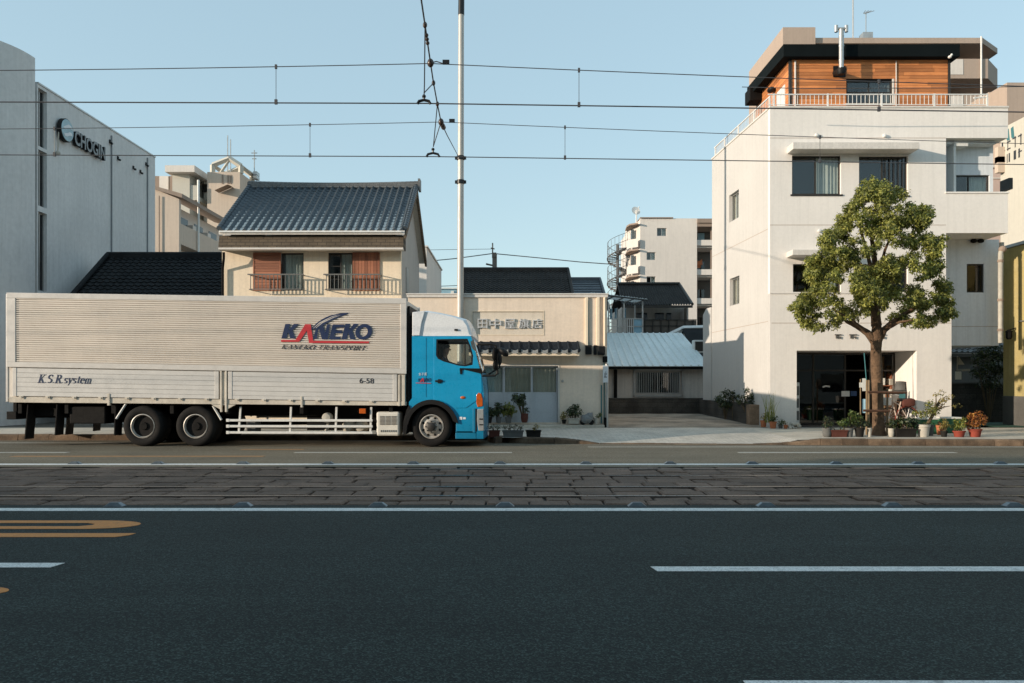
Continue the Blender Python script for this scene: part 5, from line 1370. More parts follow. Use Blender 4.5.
# ================================================================== MID APARTMENT WITH SPIRAL STAIR
YM = 56.0
def mx(px): return PX(px, YM)
def mz(py): return PZ(py, YM)
ma_ = thing('apartment_building', 'pale four storey block with a spiral stair and roof dish behind the dark roofs', 'building', (mx(665), YM + 5, 0))
TM = front(YM)
mw = [(mx(657), mx(666.6), mz(236), mz(228)), (mx(646.6), mx(655.6), mz(260), mz(252.2)), (mx(646.6), mx(655.6), mz(284), mz(276.4))]
mb = MB(); mb.plate([rect(mx(640.2), mx(697), 0, mz(218.4))] + [rect(*q_)[::-1] for q_ in mw], TM, -.3, 0); mb.build('wall', MAT['apt_pale'], ma_)
mb = MB(); mb.box(mx(640.2), mx(697), YM + .31, YM + 9, 0, mz(219)); mb.build('wall', MAT['apt_pale'], ma_)
for q_ in mw: window(ma_, TM, *q_, MAT['alu'], 2, [(.5, .97, 0)], inset=.1, depth=.15)
mb = MB(); mb.box(mx(640), mx(673), YM - .1, YM + 9, mz(218.3), mz(217.4)); mb.box(mx(672), mx(693), YM + 1, YM + 6, mz(218), mz(215.8)); mb.build('parapet', MAT['apt_brown'], ma_)
# left wing turned to the street corner, with small balconies
mb = MB(); mb.prism([(PX(624.5, YM + 6), YM + 6), (PX(626, YM + 2.6), YM + 2.6), (PX(634.2, YM + .9), YM + .9), (mx(640.2), YM + .02), (mx(640.2), YM + 8), (PX(624.5, YM + 6), YM + 8)], 'xy', 0, mz(220.6)); mb.build('corner_wing', MAT['apt_pale'], ma_)
for py in (223, 249, 275):
    mb = MB(); mb.prism([(mx(628.5), YM + .9), (mx(630), YM + .2), (mx(637.6), YM - .3), (mx(639), YM + .35), (mx(639), YM + 1.2), (mx(630), YM + 2.4)], 'xy', mz(py + 1.8), mz(py + .2)); b_ = mb.build('balcony', MAT['apt_brown'], ma_)
    mb = MB(); mb.prism([(mx(628.6), YM + .96), (mx(630.1), YM + .26), (mx(637.5), YM - .24), (mx(637.4), YM - .12), (mx(630.3), YM + .42), (mx(629), YM + 1.1)], 'xy', mz(py + 24.5), mz(py + 16)); mb.build('balcony_wall', MAT['apt_pale'], b_)
    mb = MB(); mb.box(mx(632.6), mx(635.4), YM + .55, YM + .84, mz(py + 20), mz(py + 5)); mb.build('window', MAT['glass_dark'], ma_)
# open balconies on the right wing
mb = MB(); mb.box(mx(697.2), mx(724), YM + 2.2, YM + 9, 0, mz(222)); mb.build('wall', MAT['grey_base'], ma_)
for i, py in enumerate((239.5, 269, 298, 327)):
    mb = MB(); mb.box(mx(697.1), mx(720), YM + .15, YM + .35, mz(py + 5.6), mz(py)); mb.box(mx(697.1), mx(720), YM + .36, YM + 2.19, mz(py + 7.4), mz(py + 5.7)); b_ = mb.build('balcony', MAT['apt_pale'], ma_)
    mb = MB(); mb.box(mx(698.5), mx(704), YM + 2.05, YM + 2.19, mz(py + .5), mz(py - 12)); mb.box(mx(704.8), mx(711.5), YM + 2.07, YM + 2.19, mz(py + .5), mz(py - 12)); mb.build('window', MAT['skyblue'] if i == 0 else MAT['glass_dark'], ma_)
    mb = MB(); mb.box(mx(712.2), mx(713.4), YM + .4, YM + .6, mz(py), mz(py - 20)); mb.build('post', MAT['apt_brown'], b_)
mb = MB(); mb.box(mx(697), mx(722), YM - .1, YM + 9, mz(223), mz(218.8)); mb.box(mx(697.2), mx(722), YM, YM + 2, mz(226.5), mz(223.1)); mb.build('roof_slab', MAT['apt_brown'], ma_)
cl = MB(); cl.box(mx(700), mx(703.6), YM + .9, YM + .94, mz(266), mz(259)); cl.add([(mx(699), YM + .8, mz(262)), (mx(705), YM + .8, mz(257)), (mx(705), YM + .8, mz(263)), (mx(702), YM + .8, mz(264))], [(0, 1, 2, 3)]); cl.build('hanging_laundry', MAT['terracotta'], ma_)
# spiral stair
A('stair', M('weathered_stair_steel', (.11, .115, .12), .6, .2, 3))
ss = MB(); cxs, cys = PX(617.6, YM + 2), YM + 2; rs = .74
z0s, z1s = mz(345), mz(242)
ss.tube([(cxs, cys, 0), (cxs, cys, mz(239.5))], .11, 8)
N_ = 64
for i in range(N_):
    t = 2 * math.pi * 4 * i / N_; z = z0s + (z1s - z0s) * i / N_
    a0, a1 = t, t + 2 * math.pi * 4 / N_ * .9
    P_ = [(cxs, cys), (cxs + rs * math.cos(a0), cys + rs * math.sin(a0)), (cxs + rs * math.cos(a1), cys + rs * math.sin(a1))]
    ss.prism(P_, 'xy', z - .03, z + .03)
    ss.tube([(cxs + rs * math.cos(a0), cys + rs * math.sin(a0), z), (cxs + rs * math.cos(a0), cys + rs * math.sin(a0), z + 1.1)], .012, 4)
for off in (.05, .6, 1.15):
    ss.tube([(cxs + rs * math.cos(2 * math.pi * 4 * i / 128), cys + rs * math.sin(2 * math.pi * 4 * i / 128), z0s + (z1s - z0s) * i / 128 + off) for i in range(129)], .018 if off != .05 else .05, 5)
for py in (249, 272, 298): ss.box(cxs, mx(625), cys - .5, cys + .5, mz(py + .8), mz(py)); ss.box(cxs, mx(625), cys - .52, cys - .48, mz(py - 8), mz(py - 7.4))
ss.build('spiral_stair', MAT['stair'], ma_)
ds = MB(); cd = Vector((PX(637, YM + 3), YM + 3, PZ(209.5, YM + 3)))
ds.tube([(PX(636.6, YM + 3), YM + 3.2, mz(221)), (PX(636.6, YM + 3), YM + 3.1, PZ(210, YM + 3))], .05, 6)
dn = Vector((.3, -1, .35)).normalized(); xu = dn.cross(Vector((0, 0, 1))).normalized(); yu = dn.cross(xu)
ds.grid([[cd + (xu * math.cos(t) + yu * math.sin(t)) * r - dn * (.35 - .5 * (r ** 2)) * .6 for t in [2 * math.pi * k / 20 for k in range(20)]] for r in (.01, .12, .24, .34)], close=True)
ds.tube([cd + yu * .3, cd + dn * .35], .02, 4); ds.ball(tuple(cd + dn * .35), .05, 8, 6)
ds.build('satellite_dish', MAT['white_metal'], ma_, smooth=True)

# ================================================================== DARK ROOFED HOUSE WITH VERANDA
YD = 44.0
dh = thing('veranda_house', 'weathered two storey house with dark sheet roof and a long timber veranda', 'house', (PX(650, YD), YD + 3, 0))
def dx_(px, Y=YD): return PX(px, Y)
def dz_(py, Y=YD): return PZ(py, Y)
ev0, ev1 = dz_(305, YD - .8), dz_(285, YD + 3)
mb = MB(); a0, a1 = PX(622, YD - .8), PX(692.5, YD - .8); b0, b1 = PX(617.4, YD + 3), PX(679.6, YD + 3)
V = Vector((0, 3.8, ev1 - ev0)); rows = []
n = 27
g0 = []; g1 = []
for i in range(n * 4 + 1):
    t = i / (n * 4); hgt = .07 if i % 4 == 1 else 0
    g0.append((a0 + (a1 - a0) * t, YD - .8, ev0 + hgt)); g1.append((b0 + (b1 - b0) * t, YD + 3, ev1 + hgt))
mb.grid([g0, g1]); mb.grid([g1, [(p[0], YD + 6.8, ev0) for p in g1]])
r_ = mb.build('roof', MAT['black_tile2'], dh, recalc=False)
mb = MB(); mb.tube([(b0, YD + 3, ev1 + .08), (b1, YD + 3, ev1 + .08)], .1, 6); mb.tube([(a1, YD - .8, ev0 + .05), (b1, YD + 3, ev1 + .05)], .08, 6); mb.box(a0, a1, YD - .86, YD - .78, ev0 - .15, ev0 - .02); mb.build('ridge', MAT['alu_dark'], r_)
mb = MB(); mb.box(PX(622, YD + 1.3), PX(688, YD + 1.3), YD + 1.3, YD + 6, 0, ev0 + .1); mb.box(PX(688.5, YD) , PX(690, YD), YD + .4, YD + 1.2, dz_(333), ev0); mb.build('wall', MAT['house_wall'], dh)
for a, b in ((640, 651), (659, 668), (671, 676)):
    mb = MB(); mb.box(dx_(a), dx_(b), YD + 1.22, YD + 1.29, dz_(330), dz_(311)); mb.build('window', MAT['glass_dark'], dh)
mb = MB(); mb.box(dx_(627), dx_(696), YD - .12, YD + .0, dz_(332), dz_(320.5)); mb.box(dx_(627), dx_(696), YD + .01, YD + 1.2, dz_(333), dz_(331.5)); ve = mb.build('veranda', M('old_timber', (.14, .115, .095), .9, .25, 2, .15), dh)
mb = MB()
for i in range(9): mb.box(dx_(628 + i * 8), dx_(628.8 + i * 8), YD - .2, YD - .121, dz_(333), dz_(319.5))
mb.box(dx_(627), dx_(696), YD - .18, YD - .13, dz_(320.4), dz_(319.6)); mb.box(dx_(627), dx_(692), YD - .17, YD - .125, dz_(326.6), dz_(325.6)); mb.build('veranda_rail', MAT['alu_dark'], ve)
# steel drying terrace in front of it
YP = 38.4
def pxp(px): return PX(px, YP)
def pzp(py): return PZ(py, YP)
te = thing('roof_terrace', 'rickety steel drying terrace with a translucent canopy beside the shop roof', 'terrace', (pxp(622), YP + 1, 0))
mb = MB()
for y in (YP, YP + 2.4):
    for px in (608.5, 624, 642.6): mb.box(pxp(px) - .03, pxp(px) + .03, y - .03, y + .03, 1.5, pzp(303 if px < 640 else 300))
for py in (318.5, 326, 333.5): mb.box(pxp(608), pxp(643), YP - .03, YP + .03, pzp(py + .7), pzp(py))
for i in range(8): mb.box(pxp(620 + i * 1.9) - .02, pxp(620 + i * 1.9) + .02, YP - .02, YP + .02, pzp(334), pzp(318.7))
mb.box(pxp(608), pxp(643), YP - .02, YP + 2.4, pzp(335), pzp(334.2))
mb.build('frame', MAT['steel'], te)
mb = MB(); mb.box(pxp(634), pxp(642), YP + .04, YP + .07, pzp(334), pzp(319)); mb.build('panel', MAT['skyblue'], te)
cn = MB(); rows = []
for j in range(2):
    y = YP - .5 + 3.2 * j
    rows.append([(PX(590 + 56 * k / 48, YP) , y, pzp(293.5 + 6.5 * k / 48) + j * .15 + .03 * math.sin(k * 2.6)) for k in range(49)])
cn.grid(rows); cn.build('canopy', MAT['sheet'], te)
mb = MB()
for k in range(6): x = PX(592 + 50 * k / 5, YP); mb.tube([(x, YP - .52, pzp(294 + 6.2 * k / 5) - .06), (x, YP + 2.6, pzp(294 + 6.2 * k / 5) + .09)], .035, 5)
mb.tube([(PX(590, YP), YP - .5, pzp(295)), (PX(646, YP), YP - .5, pzp(301.3))], .04, 5); mb.build('rafter', MAT['alu_dark'], te)
# items on the terrace
for px, py, c in ((611.5, 311, 'paper'), (616.5, 312, 'skyblue'), (621, 311, 'paper'), (628, 312, 'curtain_grey')):
    pass
mb = MB()
for px, dx2, wv in ((613, 2.6, .3), (618, 2.2, 1.1), (627, 2.4, 2.2)):
    mb.grid([[(pxp(px + dx2 * t), YP + 1.2 + .04 * math.sin(t * 7 + wv), pzp(z)) for t in (0, .25, .5, .75, 1)] for z in (306, 312, 317.5)])
mb.build('hanging_laundry', MAT['skyblue'], te)

# ================================================================== PALE BLUE METAL ROOFED HOUSE
YBH = 34.4
bh = thing('metal_roofed_house', 'single storey house with a pale blue standing seam metal roof and barred window', 'house', (PX(655, YBH), YBH + 3, .3))
bx0, bx1 = PX(600, YBH), PX(711, YBH)
ze1 = PZ(366, YBH - .5)
zr1 = PZ(333, YBH + 3.2)
wn = (PX(635.6, YBH), PX(680, YBH), PZ(393.6, YBH), PZ(371.6, YBH))
mb = MB(); mb.plate([rect(bx0, bx1, .2, ze1 + .15), rect(*wn)[::-1]], front(YBH), -.18, 0); mb.box(bx0, bx1, YBH + .4, YBH + 6, .2, ze1); mb.build('wall', MAT['house_wall'], bh)
window(bh, front(YBH), *wn, MAT['alu'], 2, [(.0, .12, 0), (.86, 1.0, 0)], inset=.03, depth=.25, cm=MAT['curtain_grey'])
mb = MB()
for i in range(20): x = wn[0] + (wn[1] - wn[0]) * (i + .5) / 20; mb.box(x - .008, x + .008, YBH - .125, YBH - .109, wn[2] - .06, wn[3] + .03)
mb.box(wn[0] - .1, wn[1] + .1, YBH - .14, YBH - .1, wn[3] + .031, wn[3] + .1); mb.box(wn[0] - .1, wn[1] + .1, YBH - .14, YBH - .1, wn[2] - .12, wn[2] - .061)
for x in (wn[0] - .08, wn[1] + .08): mb.box(x - .02, x + .02, YBH - .14, YBH - .001, wn[2] - .119, wn[3] + .099)
mb.build('window_bars', MAT['steel'], bh)
mb = MB(); rx0a, rx1a, rx0b, rx1b = PX(604, YBH - .5), PX(711, YBH - .5), PX(596, YBH + 3.2), PX(681.5, YBH + 3.2)
g0, g1 = [], []
n = 14
for i in range(n * 5 + 1):
    t = i / (n * 5); k = i % 5; hh = .045 if k in (2,) else 0
    g0.append((rx0a + (rx1a - rx0a) * t, YBH - .5, ze1 + hh)); g1.append((rx0b + (rx1b - rx0b) * t, YBH + 3.2, zr1 + hh))
mb.grid([g0, g1]); mb.grid([g1, [(p[0], YBH + 6, zr1 - 1.3) for p in g1]]); mb.grid([[(p[0], p[1], p[2] - .1) for p in g0], g0]); r_ = mb.build('roof', MAT['metal_roof'], bh, recalc=False)
mb = MB(); mb.box(rx0a, rx1a, YBH - .56, YBH - .503, ze1 - .14, ze1 - .02); mb.box(rx0a, rx1a, YBH - .5, YBH - .002, ze1 - .13, ze1 - .06); mb.build('gutter', MAT['chassis'], bh)
mb = MB(); mb.box(PX(614, YBH - .1), PX(617, YBH - .1), YBH - .14, YBH - .002, .25, ze1 - .15); mb.build('downpipe', MAT['chassis'], bh)
# dark roofed annex with pale verge behind, and the air conditioner on it
YX = 36.4
an_ = thing('dark_roofed_annex', 'small annex with black roof and pale verge between metal roof and white building', 'house', (PX(692, YX), YX + 2, 0))
mb = MB(); mb.add([(PX(681.5, YX + 2), YX + 2, PZ(328.5, YX + 2)), (PX(722, YX + 2), YX + 2, PZ(328.5, YX + 2)), (PX(727, YX), YX, PZ(356, YX)), (PX(695, YX), YX, PZ(356, YX))], [(0, 1, 2, 3)]); mb.add([(PX(681.5, YX + 2), YX + 2, PZ(328.5, YX + 2)), (PX(722, YX + 2), YX + 2, PZ(328.5, YX + 2)), (PX(722, YX + 2), YX + 4.4, 3), (PX(672, YX + 2), YX + 4.4, 3)], [(0, 1, 2, 3)])
mb.build('roof', MAT['black_tile'], an_)
mb = MB(); mb.tube([(PX(665, YX + 3), YX + 2.2, PZ(335.5, YX + 2.2)), (PX(684, YX + 2), YX + 2.1, PZ(328, YX + 2)), (PX(722, YX + 2), YX + 2.1, PZ(327, YX + 2))], .12, 4); mb.add([(PX(666, YX + 2), YX + 2.2, PZ(334, YX + 2)), (PX(684, YX + 2), YX + 2.15, PZ(327.2, YX + 2)), (PX(682, YX + 2), YX + 2.15, PZ(334.5, YX + 2))], [(0, 1, 2)]); mb.build('verge', MAT['white_metal'], an_)
mb = MB(); mb.prism([(PX(683, YX + 2), .1), (PX(722, YX + 2), .1), (PX(722, YX + 2), PZ(331, YX + 2)), (PX(685, YX + 2), PZ(331, YX + 2)), (PX(683, YX + 2), 3)], 'xz', YX + 2.05, YX + 4); mb.build('wall', MAT['house_wall'], an_)
acY = 35.6
ac = thing('air_conditioner', 'white air conditioner unit with dark grille standing on the metal roof', 'air conditioner', (PX(700, acY), acY, PZ(355, acY)))
mb = MB(); mb.box(PX(693.6, acY), PX(711, acY), acY, acY + .35, PZ(352.6, acY), PZ(340, acY)); mb.build('casing', MAT['white_metal'], ac, bevel=.025)
mb = MB(); mb.box(PX(695.2, acY), PX(709.4, acY), acY - .012, acY - .002, PZ(351.2, acY), PZ(341.6, acY)); mb.build('grille', MAT['alu_dark'], ac)
mb = MB(); mb.box(PX(694.6, acY), PX(696, acY), acY, acY + .3, PZ(356.5, acY), PZ(352.7, acY)); mb.box(PX(707, acY), PX(709, acY), acY, acY + .3, PZ(356.5, acY), PZ(352.7, acY)); mb.build('stand', MAT['steel'], ac)
# ================================================================== BLOCK WALLS ROUND THE LOT
Yw = 32.8
bw = thing('block_wall', 'low dark block wall across the back of the empty lot', 'wall', (PX(650, Yw), Yw, .3))
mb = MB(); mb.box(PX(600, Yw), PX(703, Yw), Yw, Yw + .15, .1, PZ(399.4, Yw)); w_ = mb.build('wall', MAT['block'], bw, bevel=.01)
mb = MB(); mb.box(PX(600, Yw), PX(703, Yw), Yw - .01, Yw + .16, PZ(399.4, Yw) + .001, PZ(398, Yw)); mb.build('coping', MAT['block'], bw, bevel=.015)
bw2 = thing('block_wall', 'mossy block wall running along the white building beside the lot', 'wall', (7.8, 29, .3))
p0, p1 = Vector((PX(699, 32.78), 32.75, 0)), Vector((PX(748, 26.6), 26.6, 0))
dd = (p1 - p0).normalized(); nn = Vector((-dd.y, dd.x, 0))
def WT(u, w, z): v = p0 + dd * u - nn * w; return (v.x, v.y, z)
L_ = (p1 - p0).length
mb = MB(); zt0, zt1 = PZ(399.4, 32.75), PZ(403.6, 26.6)
mb.plate([[(0, .1), (L_, .1), (L_, zt1), (0, zt0)]], WT, 0, -.15); mb.build('wall', MAT['block'], bw2)
mb = MB(); mb.box(p1.x - .02, p1.x + .36, 26.35, 26.75, .1, PZ(404.6, 26.4)); mb.build('end_pillar', MAT['block_end'], bw2, bevel=.03)
# ================================================================== WHITE BUILDING (right)
RY = 25.4
def rx(px): return PX(px, RY)
def rz(py): return PZ(py, RY)
TRF = front(RY)
wb = thing('white_building', 'white four storey building with a timber clad penthouse and a shop opening', 'building', (11.5, 28, .17))
X0, XM, XE = rx(770), rx(946), rx(1008)
ztop, zled, zbase = rz(108), rz(293.5), .12
wa = (rx(792), rx(841), rz(194.4), rz(155.4)); wb2 = (rx(859), rx(908), rz(195.4), rz(156)); wc = (rx(793), rx(841), rz(292), rz(264)); wd2 = (rx(859), rx(908), rz(292), rz(264))
mb = MB(); mb.plate([rect(X0, XM, zled, ztop)] + [rect(*q_)[::-1] for q_ in (wa, wb2, wc, wd2)], TRF, -.2, 0); mb.build('wall', MAT['white_wall'], wb)
op = (rx(797), rx(917), .1, rz(350.5))
mb = MB(); mb.plate([[(X0 + .012, .1), (op[0], .1), (op[0], op[3]), (op[1], op[3]), (op[1], .1), (rx(952), .1), (rx(952), zled), (X0 + .012, zled)]], front(RY + .03), -.22, 0); mb.build('wall', MAT['white_wall'], wb)
for q_, cu in ((wa, [(.52, .99, 0)]), (wb2, [(.0, .02, 0)]), (wc, [(.6, .97, 0)]), (wd2, [(.1, .5, 0)])):
    window(wb, TRF, *q_, MAT['alu_dark'], 2, cu, inset=.09, cm=MAT['curtain'], hbar=None, bars=0)
for q_ in (wa, wb2):
    mb = MB(); mb.tbox(TRF, q_[0] - .05, q_[1] + .05, -.085, .03, q_[2] - .05, q_[2] - .002); mb.build('sill', MAT['alu_dark'], wb)
mb = MB()
for k in range(5): u = wb2[0] + .8 + .7 * (k + .5) / 5; mb.tbox(TRF, u - .01, u + .01, -.085, -.065, wb2[2] + .05, wb2[3] - .05)
mb.build('window_bars', MAT['alu_dark'], wb)
def grille_line(z, a, b, T, nm='joint'):
    m_ = MB(); m_.tbox(T, a, b, .0015, .004, z - .008, z + .008); return m_
mb = grille_line(rz(138), X0, XM, TRF); mb.v += []; mb.tbox(TRF, X0, XM, .0015, .004, rz(225) - .008, rz(225) + .008); mb.tbox(front(RY + .03), X0 + .06, rx(952), .0015, .004, rz(323) - .008, rz(323) + .008); mb.each('render_joint', MAT['apt_taupe'], wb)
# canopies over the windows
for (a, b, t, bt) in ((787, 919.5, 142, 151.4), (786.5, 843, 249.5, 257.5)):
    mb = MB(); mb.tbox(TRF, rx(a), PX(b, RY - .54), .001, .54, PZ(bt - 2.4, RY - .54), PZ(t, RY - .54)); mb.build('canopy', MAT['trim'], wb, bevel=.015)
# left wall, turned a little off the street line
q0, q1 = Vector((X0, RY + .2, 0)), Vector((7.86, 31.3, 0)); dl = (q1 - q0).normalized(); nl = Vector((-dl.y, dl.x, 0)); LL = (q1 - q0).length
def TL(u, w, z): v = q0 + dl * u + nl * w; return (v.x, v.y, z)
def uL(px):       # where a picture column meets the left wall
    k = (px - CX) / F
    return (k * q0.y - q0.x) / (dl.x - k * dl.y)
def zL(px, py): u = uL(px); return PZ(py, q0.y + dl.y * u)
lw = [(uL(738.8), uL(729.2), zL(734, 220), zL(734, 192.4)), (uL(739.4), uL(729.8), zL(734, 305), zL(734, 277.4))]
mb = MB(); mb.plate([rect(-.165, LL, .1, ztop)] + [rect(*q_)[::-1] for q_ in lw], TL, -.2, 0); mb.build('wall', MAT['white_wall_sun_toned'], wb)
for q_ in lw: window(wb, TL, *q_, MAT['alu'], 2, [(.2, .95, 0)], inset=.1, depth=.3, cm=MAT['curtain_warm'])
mb = MB()
for zz in (zL(734, 246), zL(730, 329)): mb.tbox(TL, 0, LL, .0015, .004, zz - .008, zz + .008)
mb.each('render_joint', MAT['apt_taupe'], wb)
mb = MB(); z5 = rz(310) * 1.0
ez = PZ(311, 31.6)
mb.plate([[(LL + .001, .1), (LL + 1.0, .1), (LL + 1.0, ez - .1), (LL + .6, ez + .12), (LL + .001, ez + .12)]], TL, -2.5, .05); mb.build('rear_annex', MAT['white_wall_sun_toned'], wb)
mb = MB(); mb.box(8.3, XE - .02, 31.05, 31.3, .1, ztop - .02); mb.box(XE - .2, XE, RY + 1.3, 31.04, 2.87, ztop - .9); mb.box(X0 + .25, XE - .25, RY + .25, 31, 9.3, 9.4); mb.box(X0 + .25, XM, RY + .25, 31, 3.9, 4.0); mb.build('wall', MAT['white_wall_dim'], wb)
mb = MB(); mb.tbox(TRF, X0 - .03, XE + .02, -.24, .03, ztop, ztop + .06); mb.tbox(TL, .05, LL + .02, -.24, .03, ztop, ztop + .06); mb.build('coping', MAT['trim'], wb, bevel=.01)
# cantilevered balcony bay on the right
mb = MB(); mb.tbox(TRF, XM + .001, XE, -.18, 0, rz(138), ztop); mb.box(XM + .002, XE, RY + .181, RY + 1.2, rz(138), rz(138) + .18); mb.build('parapet', MAT['white_wall'], wb)
mb = MB(); mb.tbox(TRF, XM + .001, XE, -.16, .0, rz(233), rz(193.4)); mb.box(XM + .002, XE - .002, RY + .161, RY + 1.2, rz(233), rz(233) + .16); mb.tbox(TRF, XM - .03, XE + .03, -.19, .03, rz(193.4), rz(193.4) + .05); mb.build('balcony', MAT['white_wall'], wb, )
RB = RY + .62
rw = (PX(949, RB), PX(989.5, RB), PZ(206, RB), PZ(175, RB))
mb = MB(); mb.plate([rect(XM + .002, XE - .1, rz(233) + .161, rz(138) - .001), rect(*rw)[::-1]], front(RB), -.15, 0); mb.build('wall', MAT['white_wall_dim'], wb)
window(wb, front(RB), *rw, MAT['alu_dark'], 2, [(.5, .98, 0)], inset=.05, depth=.3, cm=MAT['curtain'])
mb = MB(); mb.box(PX(947, RB) + .0, PX(949.4, RB), RB - .4, RB - .002, rz(233) + .17, rz(138) - .2); mb.box(PX(947, RB), PX(961, RB), RB - .42, RB - .003, rz(138) - .2, rz(138) - .003); mb.build('duct', MAT['white_metal'], wb, bevel=.01)
RC = RY + 1.15
rv = (PX(966.8, RC), PX(984, RC), PZ(292.5, RC), PZ(263.8, RC))
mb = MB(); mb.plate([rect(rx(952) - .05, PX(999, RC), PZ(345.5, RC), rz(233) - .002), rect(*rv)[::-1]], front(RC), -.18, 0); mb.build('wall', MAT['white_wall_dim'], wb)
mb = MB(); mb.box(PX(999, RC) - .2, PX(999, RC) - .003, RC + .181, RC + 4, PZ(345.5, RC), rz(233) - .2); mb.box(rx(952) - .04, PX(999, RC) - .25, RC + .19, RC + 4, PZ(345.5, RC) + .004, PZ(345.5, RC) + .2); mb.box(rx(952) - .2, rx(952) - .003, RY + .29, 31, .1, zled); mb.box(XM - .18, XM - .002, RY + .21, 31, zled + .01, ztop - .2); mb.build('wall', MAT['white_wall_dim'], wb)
window(wb, front(RC), *rv, MAT['alu_dark'], 1, (), inset=.05, depth=.3, glass=MAT['glass_dark'])
mb = MB(); mb.tbox(front(RC), rx(952), PX(999, RC) - .02, .0015, .004, PZ(326.5, RC) - .008, PZ(326.5, RC) + .008); mb.build('render_joint', MAT['apt_taupe'], wb)
mb = MB()
for px, py, Y_ in ((816, 135.5, RY), (884, 136, RY), (819, 231, RY)):
    mb.lathe([(.03, -.09), (.055, -.07), (.055, -.02), (.04, .0)], (PX(px, Y_), Y_, PZ(py, Y_)), 'y', 12)
mb.each('vent_cap', MAT['white_metal'], wb, smooth=30)
mb = MB()
for px in (972, 979): mb.ball((PX(px, RC), RC - .1, PZ(241.5, RC)), (.11, .09, .07))
mb.each('wall_lamp', MAT['chassis'], wb, smooth=True)
# small raised characters above the opening
R5 = random.Random(9)      # illegible at this distance: three small clusters of raised strokes
for a, b in ((835, 841.5), (849.5, 857), (879.5, 885.5)):
    mb = MB(); x0_, x1_, z0_, z1_ = rx(a), rx(b), rz(338.4), rz(334.2); Tq = front(RY + .03)
    mb.tbox(Tq, x0_, x1_, .004, .04, z1_ - .03, z1_); mb.tbox(Tq, x0_ + .03, x0_ + .06, .004, .042, z0_, z1_ - .031); mb.tbox(Tq, x0_ + .062, x1_ - .02, .004, .041, z0_ + .03 + .02 * R5.random(), z0_ + .062); mb.tbox(Tq, x1_ - .06, x1_ - .03, .004, .043, z0_ - .01, z0_ + .029)
    mb.build('lettering', MAT['grey_base'], wb)
# railing on the parapet
def railing(T, u0, u1, z0, h, posts, name='roof_railing', w=-.1):
    mb = MB()
    mb.tbox(T, u0, u1, w - .02, w + .02, z0 + h - .032, z0 + h); mb.tbox(T, u0, u1, w - .012, w + .012, z0 + .07, z0 + .088)
    n = int((u1 - u0) / .135)
    for i in range(1, n): u = u0 + (u1 - u0) * i / n; mb.tbox(T, u - .0075, u + .0075, w - .0075, w + .0075, z0 + .088, z0 + h - .032)
    for u in posts: mb.tbox(T, u - .024, u + .024, w - .022, w + .022, z0 - .0, z0 + h + .01)
    return mb.build(name, MAT['white_metal'], wb)
zr_ = ztop + .06
rh = PZ(94.6, RY + .1) - ztop - .04
railing(TRF, rx(766.5) + .08, rx(989.6), zr_, rh, [rx(p) for p in (775, 829, 883, 936, 989)])
railing(TL, .05, LL, zr_, rh, [.1, 1.5, 3, 4.5, LL - .1])
mb = MB(); mb.tube([(rx(975.5), RY + .12, zr_ + .3), (rx(988), RY + .12, zr_ + rh - .1)], .03, 5); mb.build('railing_brace', MAT['white_metal'], wb)
# timber penthouse
PYF, PYW = 27.0, 27.3
pf0, pf1 = PX(783.5, PYF), PX(960, PYF)
w0_, w1_ = PX(790, PYW), PX(948, PYW)
zf1, zf0 = PZ(44, PYF), PZ(56.5, PYF)
pb = 31.0
pw = (PX(846.6, PYW), PX(892, PYW), PZ(103.6, PYW), PZ(80.6, PYW))
def boards(mb, T, u0, u1, z0, z1, hole=None, h=.115):
    z = z0
    while z < z1 - .01:
        zz = min(z + h - .008, z1)
        segs = [(u0, u1)]
        if hole and zz > hole[2] - .03 and z < hole[3] + .03: segs = [(u0, hole[0] - .02), (hole[1] + .02, u1)]
        for a, b in segs:
            cuts = [a]; 
            while cuts[-1] < b: cuts.append(min(b, cuts[-1] + rnd.uniform(1.1, 2.6)))
            if len(cuts) > 2 and cuts[-1] - cuts[-2] < .3: cuts.pop(-2)
            for c, d_ in zip(cuts[:-1], cuts[1:]): mb.tbox(T, c + .002, d_ - .002, .0, .02 + rnd.uniform(0, .004), z, zz)
        z += h
mb = MB(); boards(mb, front(PYW), w0_ + .05, w1_ - .02, ztop - .3, zf0 - .0, pw)
TPL = left_facing(w0_)
boards(mb, TPL, PYW + .05, pb, ztop - .3, zf0 + .1)
ph = mb.build('penthouse_wall', MAT['wood'], wb)
mb = MB(); mb.plate([rect(w0_ + .1, w1_ - .05, ztop - .5, zf0), rect(*pw)[::-1]], front(PYW), -.12, -.003); mb.tbox(TPL, PYW + .06, pb, -.12, -.003, ztop - .5, zf0); mb.build('backing_wall', MAT['chassis'], ph)
mb = MB(); mb.tbox(front(PYW), w0_ - .04, w0_ + .045, -.05, .05, ztop - .3, zf0 - .02); mb.tbox(front(PYW), w1_ - .02, w1_ + .06, -.05, .05, ztop - .3, zf0 - .02); mb.build('corner_post', MAT['alu_dark'], ph)
mb = MB(); mb.tube([(w0_ + .16, PYW - .06, ztop - .2), (w0_ + .16, PYW - .06, zf0 - .05)], .03, 8); mb.tube([(PX(895.5, PYW), PYW - .05, ztop - .2), (PX(895.5, PYW), PYW - .05, zf0 - .05)], .018, 8); mb.build('downpipe', MAT['apt_pale'], ph)
window(wb, front(PYW), *pw, MAT['alu_dark'], 2, [(.5, .98, .0)], inset=.03, depth=.3, cm=MAT['curtain_grey'], hbar=[(pw[0], pw[1], PZ(92, PYW))])
mb = MB(); fx = .012
mb.tbox(front(PYW), pw[1] + .001, pw[1] + .06, -.02, .04, pw[2] - .05, pw[3] + .05); mb.tbox(front(PYW), pw[0] - .05, pw[1], -.02, .04, pw[2] - .05, pw[2] - .002); mb.build('window_trim', MAT['trim'], ph)
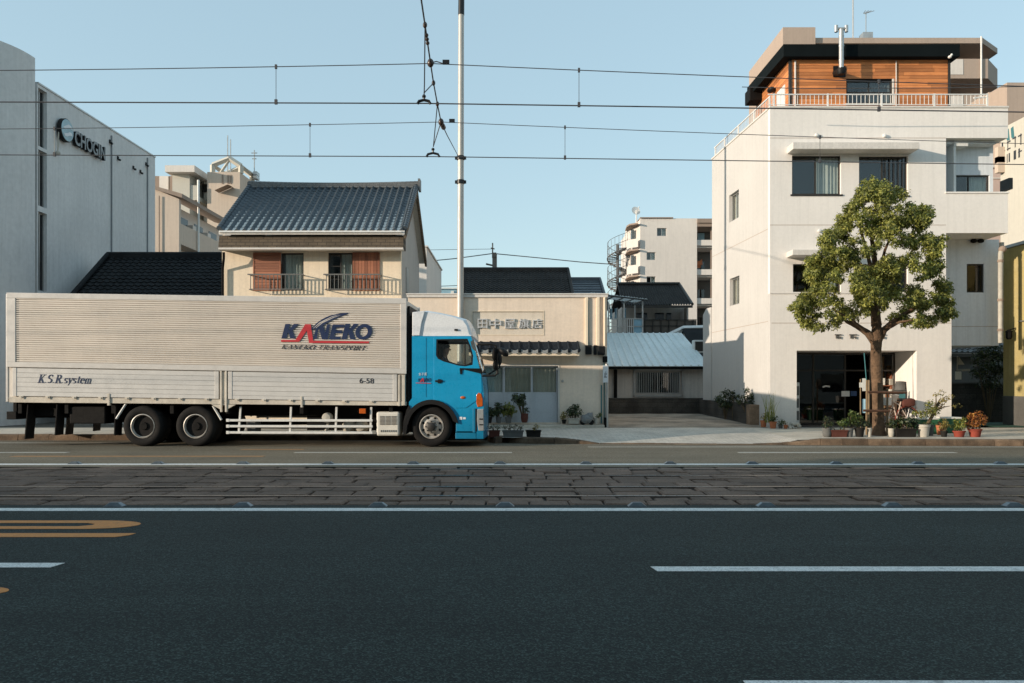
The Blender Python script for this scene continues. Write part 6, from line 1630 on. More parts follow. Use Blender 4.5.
mb = MB(); mb.prism([(pf0, PYF), (pf1, PYF), (pf1, pb + .02), (pf0 - .05, pb + .02)], 'xy', zf0, zf1); mb.build('roof', MAT['fascia'], wb, bevel=.01)
mb = MB(); mb.tbox(TPL, PYW + .4, PYW + 1.2, .022, .05, ztop, PZ(80, PYW)); mb.build('door', MAT['white_metal'], ph)
mb = MB(); mb.tbox(TPL, pb - .75, pb - .1, .025, .5, PZ(103.5, pb - .4), PZ(90.5, pb - .4)); mb.build('wall_box', MAT['chassis'], ph, bevel=.03)
mb = MB(); mb.ball((w0_ - .16, PYW + 1.5, PZ(90, PYW + 1.5)), (.14, .2, .1)); mb.build('wall_lamp', MAT['black'], ph, smooth=True)
# stove pipe
fy = PYF - .2; fxx = PX(841.3, fy)
mb = MB(); mb.tbox(front(PYW), PX(832.8, PYW), PX(845, PYW), .026, .05, PZ(77.5, PYW), PZ(66.5, PYW)); mb.tube([(fxx, PYW - .02, PZ(72, PYW) - .05), (fxx, fy, PZ(71, fy))], .11, 10); mb.lathe([(.12, -.12), (.16, -.02), (.16, .06), (.1, .1)], (fxx, fy, PZ(71, fy)), 'z', 16); fl_ = mb.build('flue_base', MAT['black'], wb, smooth=35)
mb = MB(); mb.lathe([(.08, 0), (.08, PZ(29.5, fy) - PZ(70, fy))], (fxx - .0, fy, PZ(70, fy)), 'z', 18)
for py in (60, 46, 36): mb.lathe([(.085, -.03), (.09, 0), (.085, .03)], (fxx, fy, PZ(py, fy)), 'z', 18)
mb.build('flue_pipe', MAT['steel'], fl_, smooth=35)
mb = MB(); zc_ = PZ(28.8, fy); mb.tube([(fxx - .18, fy, zc_), (fxx + .18, fy, zc_)], .05, 10)
for s in (-1, 1): mb.tube([(fxx + .17 * s, fy, zc_ - .11), (fxx + .17 * s, fy, zc_ + .11)], .06, 10)
mb.build('flue_cap', MAT['steel'], fl_, smooth=35)
# lamp at the eaves corner
mb = MB(); mb.ball((PX(949, PYF), PYF - .05, PZ(57.5, PYF)), (.06, .07, .05)); mb.ball((PX(950, PYF), PYF - .1, PZ(56, PYF)), (.04, .04, .04)); mb.build('eaves_lamp', MAT['white_metal'], wb, smooth=True)
# shop recess: jambs, glazed doors, dark interior
GY = RY + 1.45
mb = MB(); mb.box(op[1], op[1] + .16, RY + .285, GY + .2, .1, op[3] + .05); mb.box(op[0] - .16, op[0], RY + .285, GY + .2, .1, op[3] + .05); mb.box(op[0], op[1], RY + .285, GY + 4, op[3] + .001, op[3] + .12); mb.build('wall', MAT['white_wall'], wb)
mb = MB(); mb.box(op[0], op[1], RY + .05, GY + 4.5, .1, .176); mb.build('floor', MAT['grey_base'], wb)
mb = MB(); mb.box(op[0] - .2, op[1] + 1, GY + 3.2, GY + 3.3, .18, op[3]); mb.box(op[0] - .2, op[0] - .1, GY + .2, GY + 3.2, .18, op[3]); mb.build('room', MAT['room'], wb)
gd = MB(); zt_ = op[3] - .02; xs_ = [op[0] + .01, op[0] + (op[1] - op[0]) * .28, op[0] + (op[1] - op[0]) * .56, op[0] + (op[1] - op[0]) * .78, op[1] - .01]
for x in xs_: gd.box(x - .03, x + .03, GY, GY + .06, .18, zt_)
gd.box(op[0], op[1], GY + .003, GY + .057, zt_ - .06, zt_); gd.box(op[0], op[1], GY + .003, GY + .057, zt_ - .62, zt_ - .57); gd.box(op[0], op[1], GY + .003, GY + .057, .18, .26)
gfo = gd.build('shop_front', MAT['alu_dark'], wb)
for a, b in zip(xs_[:2], xs_[1:3]):
    MB().box(a + .025, b - .025, GY + .025, GY + .031, .25, zt_ - .05).build('pane', MAT['glass_dark'], gfo)
mb = MB(); mb.box(PX(841.4, GY), PX(849.6, GY), GY - .006, GY - .001, PZ(396.4, GY), PZ(391, GY)); mb.build('notice', MAT['paper'], wb)
mb = MB(); mb.box(PX(851, GY), PX(857, GY), GY + .02, GY + .024, PZ(396, GY), PZ(391, GY)); mb.build('notice', MAT['sticker'], wb)
mb = MB(); mb.tube([(PX(822, GY), GY - .06, PZ(387, GY)), (PX(825, GY), GY - .06, PZ(386, GY)), (PX(829, GY), GY - .06, PZ(386.6, GY))], .03, 6); mb.build('handle', MAT['white_metal'], wb)
# goods just inside the open right half: shelves with boxes and boards
sh_ = thing('display_shelf', 'cluttered wooden shelf of boxes standing inside the shop opening', 'shelf', (PX(893, GY), GY + .3, .18))
mb = MB()
for z in (.5, 1.0, 1.5): mb.box(PX(882, GY), PX(905, GY), GY + .15, GY + .5, z, z + .03)
for px in (882, 893, 904): mb.box(PX(px, GY), PX(px, GY) + .04, GY + .145, GY + .5, .18, 1.9)
mb.build('frame', MAT['shutter'], sh_)
bxm = ['bamboo', 'terracotta', 'palepot', 'shutter', 'teal', 'paper', 'redbrown', 'crate_lid']
for k in range(11):
    a = PX(883 + (k % 5) * 4.2, GY); zb = (.53, 1.03, 1.53)[k % 3]
    MB().box(a, a + rnd.uniform(.08, .13), GY + .1, GY + .4, zb + .001, zb + rnd.uniform(.16, .4)).build('box', MAT[bxm[k % 8]], sh_, bevel=.006)
pn = thing('timber_panel', 'pale timber boards leaning at the back of the shop opening', 'boards', (PX(895, GY), GY + .7, .18))
mb = MB(); mb.box(PX(889.5, GY), PX(892.5, GY), GY + .6, GY + .63, .18, 2.5); mb.box(PX(895.5, GY), PX(899.5, GY), GY + .62, GY + .65, .18, 2.2); mb.each('board', MAT['bamboo'], pn)
wh = thing('water_heater', 'tall grey appliance with a teal panel standing against the jamb in the shop opening', 'appliance', (PX(909, RY + .8), RY + .9, .18))
mb = MB(); a = op[1] - .33; mb.box(a, op[1] - .03, RY + .6, RY + .95, .18, 1.35); mb.build('casing', MAT['greypot'], wh, bevel=.03)
mb = MB(); mb.lathe([(.14, 0), (.17, .02), (.13, .28), (.14, .3), (0, .31)], (a + .15, RY + .75, 1.352), 'z', 16); mb.build('bucket', MAT['greypot'], wh, smooth=35)
mb = MB(); mb.box(a + .05, a + .25, RY + .594, RY + .599, .9, 1.3); mb.build('panel', MAT['teal'], wh)
ld = thing('vending_box', 'narrow white cabinet with printed panels beside the left edge of the shop opening', 'cabinet', (PX(799.5, RY + .3), RY + .5, .18))
mb = MB(); mb.box(op[0] + .01, op[0] + .2, RY + .32, RY + .7, .18, 1.62); mb.build('casing', MAT['white_metal'], ld, bevel=.015)
mb = MB()
for k in range(3): mb.box(op[0] + .03, op[0] + .18, RY + .313, RY + .319, .4 + k * .4, .7 + k * .4)
mb.build('panel', MAT['greypot'], ld)
cu_ = thing('hanging_cloth', 'short light blue shop banner on a thin pole beside the tree trunk', 'banner', (PX(866, RY - .5), RY - .5, .17))
mb = MB(); by = RY - .6; mb.tube([(PX(868.4, by), by, .17), (PX(866.6, by), by, PZ(383, by)), (PX(864.2, by), by, PZ(353, by))], .016, 8); mb.build('pole', MAT['teal'], cu_)
mb = MB(); mb.grid([[(PX(862.6 + 5 * t, by), by + .03 + .02 * math.sin(6 * t), PZ(z, by)) for t in (0, .3, .6, 1)] for z in (399, 406, 413)]); mb.build('cloth', MAT['skyblue'], cu_)
sg2 = thing('notice_stand', 'white and brown notice stand with papers just left of the tree trunk', 'sign', (PX(862, RY - .3), RY - .3, .17))
mb = MB(); sy_ = RY - .3; mb.tube([(PX(860.5, sy_), sy_, .17), (PX(860.5, sy_), sy_, PZ(379, sy_))], .02, 6); mb.build('post', MAT['bamboo'], sg2)
mb = MB(); mb.box(PX(859, sy_), PX(863.8, sy_), sy_ - .03, sy_ - .021, PZ(387.5, sy_), PZ(382.5, sy_)); mb.box(PX(861.8, sy_), PX(865.5, sy_), sy_ - .035, sy_ - .031, PZ(391, sy_), PZ(378.4, sy_)); mb.build('plate', MAT['paper'], sg2)

st2 = thing('box_stack', 'stack of dark brown cardboard boxes behind the bicycle in the shop opening', 'boxes', (PX(900, RY + .55), RY + .55, .18))
for a, b, z0_, z1_ in ((888, 897, .18, .62), (897.5, 905.5, .18, .8), (889, 896, .622, 1.0), (898, 904.5, .802, 1.1)):
    MB().box(PX(a, RY + .5), PX(b, RY + .5), RY + .42, RY + .58 + rnd.uniform(0, .1), z0_, z1_).build('box', MAT['cardboard'], st2, bevel=.01)
# ================================================================== BICYCLE
byc = RY - .15
bk = thing('bicycle', 'cream bicycle with a red bag leaning at the right side of the shop opening', 'bicycle', (PX(900, byc), byc, .17))
def bp_(px, py, dy=0): return (PX(px, byc), byc + dy, PZ(py, byc))
def wheelb(px):
    c = Vector((PX(px, byc), byc, .17 + .33)); mb = MB()
    mb.tube([c + Vector((.31 * math.cos(t), 0, .31 * math.sin(t))) for t in [2 * math.pi * k / 28 for k in range(29)]], .021, 6, cap=False); o = mb.build('wheel', MAT['rubber'], bk, smooth=True)
    mb = MB()
    for k in range(14): t = 2 * math.pi * k / 14; mb.tube([c, c + Vector((.3 * math.cos(t), 0, .3 * math.sin(t)))], .004, 4)
    mb.tube([c + Vector((0, -.05, 0)), c + Vector((0, .05, 0))], .025, 8); mb.build('spokes', MAT['steel'], o)
    return c
c1, c2 = wheelb(888.5), wheelb(907)
c2_ = c2
bb = (c1 + c2) / 2 + Vector((-.03, 0, -.03)); hd_ = c1 + Vector((.13, 0, .52)); st_ = bb + Vector((.1, 0, .42))
mb = MB(); mb.tube([hd_ + Vector((.01, 0, -.08)), bb], .02, 8); mb.tube([hd_, st_], .02, 8); mb.tube([bb, st_ + Vector((.03, 0, .12))], .02, 8); mb.tube([st_, c2], .013, 6); mb.tube([bb, c2], .013, 6); mb.tube([hd_ + Vector((-.02, 0, .14)), hd_ + Vector((.01, 0, -.1)), c1], .018, 8)
mb.build('frame', MAT['cream_paint'], bk, smooth=True)
mb = MB(); mb.ball(tuple(st_ + Vector((.03, 0, .16))), (.13, .07, .04)); mb.build('saddle', MAT['black'], bk, smooth=True)
mb = MB(); hb_ = hd_ + Vector((-.02, 0, .16)); mb.tube([hb_ + Vector((.1, -.26, .03)), hb_ + Vector((.02, -.2, .05)), hb_, hb_ + Vector((.02, .2, .05)), hb_ + Vector((.1, .26, .03))], .014, 6); mb.build('handlebar', MAT['steel'], bk, smooth=True)
mb = MB()
for k in range(7):
    mb.box(hd_.x - .42, hd_.x - .1, byc - .14 + k * .046, byc - .136 + k * .046, hd_.z - .12, hd_.z + .12)
for k in range(6): mb.box(hd_.x - .424 + k * .064, hd_.x - .42 + k * .064, byc - .142, byc + .142, hd_.z - .12, hd_.z + .12)
mb.build('basket', MAT['steel'], bk)
mb = MB(); mb.prism([(c2.x - .17, c2.z + .36), (c2.x + .2, c2.z + .36), (c2.x + .23, c2.z + .58), (c2.x + .1, c2.z + .62), (c2.x - .18, c2.z + .56)], 'xz', byc - .13, byc + .13); mb.build('bag', MAT['redbrown'], bk, bevel=.05, smooth=True)
mb = MB(); mb.tube([c2 + Vector((.36 * math.cos(t), 0, .36 * math.sin(t))) for t in [rad(a_) for a_ in range(20, 190, 12)]], .02, 6); mb.tube([bb + Vector((0, -.09, -.16)), bb + Vector((0, -.07, 0)), bb + Vector((0, .07, 0)), bb + Vector((0, .09, .16))], .012, 6); mb.build('mudguard', MAT['redpot'], bk, smooth=True)

# ================================================================== BIG APARTMENT BEHIND (right)
YQ = 60.0
def ax(px, Y=YQ): return PX(px, Y)
def az(py, Y=YQ): return PZ(py, Y)
bg = thing('apartment_building', 'taupe high rise apartment with rounded balconies rising behind the timber penthouse', 'building', (ax(890), 66, 0))
mb = MB(); mb.box(ax(783), ax(815.4), YQ, 68.6, 0, az(27.2)); mb.box(ax(815.5), ax(955), YQ + 2.5, 75, 0, az(40)); mb.build('wall', MAT['apt_taupe'], bg)
mb = MB(); mb.box(ax(815.5), ax(985), YQ + .3, 75, az(41.5), az(36)); mb.prism([(ax(985), YQ + .3), (PX(997.5, YQ + 2.2), YQ + 2.2), (PX(997.5, YQ + 2.2), 75), (ax(985), 75)], 'xy', az(41.5), az(36)); mb.build('roof_slab', MAT['apt_taupe'], bg)
mb = MB(); mb.box(ax(901.5), ax(904), YQ + .6, YQ + 1, az(58), az(41.6)); mb.box(ax(826), ax(829), YQ + .6, YQ + 1, az(58), az(41.6)); mb.each('pillar', MAT['apt_pale'], bg)
for k in range(9):
    mb = MB(); z1, z0 = az(58.8) - 2.75 * k, az(76) - 2.75 * k
    poly_ = [(ax(930), YQ), (ax(988), YQ), (PX(997.5, YQ + 2), YQ + 2), (PX(997.5, YQ + 2), YQ + 4), (ax(930), YQ + 4)]
    inn_ = [(ax(930) + .1, YQ + .15), (ax(988) - .06, YQ + .15), (PX(997.5, YQ + 2) - .15, YQ + 2.05), (PX(997.5, YQ + 2) - .15, YQ + 3.9), (ax(930) + .1, YQ + 3.9)]
    mb.plate([poly_, inn_[::-1]], lambda u, w, z: (u, z, w), z0 + .001, z1); mb.prism(poly_, 'xy', z0 - .18, z0); bo = mb.build('balcony', MAT['apt_taupe'], bg)
    mb = MB(); mb.box(ax(949), ax(963), YQ - .03, YQ - .005, z0 + .1, z1 - .05); mb.build('balcony_screen', MAT['apt_pale'], bo)
    mb = MB(); mb.box(ax(952), ax(966), YQ + 3.41, YQ + 3.47, z1 - 1.2, z1 + 1.1); mb.box(ax(970), ax(984), YQ + 3.42, YQ + 3.47, z1 - 1.2, z1 + 1.1); mb.build('window', MAT['glass_dark'] if k != 1 else MAT['skyblue'], bg)
mb = MB(); mb.box(ax(930), ax(992), YQ + 3.5, 75, 0, az(42)); mb.build('wall', MAT['apt_pale'], bg)
mb = MB(); mb.tube([(ax(980.5), YQ - .1, 0), (ax(980.5), YQ - .1, az(37))], .065, 8); mb.build('downpipe', MAT['white_metal'], bg)
mb = MB(); xq = PX(853, YQ + 6); mb.tube([(xq, YQ + 6, az(36)), (xq, YQ + 6, 46)], .06, 6)
xh = PX(866, YQ + 6); mb.tube([(xh, YQ + 6, az(36)), (xh, YQ + 6, PZ(12, YQ + 6))], .04, 5)
for k in range(4): mb.tube([(xh - .3 + .1 * k, YQ + 5.6 + .3 * k, PZ(16, YQ + 6) + .15 * k), (xh + .5 - .1 * k, YQ + 5.6 + .3 * k, PZ(13, YQ + 6) + .15 * k)], .025, 4)
mb.box(xh - .4, xh + .4, YQ + 5.6, YQ + 6.4, az(36), PZ(34, YQ + 6)); mb.build('antenna', MAT['steel'], bg)
# darker neighbour block
bl = thing('neighbour_block', 'brown corner block just visible at the right edge above the white sign building', 'building', (30, 52, 0))
mb = MB(); mb.box(PX(1007, 50), PX(1060, 50), 50, 56, 0, PZ(82.5, 50)); mb.build('wall', MAT['apt_taupe'], bl)
mb = MB(); mb.box(PX(989, 54), PX(1010, 54), 54, 58, 0, PZ(92, 54)); mb.build('wall', MAT['apt_taupe'], bl)
mb = MB(); mb.box(PX(999, 54), PX(1006, 54), 53.9, 53.98, PZ(104, 54), PZ(93.5, 54)); mb.build('window', MAT['glass_dark'], bl)
# white building with teal mark
YS = 44.0; XS = PX(1024, YS)
sb_ = thing('sign_building', 'sunlit white building with teal mark and dark lettering on its flank, right edge', 'building', (XS + 3, YS, 0))
def yS(px): return XS * F / (px - CX)
TSB = left_facing(XS)
mb = MB(); mb.box(XS, XS + 8, yS(1030), yS(1000.5), 0, PZ(117, YS)); mb.build('wall', MAT['apt_white'], sb_)
mb = MB()
for a in (0, .42): mb.plate([[(yS(1014.6) + a, PZ(139, yS(1013))), (yS(1014.6) + a + .26, PZ(139, yS(1013)) + .1), (yS(1014.6) + a + .32, PZ(127.5, yS(1013))), (yS(1014.6) + a + .1, PZ(126.5, yS(1013)))]], TSB, .004, .02)
mb.build('emblem', MAT['teal'], sb_)
mb = MB(); R2 = random.Random(4)
for row, (z_, hh) in enumerate(((PZ(146, 44.5), .62), (PZ(158, 44.5), .5))):
    y = yS(1022)
    while y < yS(1004):
        for s in range(3):
            a, b = y + R2.uniform(0, .28), z_ + R2.uniform(0, hh)
            if R2.random() < .5: mb.tbox(TSB, a, a + .06, .004 + s * .004, .012 + s * .004, z_, z_ + hh)
            else: mb.tbox(TSB, y, y + .32, .005 + s * .004, .013 + s * .004, b, b + .07)
        y += .5
mb.build('lettering', MAT['dark_letter'], sb_)
mb = MB()
for z_ in (PZ(150, 45), PZ(160, 45)): mb.tbox(TSB, yS(1005), yS(1001.6), .004, .4, z_ - .5, z_ + .4)
mb.build('balcony', MAT['apt_beige'], sb_)
# pink apartment
YK = 49.0
pk = thing('apartment_building', 'pink rendered apartment block beyond the right balcony of the white building', 'building', (PX(1015, YK) + 2, YK + 3, 0))
def kx(px): return PX(px, YK)
def kz(py): return PZ(py, YK)
kw = [(kx(1013.5), kx(1018.6), kz(190), kz(181.5)), (kx(1009), kx(1011.6), kz(224), kz(207)), (kx(1021.5), kx(1027), kz(224), kz(208)), (kx(1021.5), kx(1027), kz(248), kz(234)), (kx(1009), kx(1011.6), kz(248), kz(234))]
mb = MB(); mb.plate([rect(kx(985), kx(1050), 0, kz(168))] + [rect(*q_)[::-1] for q_ in kw], front(YK), -.3, 0); mb.build('wall', MAT['apt_pink'], pk)
for q_ in kw: window(pk, front(YK), *q_, MAT['alu_dark'], 1, (), inset=.1, depth=.2, glass=MAT['glass_dark'])
mb = MB(); mb.box(kx(1012), kx(1040), YK - .9, YK - .75, kz(199), kz(189)); mb.box(kx(1012), kx(1040), YK - .74, YK - .002, kz(200), kz(198)); mb.build('balcony', MAT['apt_pink'], pk)
mb = MB(); mb.box(kx(984.8), kx(1050), YK - .14, YK + 8, kz(168), kz(165.5)); mb.box(kx(985), kx(1050), YK - .05, YK - .001, kz(179), kz(177.6)); mb.box(kx(985), kx(1050), YK + .31, YK + 8, 0, kz(168.5)); mb.build('cornice', MAT['apt_pale'], pk)
mb = MB(); mb.box(PX(1003.5, RY + 2), PX(1007.4, RY + 2), RY + 1.7, RY + 2.2, PZ(191, RY + 2), PZ(180, RY + 2)); mb.build('bracket_box', MAT['alu_dark'], wb)
# yellow corrugated shed
XY_ = PX(1003.5, 27.3)
ys = thing('corrugated_building', 'olive yellow corrugated steel building at the right edge on a grey concrete base', 'building', (XY_ + 2, 26, .1))
mb = MB(); rows = []
zt_ = PZ(249.5, 27.2)
for z in (PZ(396, 27) , zt_): rows.append([(XY_ + .022 * math.sin(k * math.pi / 2), 21.5 + (27.3 - 21.5) * k / 232, z) for k in range(233)])
mb.grid(rows); rows = []
for z in (PZ(396, 27), zt_): rows.append([(XY_ + .0 + 5 * k / 160, 27.3 - .02 + .02 * math.sin(k * math.pi / 2), z) for k in range(161)])
mb.grid(rows); mb.box(XY_ + .05, XY_ + 5, 21.5, 27.2, zt_ - .04, zt_ + .02); mb.build('wall', MAT['yellow'], ys, recalc=False)
mb = MB(); mb.box(XY_ - .05, XY_ + 5, 21.5, 27.28, .0, PZ(396, 27) - .002); mb.build('base', MAT['grey_base'], ys, bevel=.02)
mb = MB(); mb.box(XY_ - .04, XY_ + .06, 21.5, 27.34, zt_ + .021, zt_ + .12); mb.build('flashing', MAT['steel'], ys)
mb = MB(); mb.tube([(XY_ - .06, 24.5, PZ(318, 25)), (XY_ - .06, 26.4, PZ(318, 25))], .02, 5); mb.build('pipe', MAT['steel'], ys)
dpY = 26.0
dpx = thing('drain_pipe', 'cream drainpipe with brackets between the white building and the yellow steel wall', 'pipe', (PX(1001, dpY), dpY, 2.5))
mb = MB(); mb.tube([(PX(1000.5, dpY), dpY, PZ(343, dpY)), (PX(1000.5, dpY), dpY, PZ(254, dpY)), (PX(1003.5, dpY), dpY + .1, PZ(249, dpY)), (PX(1003.5, dpY), dpY + .1, PZ(242, dpY))], .075, 10); mb.build('pipe', MAT['palepot'], dpx, smooth=True)
mb = MB()
for py in (261, 300, 330): mb.lathe([(.095, -.04), (.095, .04)], (PX(1000.5, dpY), dpY, PZ(py, dpY)), 'z', 12)
mb.ball((PX(1003.5, dpY), dpY + .05, PZ(249, dpY)), (.12, .12, .12)); mb.each('bracket', MAT['apt_brown'], dpx)
ml = thing('wall_lantern', 'small dark bracket lantern on the edge of the yellow steel wall', 'lamp', (XY_ - .2, 26.6, 2.6))
mb = MB(); mb.tube([(XY_ - .02, 26.6, PZ(328, 26.6)), (XY_ - .25, 26.6, PZ(330, 26.6))], .02, 5); mb.lathe([(.06, -.18), (.1, -.12), (.1, .06), (.13, .08), (.03, .15)], (XY_ - .25, 26.6, PZ(334, 26.6)), 'z', 8); mb.build('lantern', MAT['chassis'], ml)
# ---- dark passage between the white and yellow buildings
pa = thing('passage_wall', 'dark block wall at the back of the shaded passage beside the white building', 'wall', (PX(975, 29.5), 29.5, .1))
YPW = 29.5
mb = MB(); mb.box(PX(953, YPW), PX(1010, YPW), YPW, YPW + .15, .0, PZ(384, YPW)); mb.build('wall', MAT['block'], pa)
mb = MB(); mb.box(PX(953, YPW), PX(1010, YPW), YPW - .03, YPW + .18, PZ(384, YPW) + .001, PZ(382.6, YPW)); mb.build('coping', MAT['grey_base'], pa)
pr = thing('low_tiled_house', 'low tiled roof with pale eave tiles half hidden at the back of the dark passage', 'house', (PX(975, 33), 33, 0))
Ypr = 33.0
mb = MB(); tile_slope(mb, (PX(945, Ypr), Ypr, PZ(353, Ypr)), (PX(1012, Ypr) - PX(945, Ypr), 0, 0), Vector((0, 2, 1.1)), (0, -1.1, 2), 12, 8, .07, .04); mb.build('roof', MAT['ridge_tile'], pr, recalc=False)
mb = MB(); mb.box(PX(948, Ypr), PX(1010, Ypr), Ypr + .4, Ypr + 4, 0, PZ(353.5, Ypr)); mb.build('wall', MAT['grey_base'], pr)
mb = MB(); mb.box(PX(945, Ypr), PX(1012, Ypr), Ypr - .03, Ypr + .4, PZ(357, Ypr), PZ(353.6, Ypr)); mb.build('fascia', MAT['alu_dark'], pr)
gs = thing('notice_board', 'small white notice board hanging in the dark passage', 'sign', (PX(959, 28.5), 28.5, 1.7))
mb = MB(); mb.box(PX(955.5, 28.5), PX(961.5, 28.5), 28.5, 28.54, PZ(379.5, 28.5), PZ(371.5, 28.5)); mb.build('board', MAT['paper'], gs, bevel=.006)
mb = MB(); mb.plate([[(PX(958.6, 28.5), PZ(364.6, 28.5)), (PX(959.6, 28.5), PZ(357, 28.5)), (PX(965, 28.5), PZ(364.6, 28.5))]], front(28.55), 0, .02); mb.tube([(PX(958, 28.5), 28.56, PZ(371, 28.5)), (PX(958.5, 28.5), 28.56, PZ(356, 28.5))], .02, 5); mb.box(PX(962, 28.5), PX(970, 28.5), 28.5, 28.8, PZ(371, 28.5), PZ(369, 28.5)); mb.build('pennant', MAT['palepot'], gs)
mb = MB(); mb.box(PX(984, 26.4), 40, 25.6, 28.6, .18, .19); mb.build('green_mat', MAT['green_mat'], None, loc=(0, 0, 0), kind='structure')
# ================================================================== STREET TREE
TYY = 21.9
def gx(px, Y=TYY): return PX(px, Y)
def gz(py, Y=TYY): return PZ(py, Y)
tree = thing('street_tree', 'large leafy evergreen street tree in front of the white building', 'tree', (gx(878.5), TYY, .155))
tk = MB()
def limb(pts, r0, r1, n=10):
    P = [Vector(p) for p in pts]; out = []; rr = []
    for i in range(len(P) - 1):
        for k in range(4):
            t = k / 4; q = P[i].lerp(P[i + 1], t); s = (i + t) / (len(P) - 1)
            out.append(q + Vector((rnd.uniform(-1, 1), rnd.uniform(-1, 1), 0)) * .012); rr.append((r0 + (r1 - r0) * s) * (1 + .05 * rnd.uniform(-1, 1)))
    out.append(P[-1]); rr.append(r1); tk.tube(out, rr, n)
def tp3(px, py, dy=0): return (gx(px, TYY + dy), TYY + dy, gz(py, TYY + dy))
tk.tube([tp3(879, 442), tp3(879, 437), tp3(878.6, 430), tp3(878, 412), tp3(877.5, 390), tp3(876.5, 368), tp3(876, 350), tp3(876.6, 337), tp3(876.8, 322)], [.26, .22, .17, .15, .145, .155, .14, .155, .11], 14)
limb([tp3(876.5, 345), tp3(868, 333), tp3(857, 326), tp3(848, 322), tp3(832, 308)], .115, .03)
limb([tp3(876.5, 345), tp3(884, 330), tp3(897, 319), tp3(908, 312), tp3(925, 302)], .11, .03)
limb([tp3(876.6, 326), tp3(874, 300), tp3(876, 275, .2), tp3(872, 240, .1), tp3(876, 205)], .14, .025)
limb([tp3(876, 318), tp3(862, 295, -.3), tp3(858, 270, -.4), tp3(845, 245, -.4)], .09, .02); limb([tp3(876, 310), tp3(890, 285, .3), tp3(905, 262, .4), tp3(920, 240, .3)], .085, .02)
limb([tp3(875, 300), tp3(880, 280, -.7), tp3(888, 255, -1)], .07, .02); limb([tp3(875, 305), tp3(868, 285, .7), tp3(860, 262, 1.1)], .07, .02)
limb([tp3(868, 333), tp3(852, 320, -.5), tp3(838, 312, -.9)], .05, .015); limb([tp3(884, 330), tp3(900, 322, -.4), tp3(925, 318, -.6)], .05, .015); limb([tp3(857, 326), tp3(830, 300, .3), tp3(806, 312, .2)], .045, .012)
limb([tp3(874, 290), tp3(885, 250), tp3(900, 215, .1)], .06, .015); limb([tp3(872, 270), tp3(862, 235), tp3(855, 205)], .055, .015)
tk.build('trunk', MAT['bark'], tree, smooth=60)
ext = [(176,873,884),(185,864,898),(196,850,902),(203,847,917),(213,842,934),(224,829,930),(234,824,925),(247,818,947),(257,810,947),(272,803,938),(283,806,953),(293,800,950),(304,792,953),(312,791,953),(321,799,946),(328,800,940)]
def extent(py):
    for (a, l0, r0), (b, l1, r1) in zip(ext[:-1], ext[1:]):
        if a <= py <= b: t = (py - a) / (b - a); return l0 + (l1 - l0) * t, r0 + (r1 - r0) * t
    return (ext[0][1:] if py < ext[0][0] else ext[-1][1:])
clumps = []
R3 = random.Random(23)
holes = [(842, 286, 4), (908, 276, 4), (921, 250, 4), (888, 248, 3), (864, 262, 3), (850, 300, 4), (934, 282, 3), (905, 232, 3), (898, 306, 4), (877, 323, 7), (866, 330, 7), (886, 327, 7), (897, 333, 7), (852, 335, 6), (928, 288, 3), (806, 284, 5)]
tries = 0
while len(clumps) < 270 and tries < 16000:
    tries += 1
    py = R3.uniform(178, 326); l, r = extent(py)
    if R3.random() > (r - l) / 165 + .05: continue
    rad_px = R3.uniform(5, 13) * (1 if py < 300 else .75)
    jl = 5 * math.sin(py * .23) + 4 * math.sin(py * .61 + 1); jr = 5 * math.sin(py * .27 + 2) + 4 * math.sin(py * .57)
    l, r = l + max(0, jl), r - max(0, jr)
    if r - l < 2.3 * rad_px: rad_px = (r - l) / 2.3
    px = R3.uniform(l + rad_px * .9, r - rad_px * .9)
    if R3.random() < .45: px = (l + rad_px * .85) if R3.random() < .5 else (r - rad_px * .85)
    if any((px - a) ** 2 + (py - b) ** 2 < (c + rad_px * .6) ** 2 for a, b, c in holes): continue
    hw = (r - l) / 2; t = (px - (l + r) / 2) / hw
    dpt = math.sqrt(max(0, 1 - t * t)) * hw / F * TYY * .82
    dy = R3.uniform(-1, 1) ** 1 * dpt
    if R3.random() < .5: dy = -abs(dy)
    c = tp3(px, py, dy); rm = rad_px / F * (TYY + dy)
    if any((Vector(c) - Vector(q[0])).length < .5 * (rm + q[1]) * .55 for q in clumps): continue
    clumps.append((c, rm))
for px, py, dy in ((873, 216, -.3), (866, 226, -.5), (886, 221, -.4), (879, 233, -.6), (893, 229, -.2), (868, 212, .3), (884, 210, .2), (858, 240, -.6), (900, 240, -.7), (884, 262, -1.1), (870, 250, -1.0), (893, 272, -1.2), (850, 262, -.8), (862, 284, -1.1), (880, 290, -1.2), (895, 295, -.9), (862, 303, -.6), (884, 305, -.5), (850, 309, .3), (838, 316, -.2), (905, 311, .3), (922, 317, -.3), (895, 316, .5), (860, 312, .6)): clumps.append((tp3(px, py, dy), R3.uniform(8, 11) / F * TYY))
sub = []
for c, r in clumps:            # each clump is a handful of leafy shoots
    sub.append((c, r * .7))
    for k in range(4):
        d = Vector((R3.gauss(0, 1), R3.gauss(0, 1), R3.gauss(0, .8))); d.normalize(); sub.append((tuple(Vector(c) + d * r * .68), r * R3.uniform(.28, .46)))
for k in range(60):          # stray shoots past the outline
    c, r = clumps[R3.randrange(len(clumps))]; d = Vector((c[0] - gx(876), (c[1] - TYY), c[2] - 4.6)); d.normalize()
    sub.append((tuple(Vector(c) + d * r * R3.uniform(.7, 1.15)), R3.uniform(.06, .13)))
crown = leaf_mb(sub, 78000, .085, .42, .35, .35, .18, 5)
crown.build('crown', MAT['leaf_tree'], tree, recalc=False)
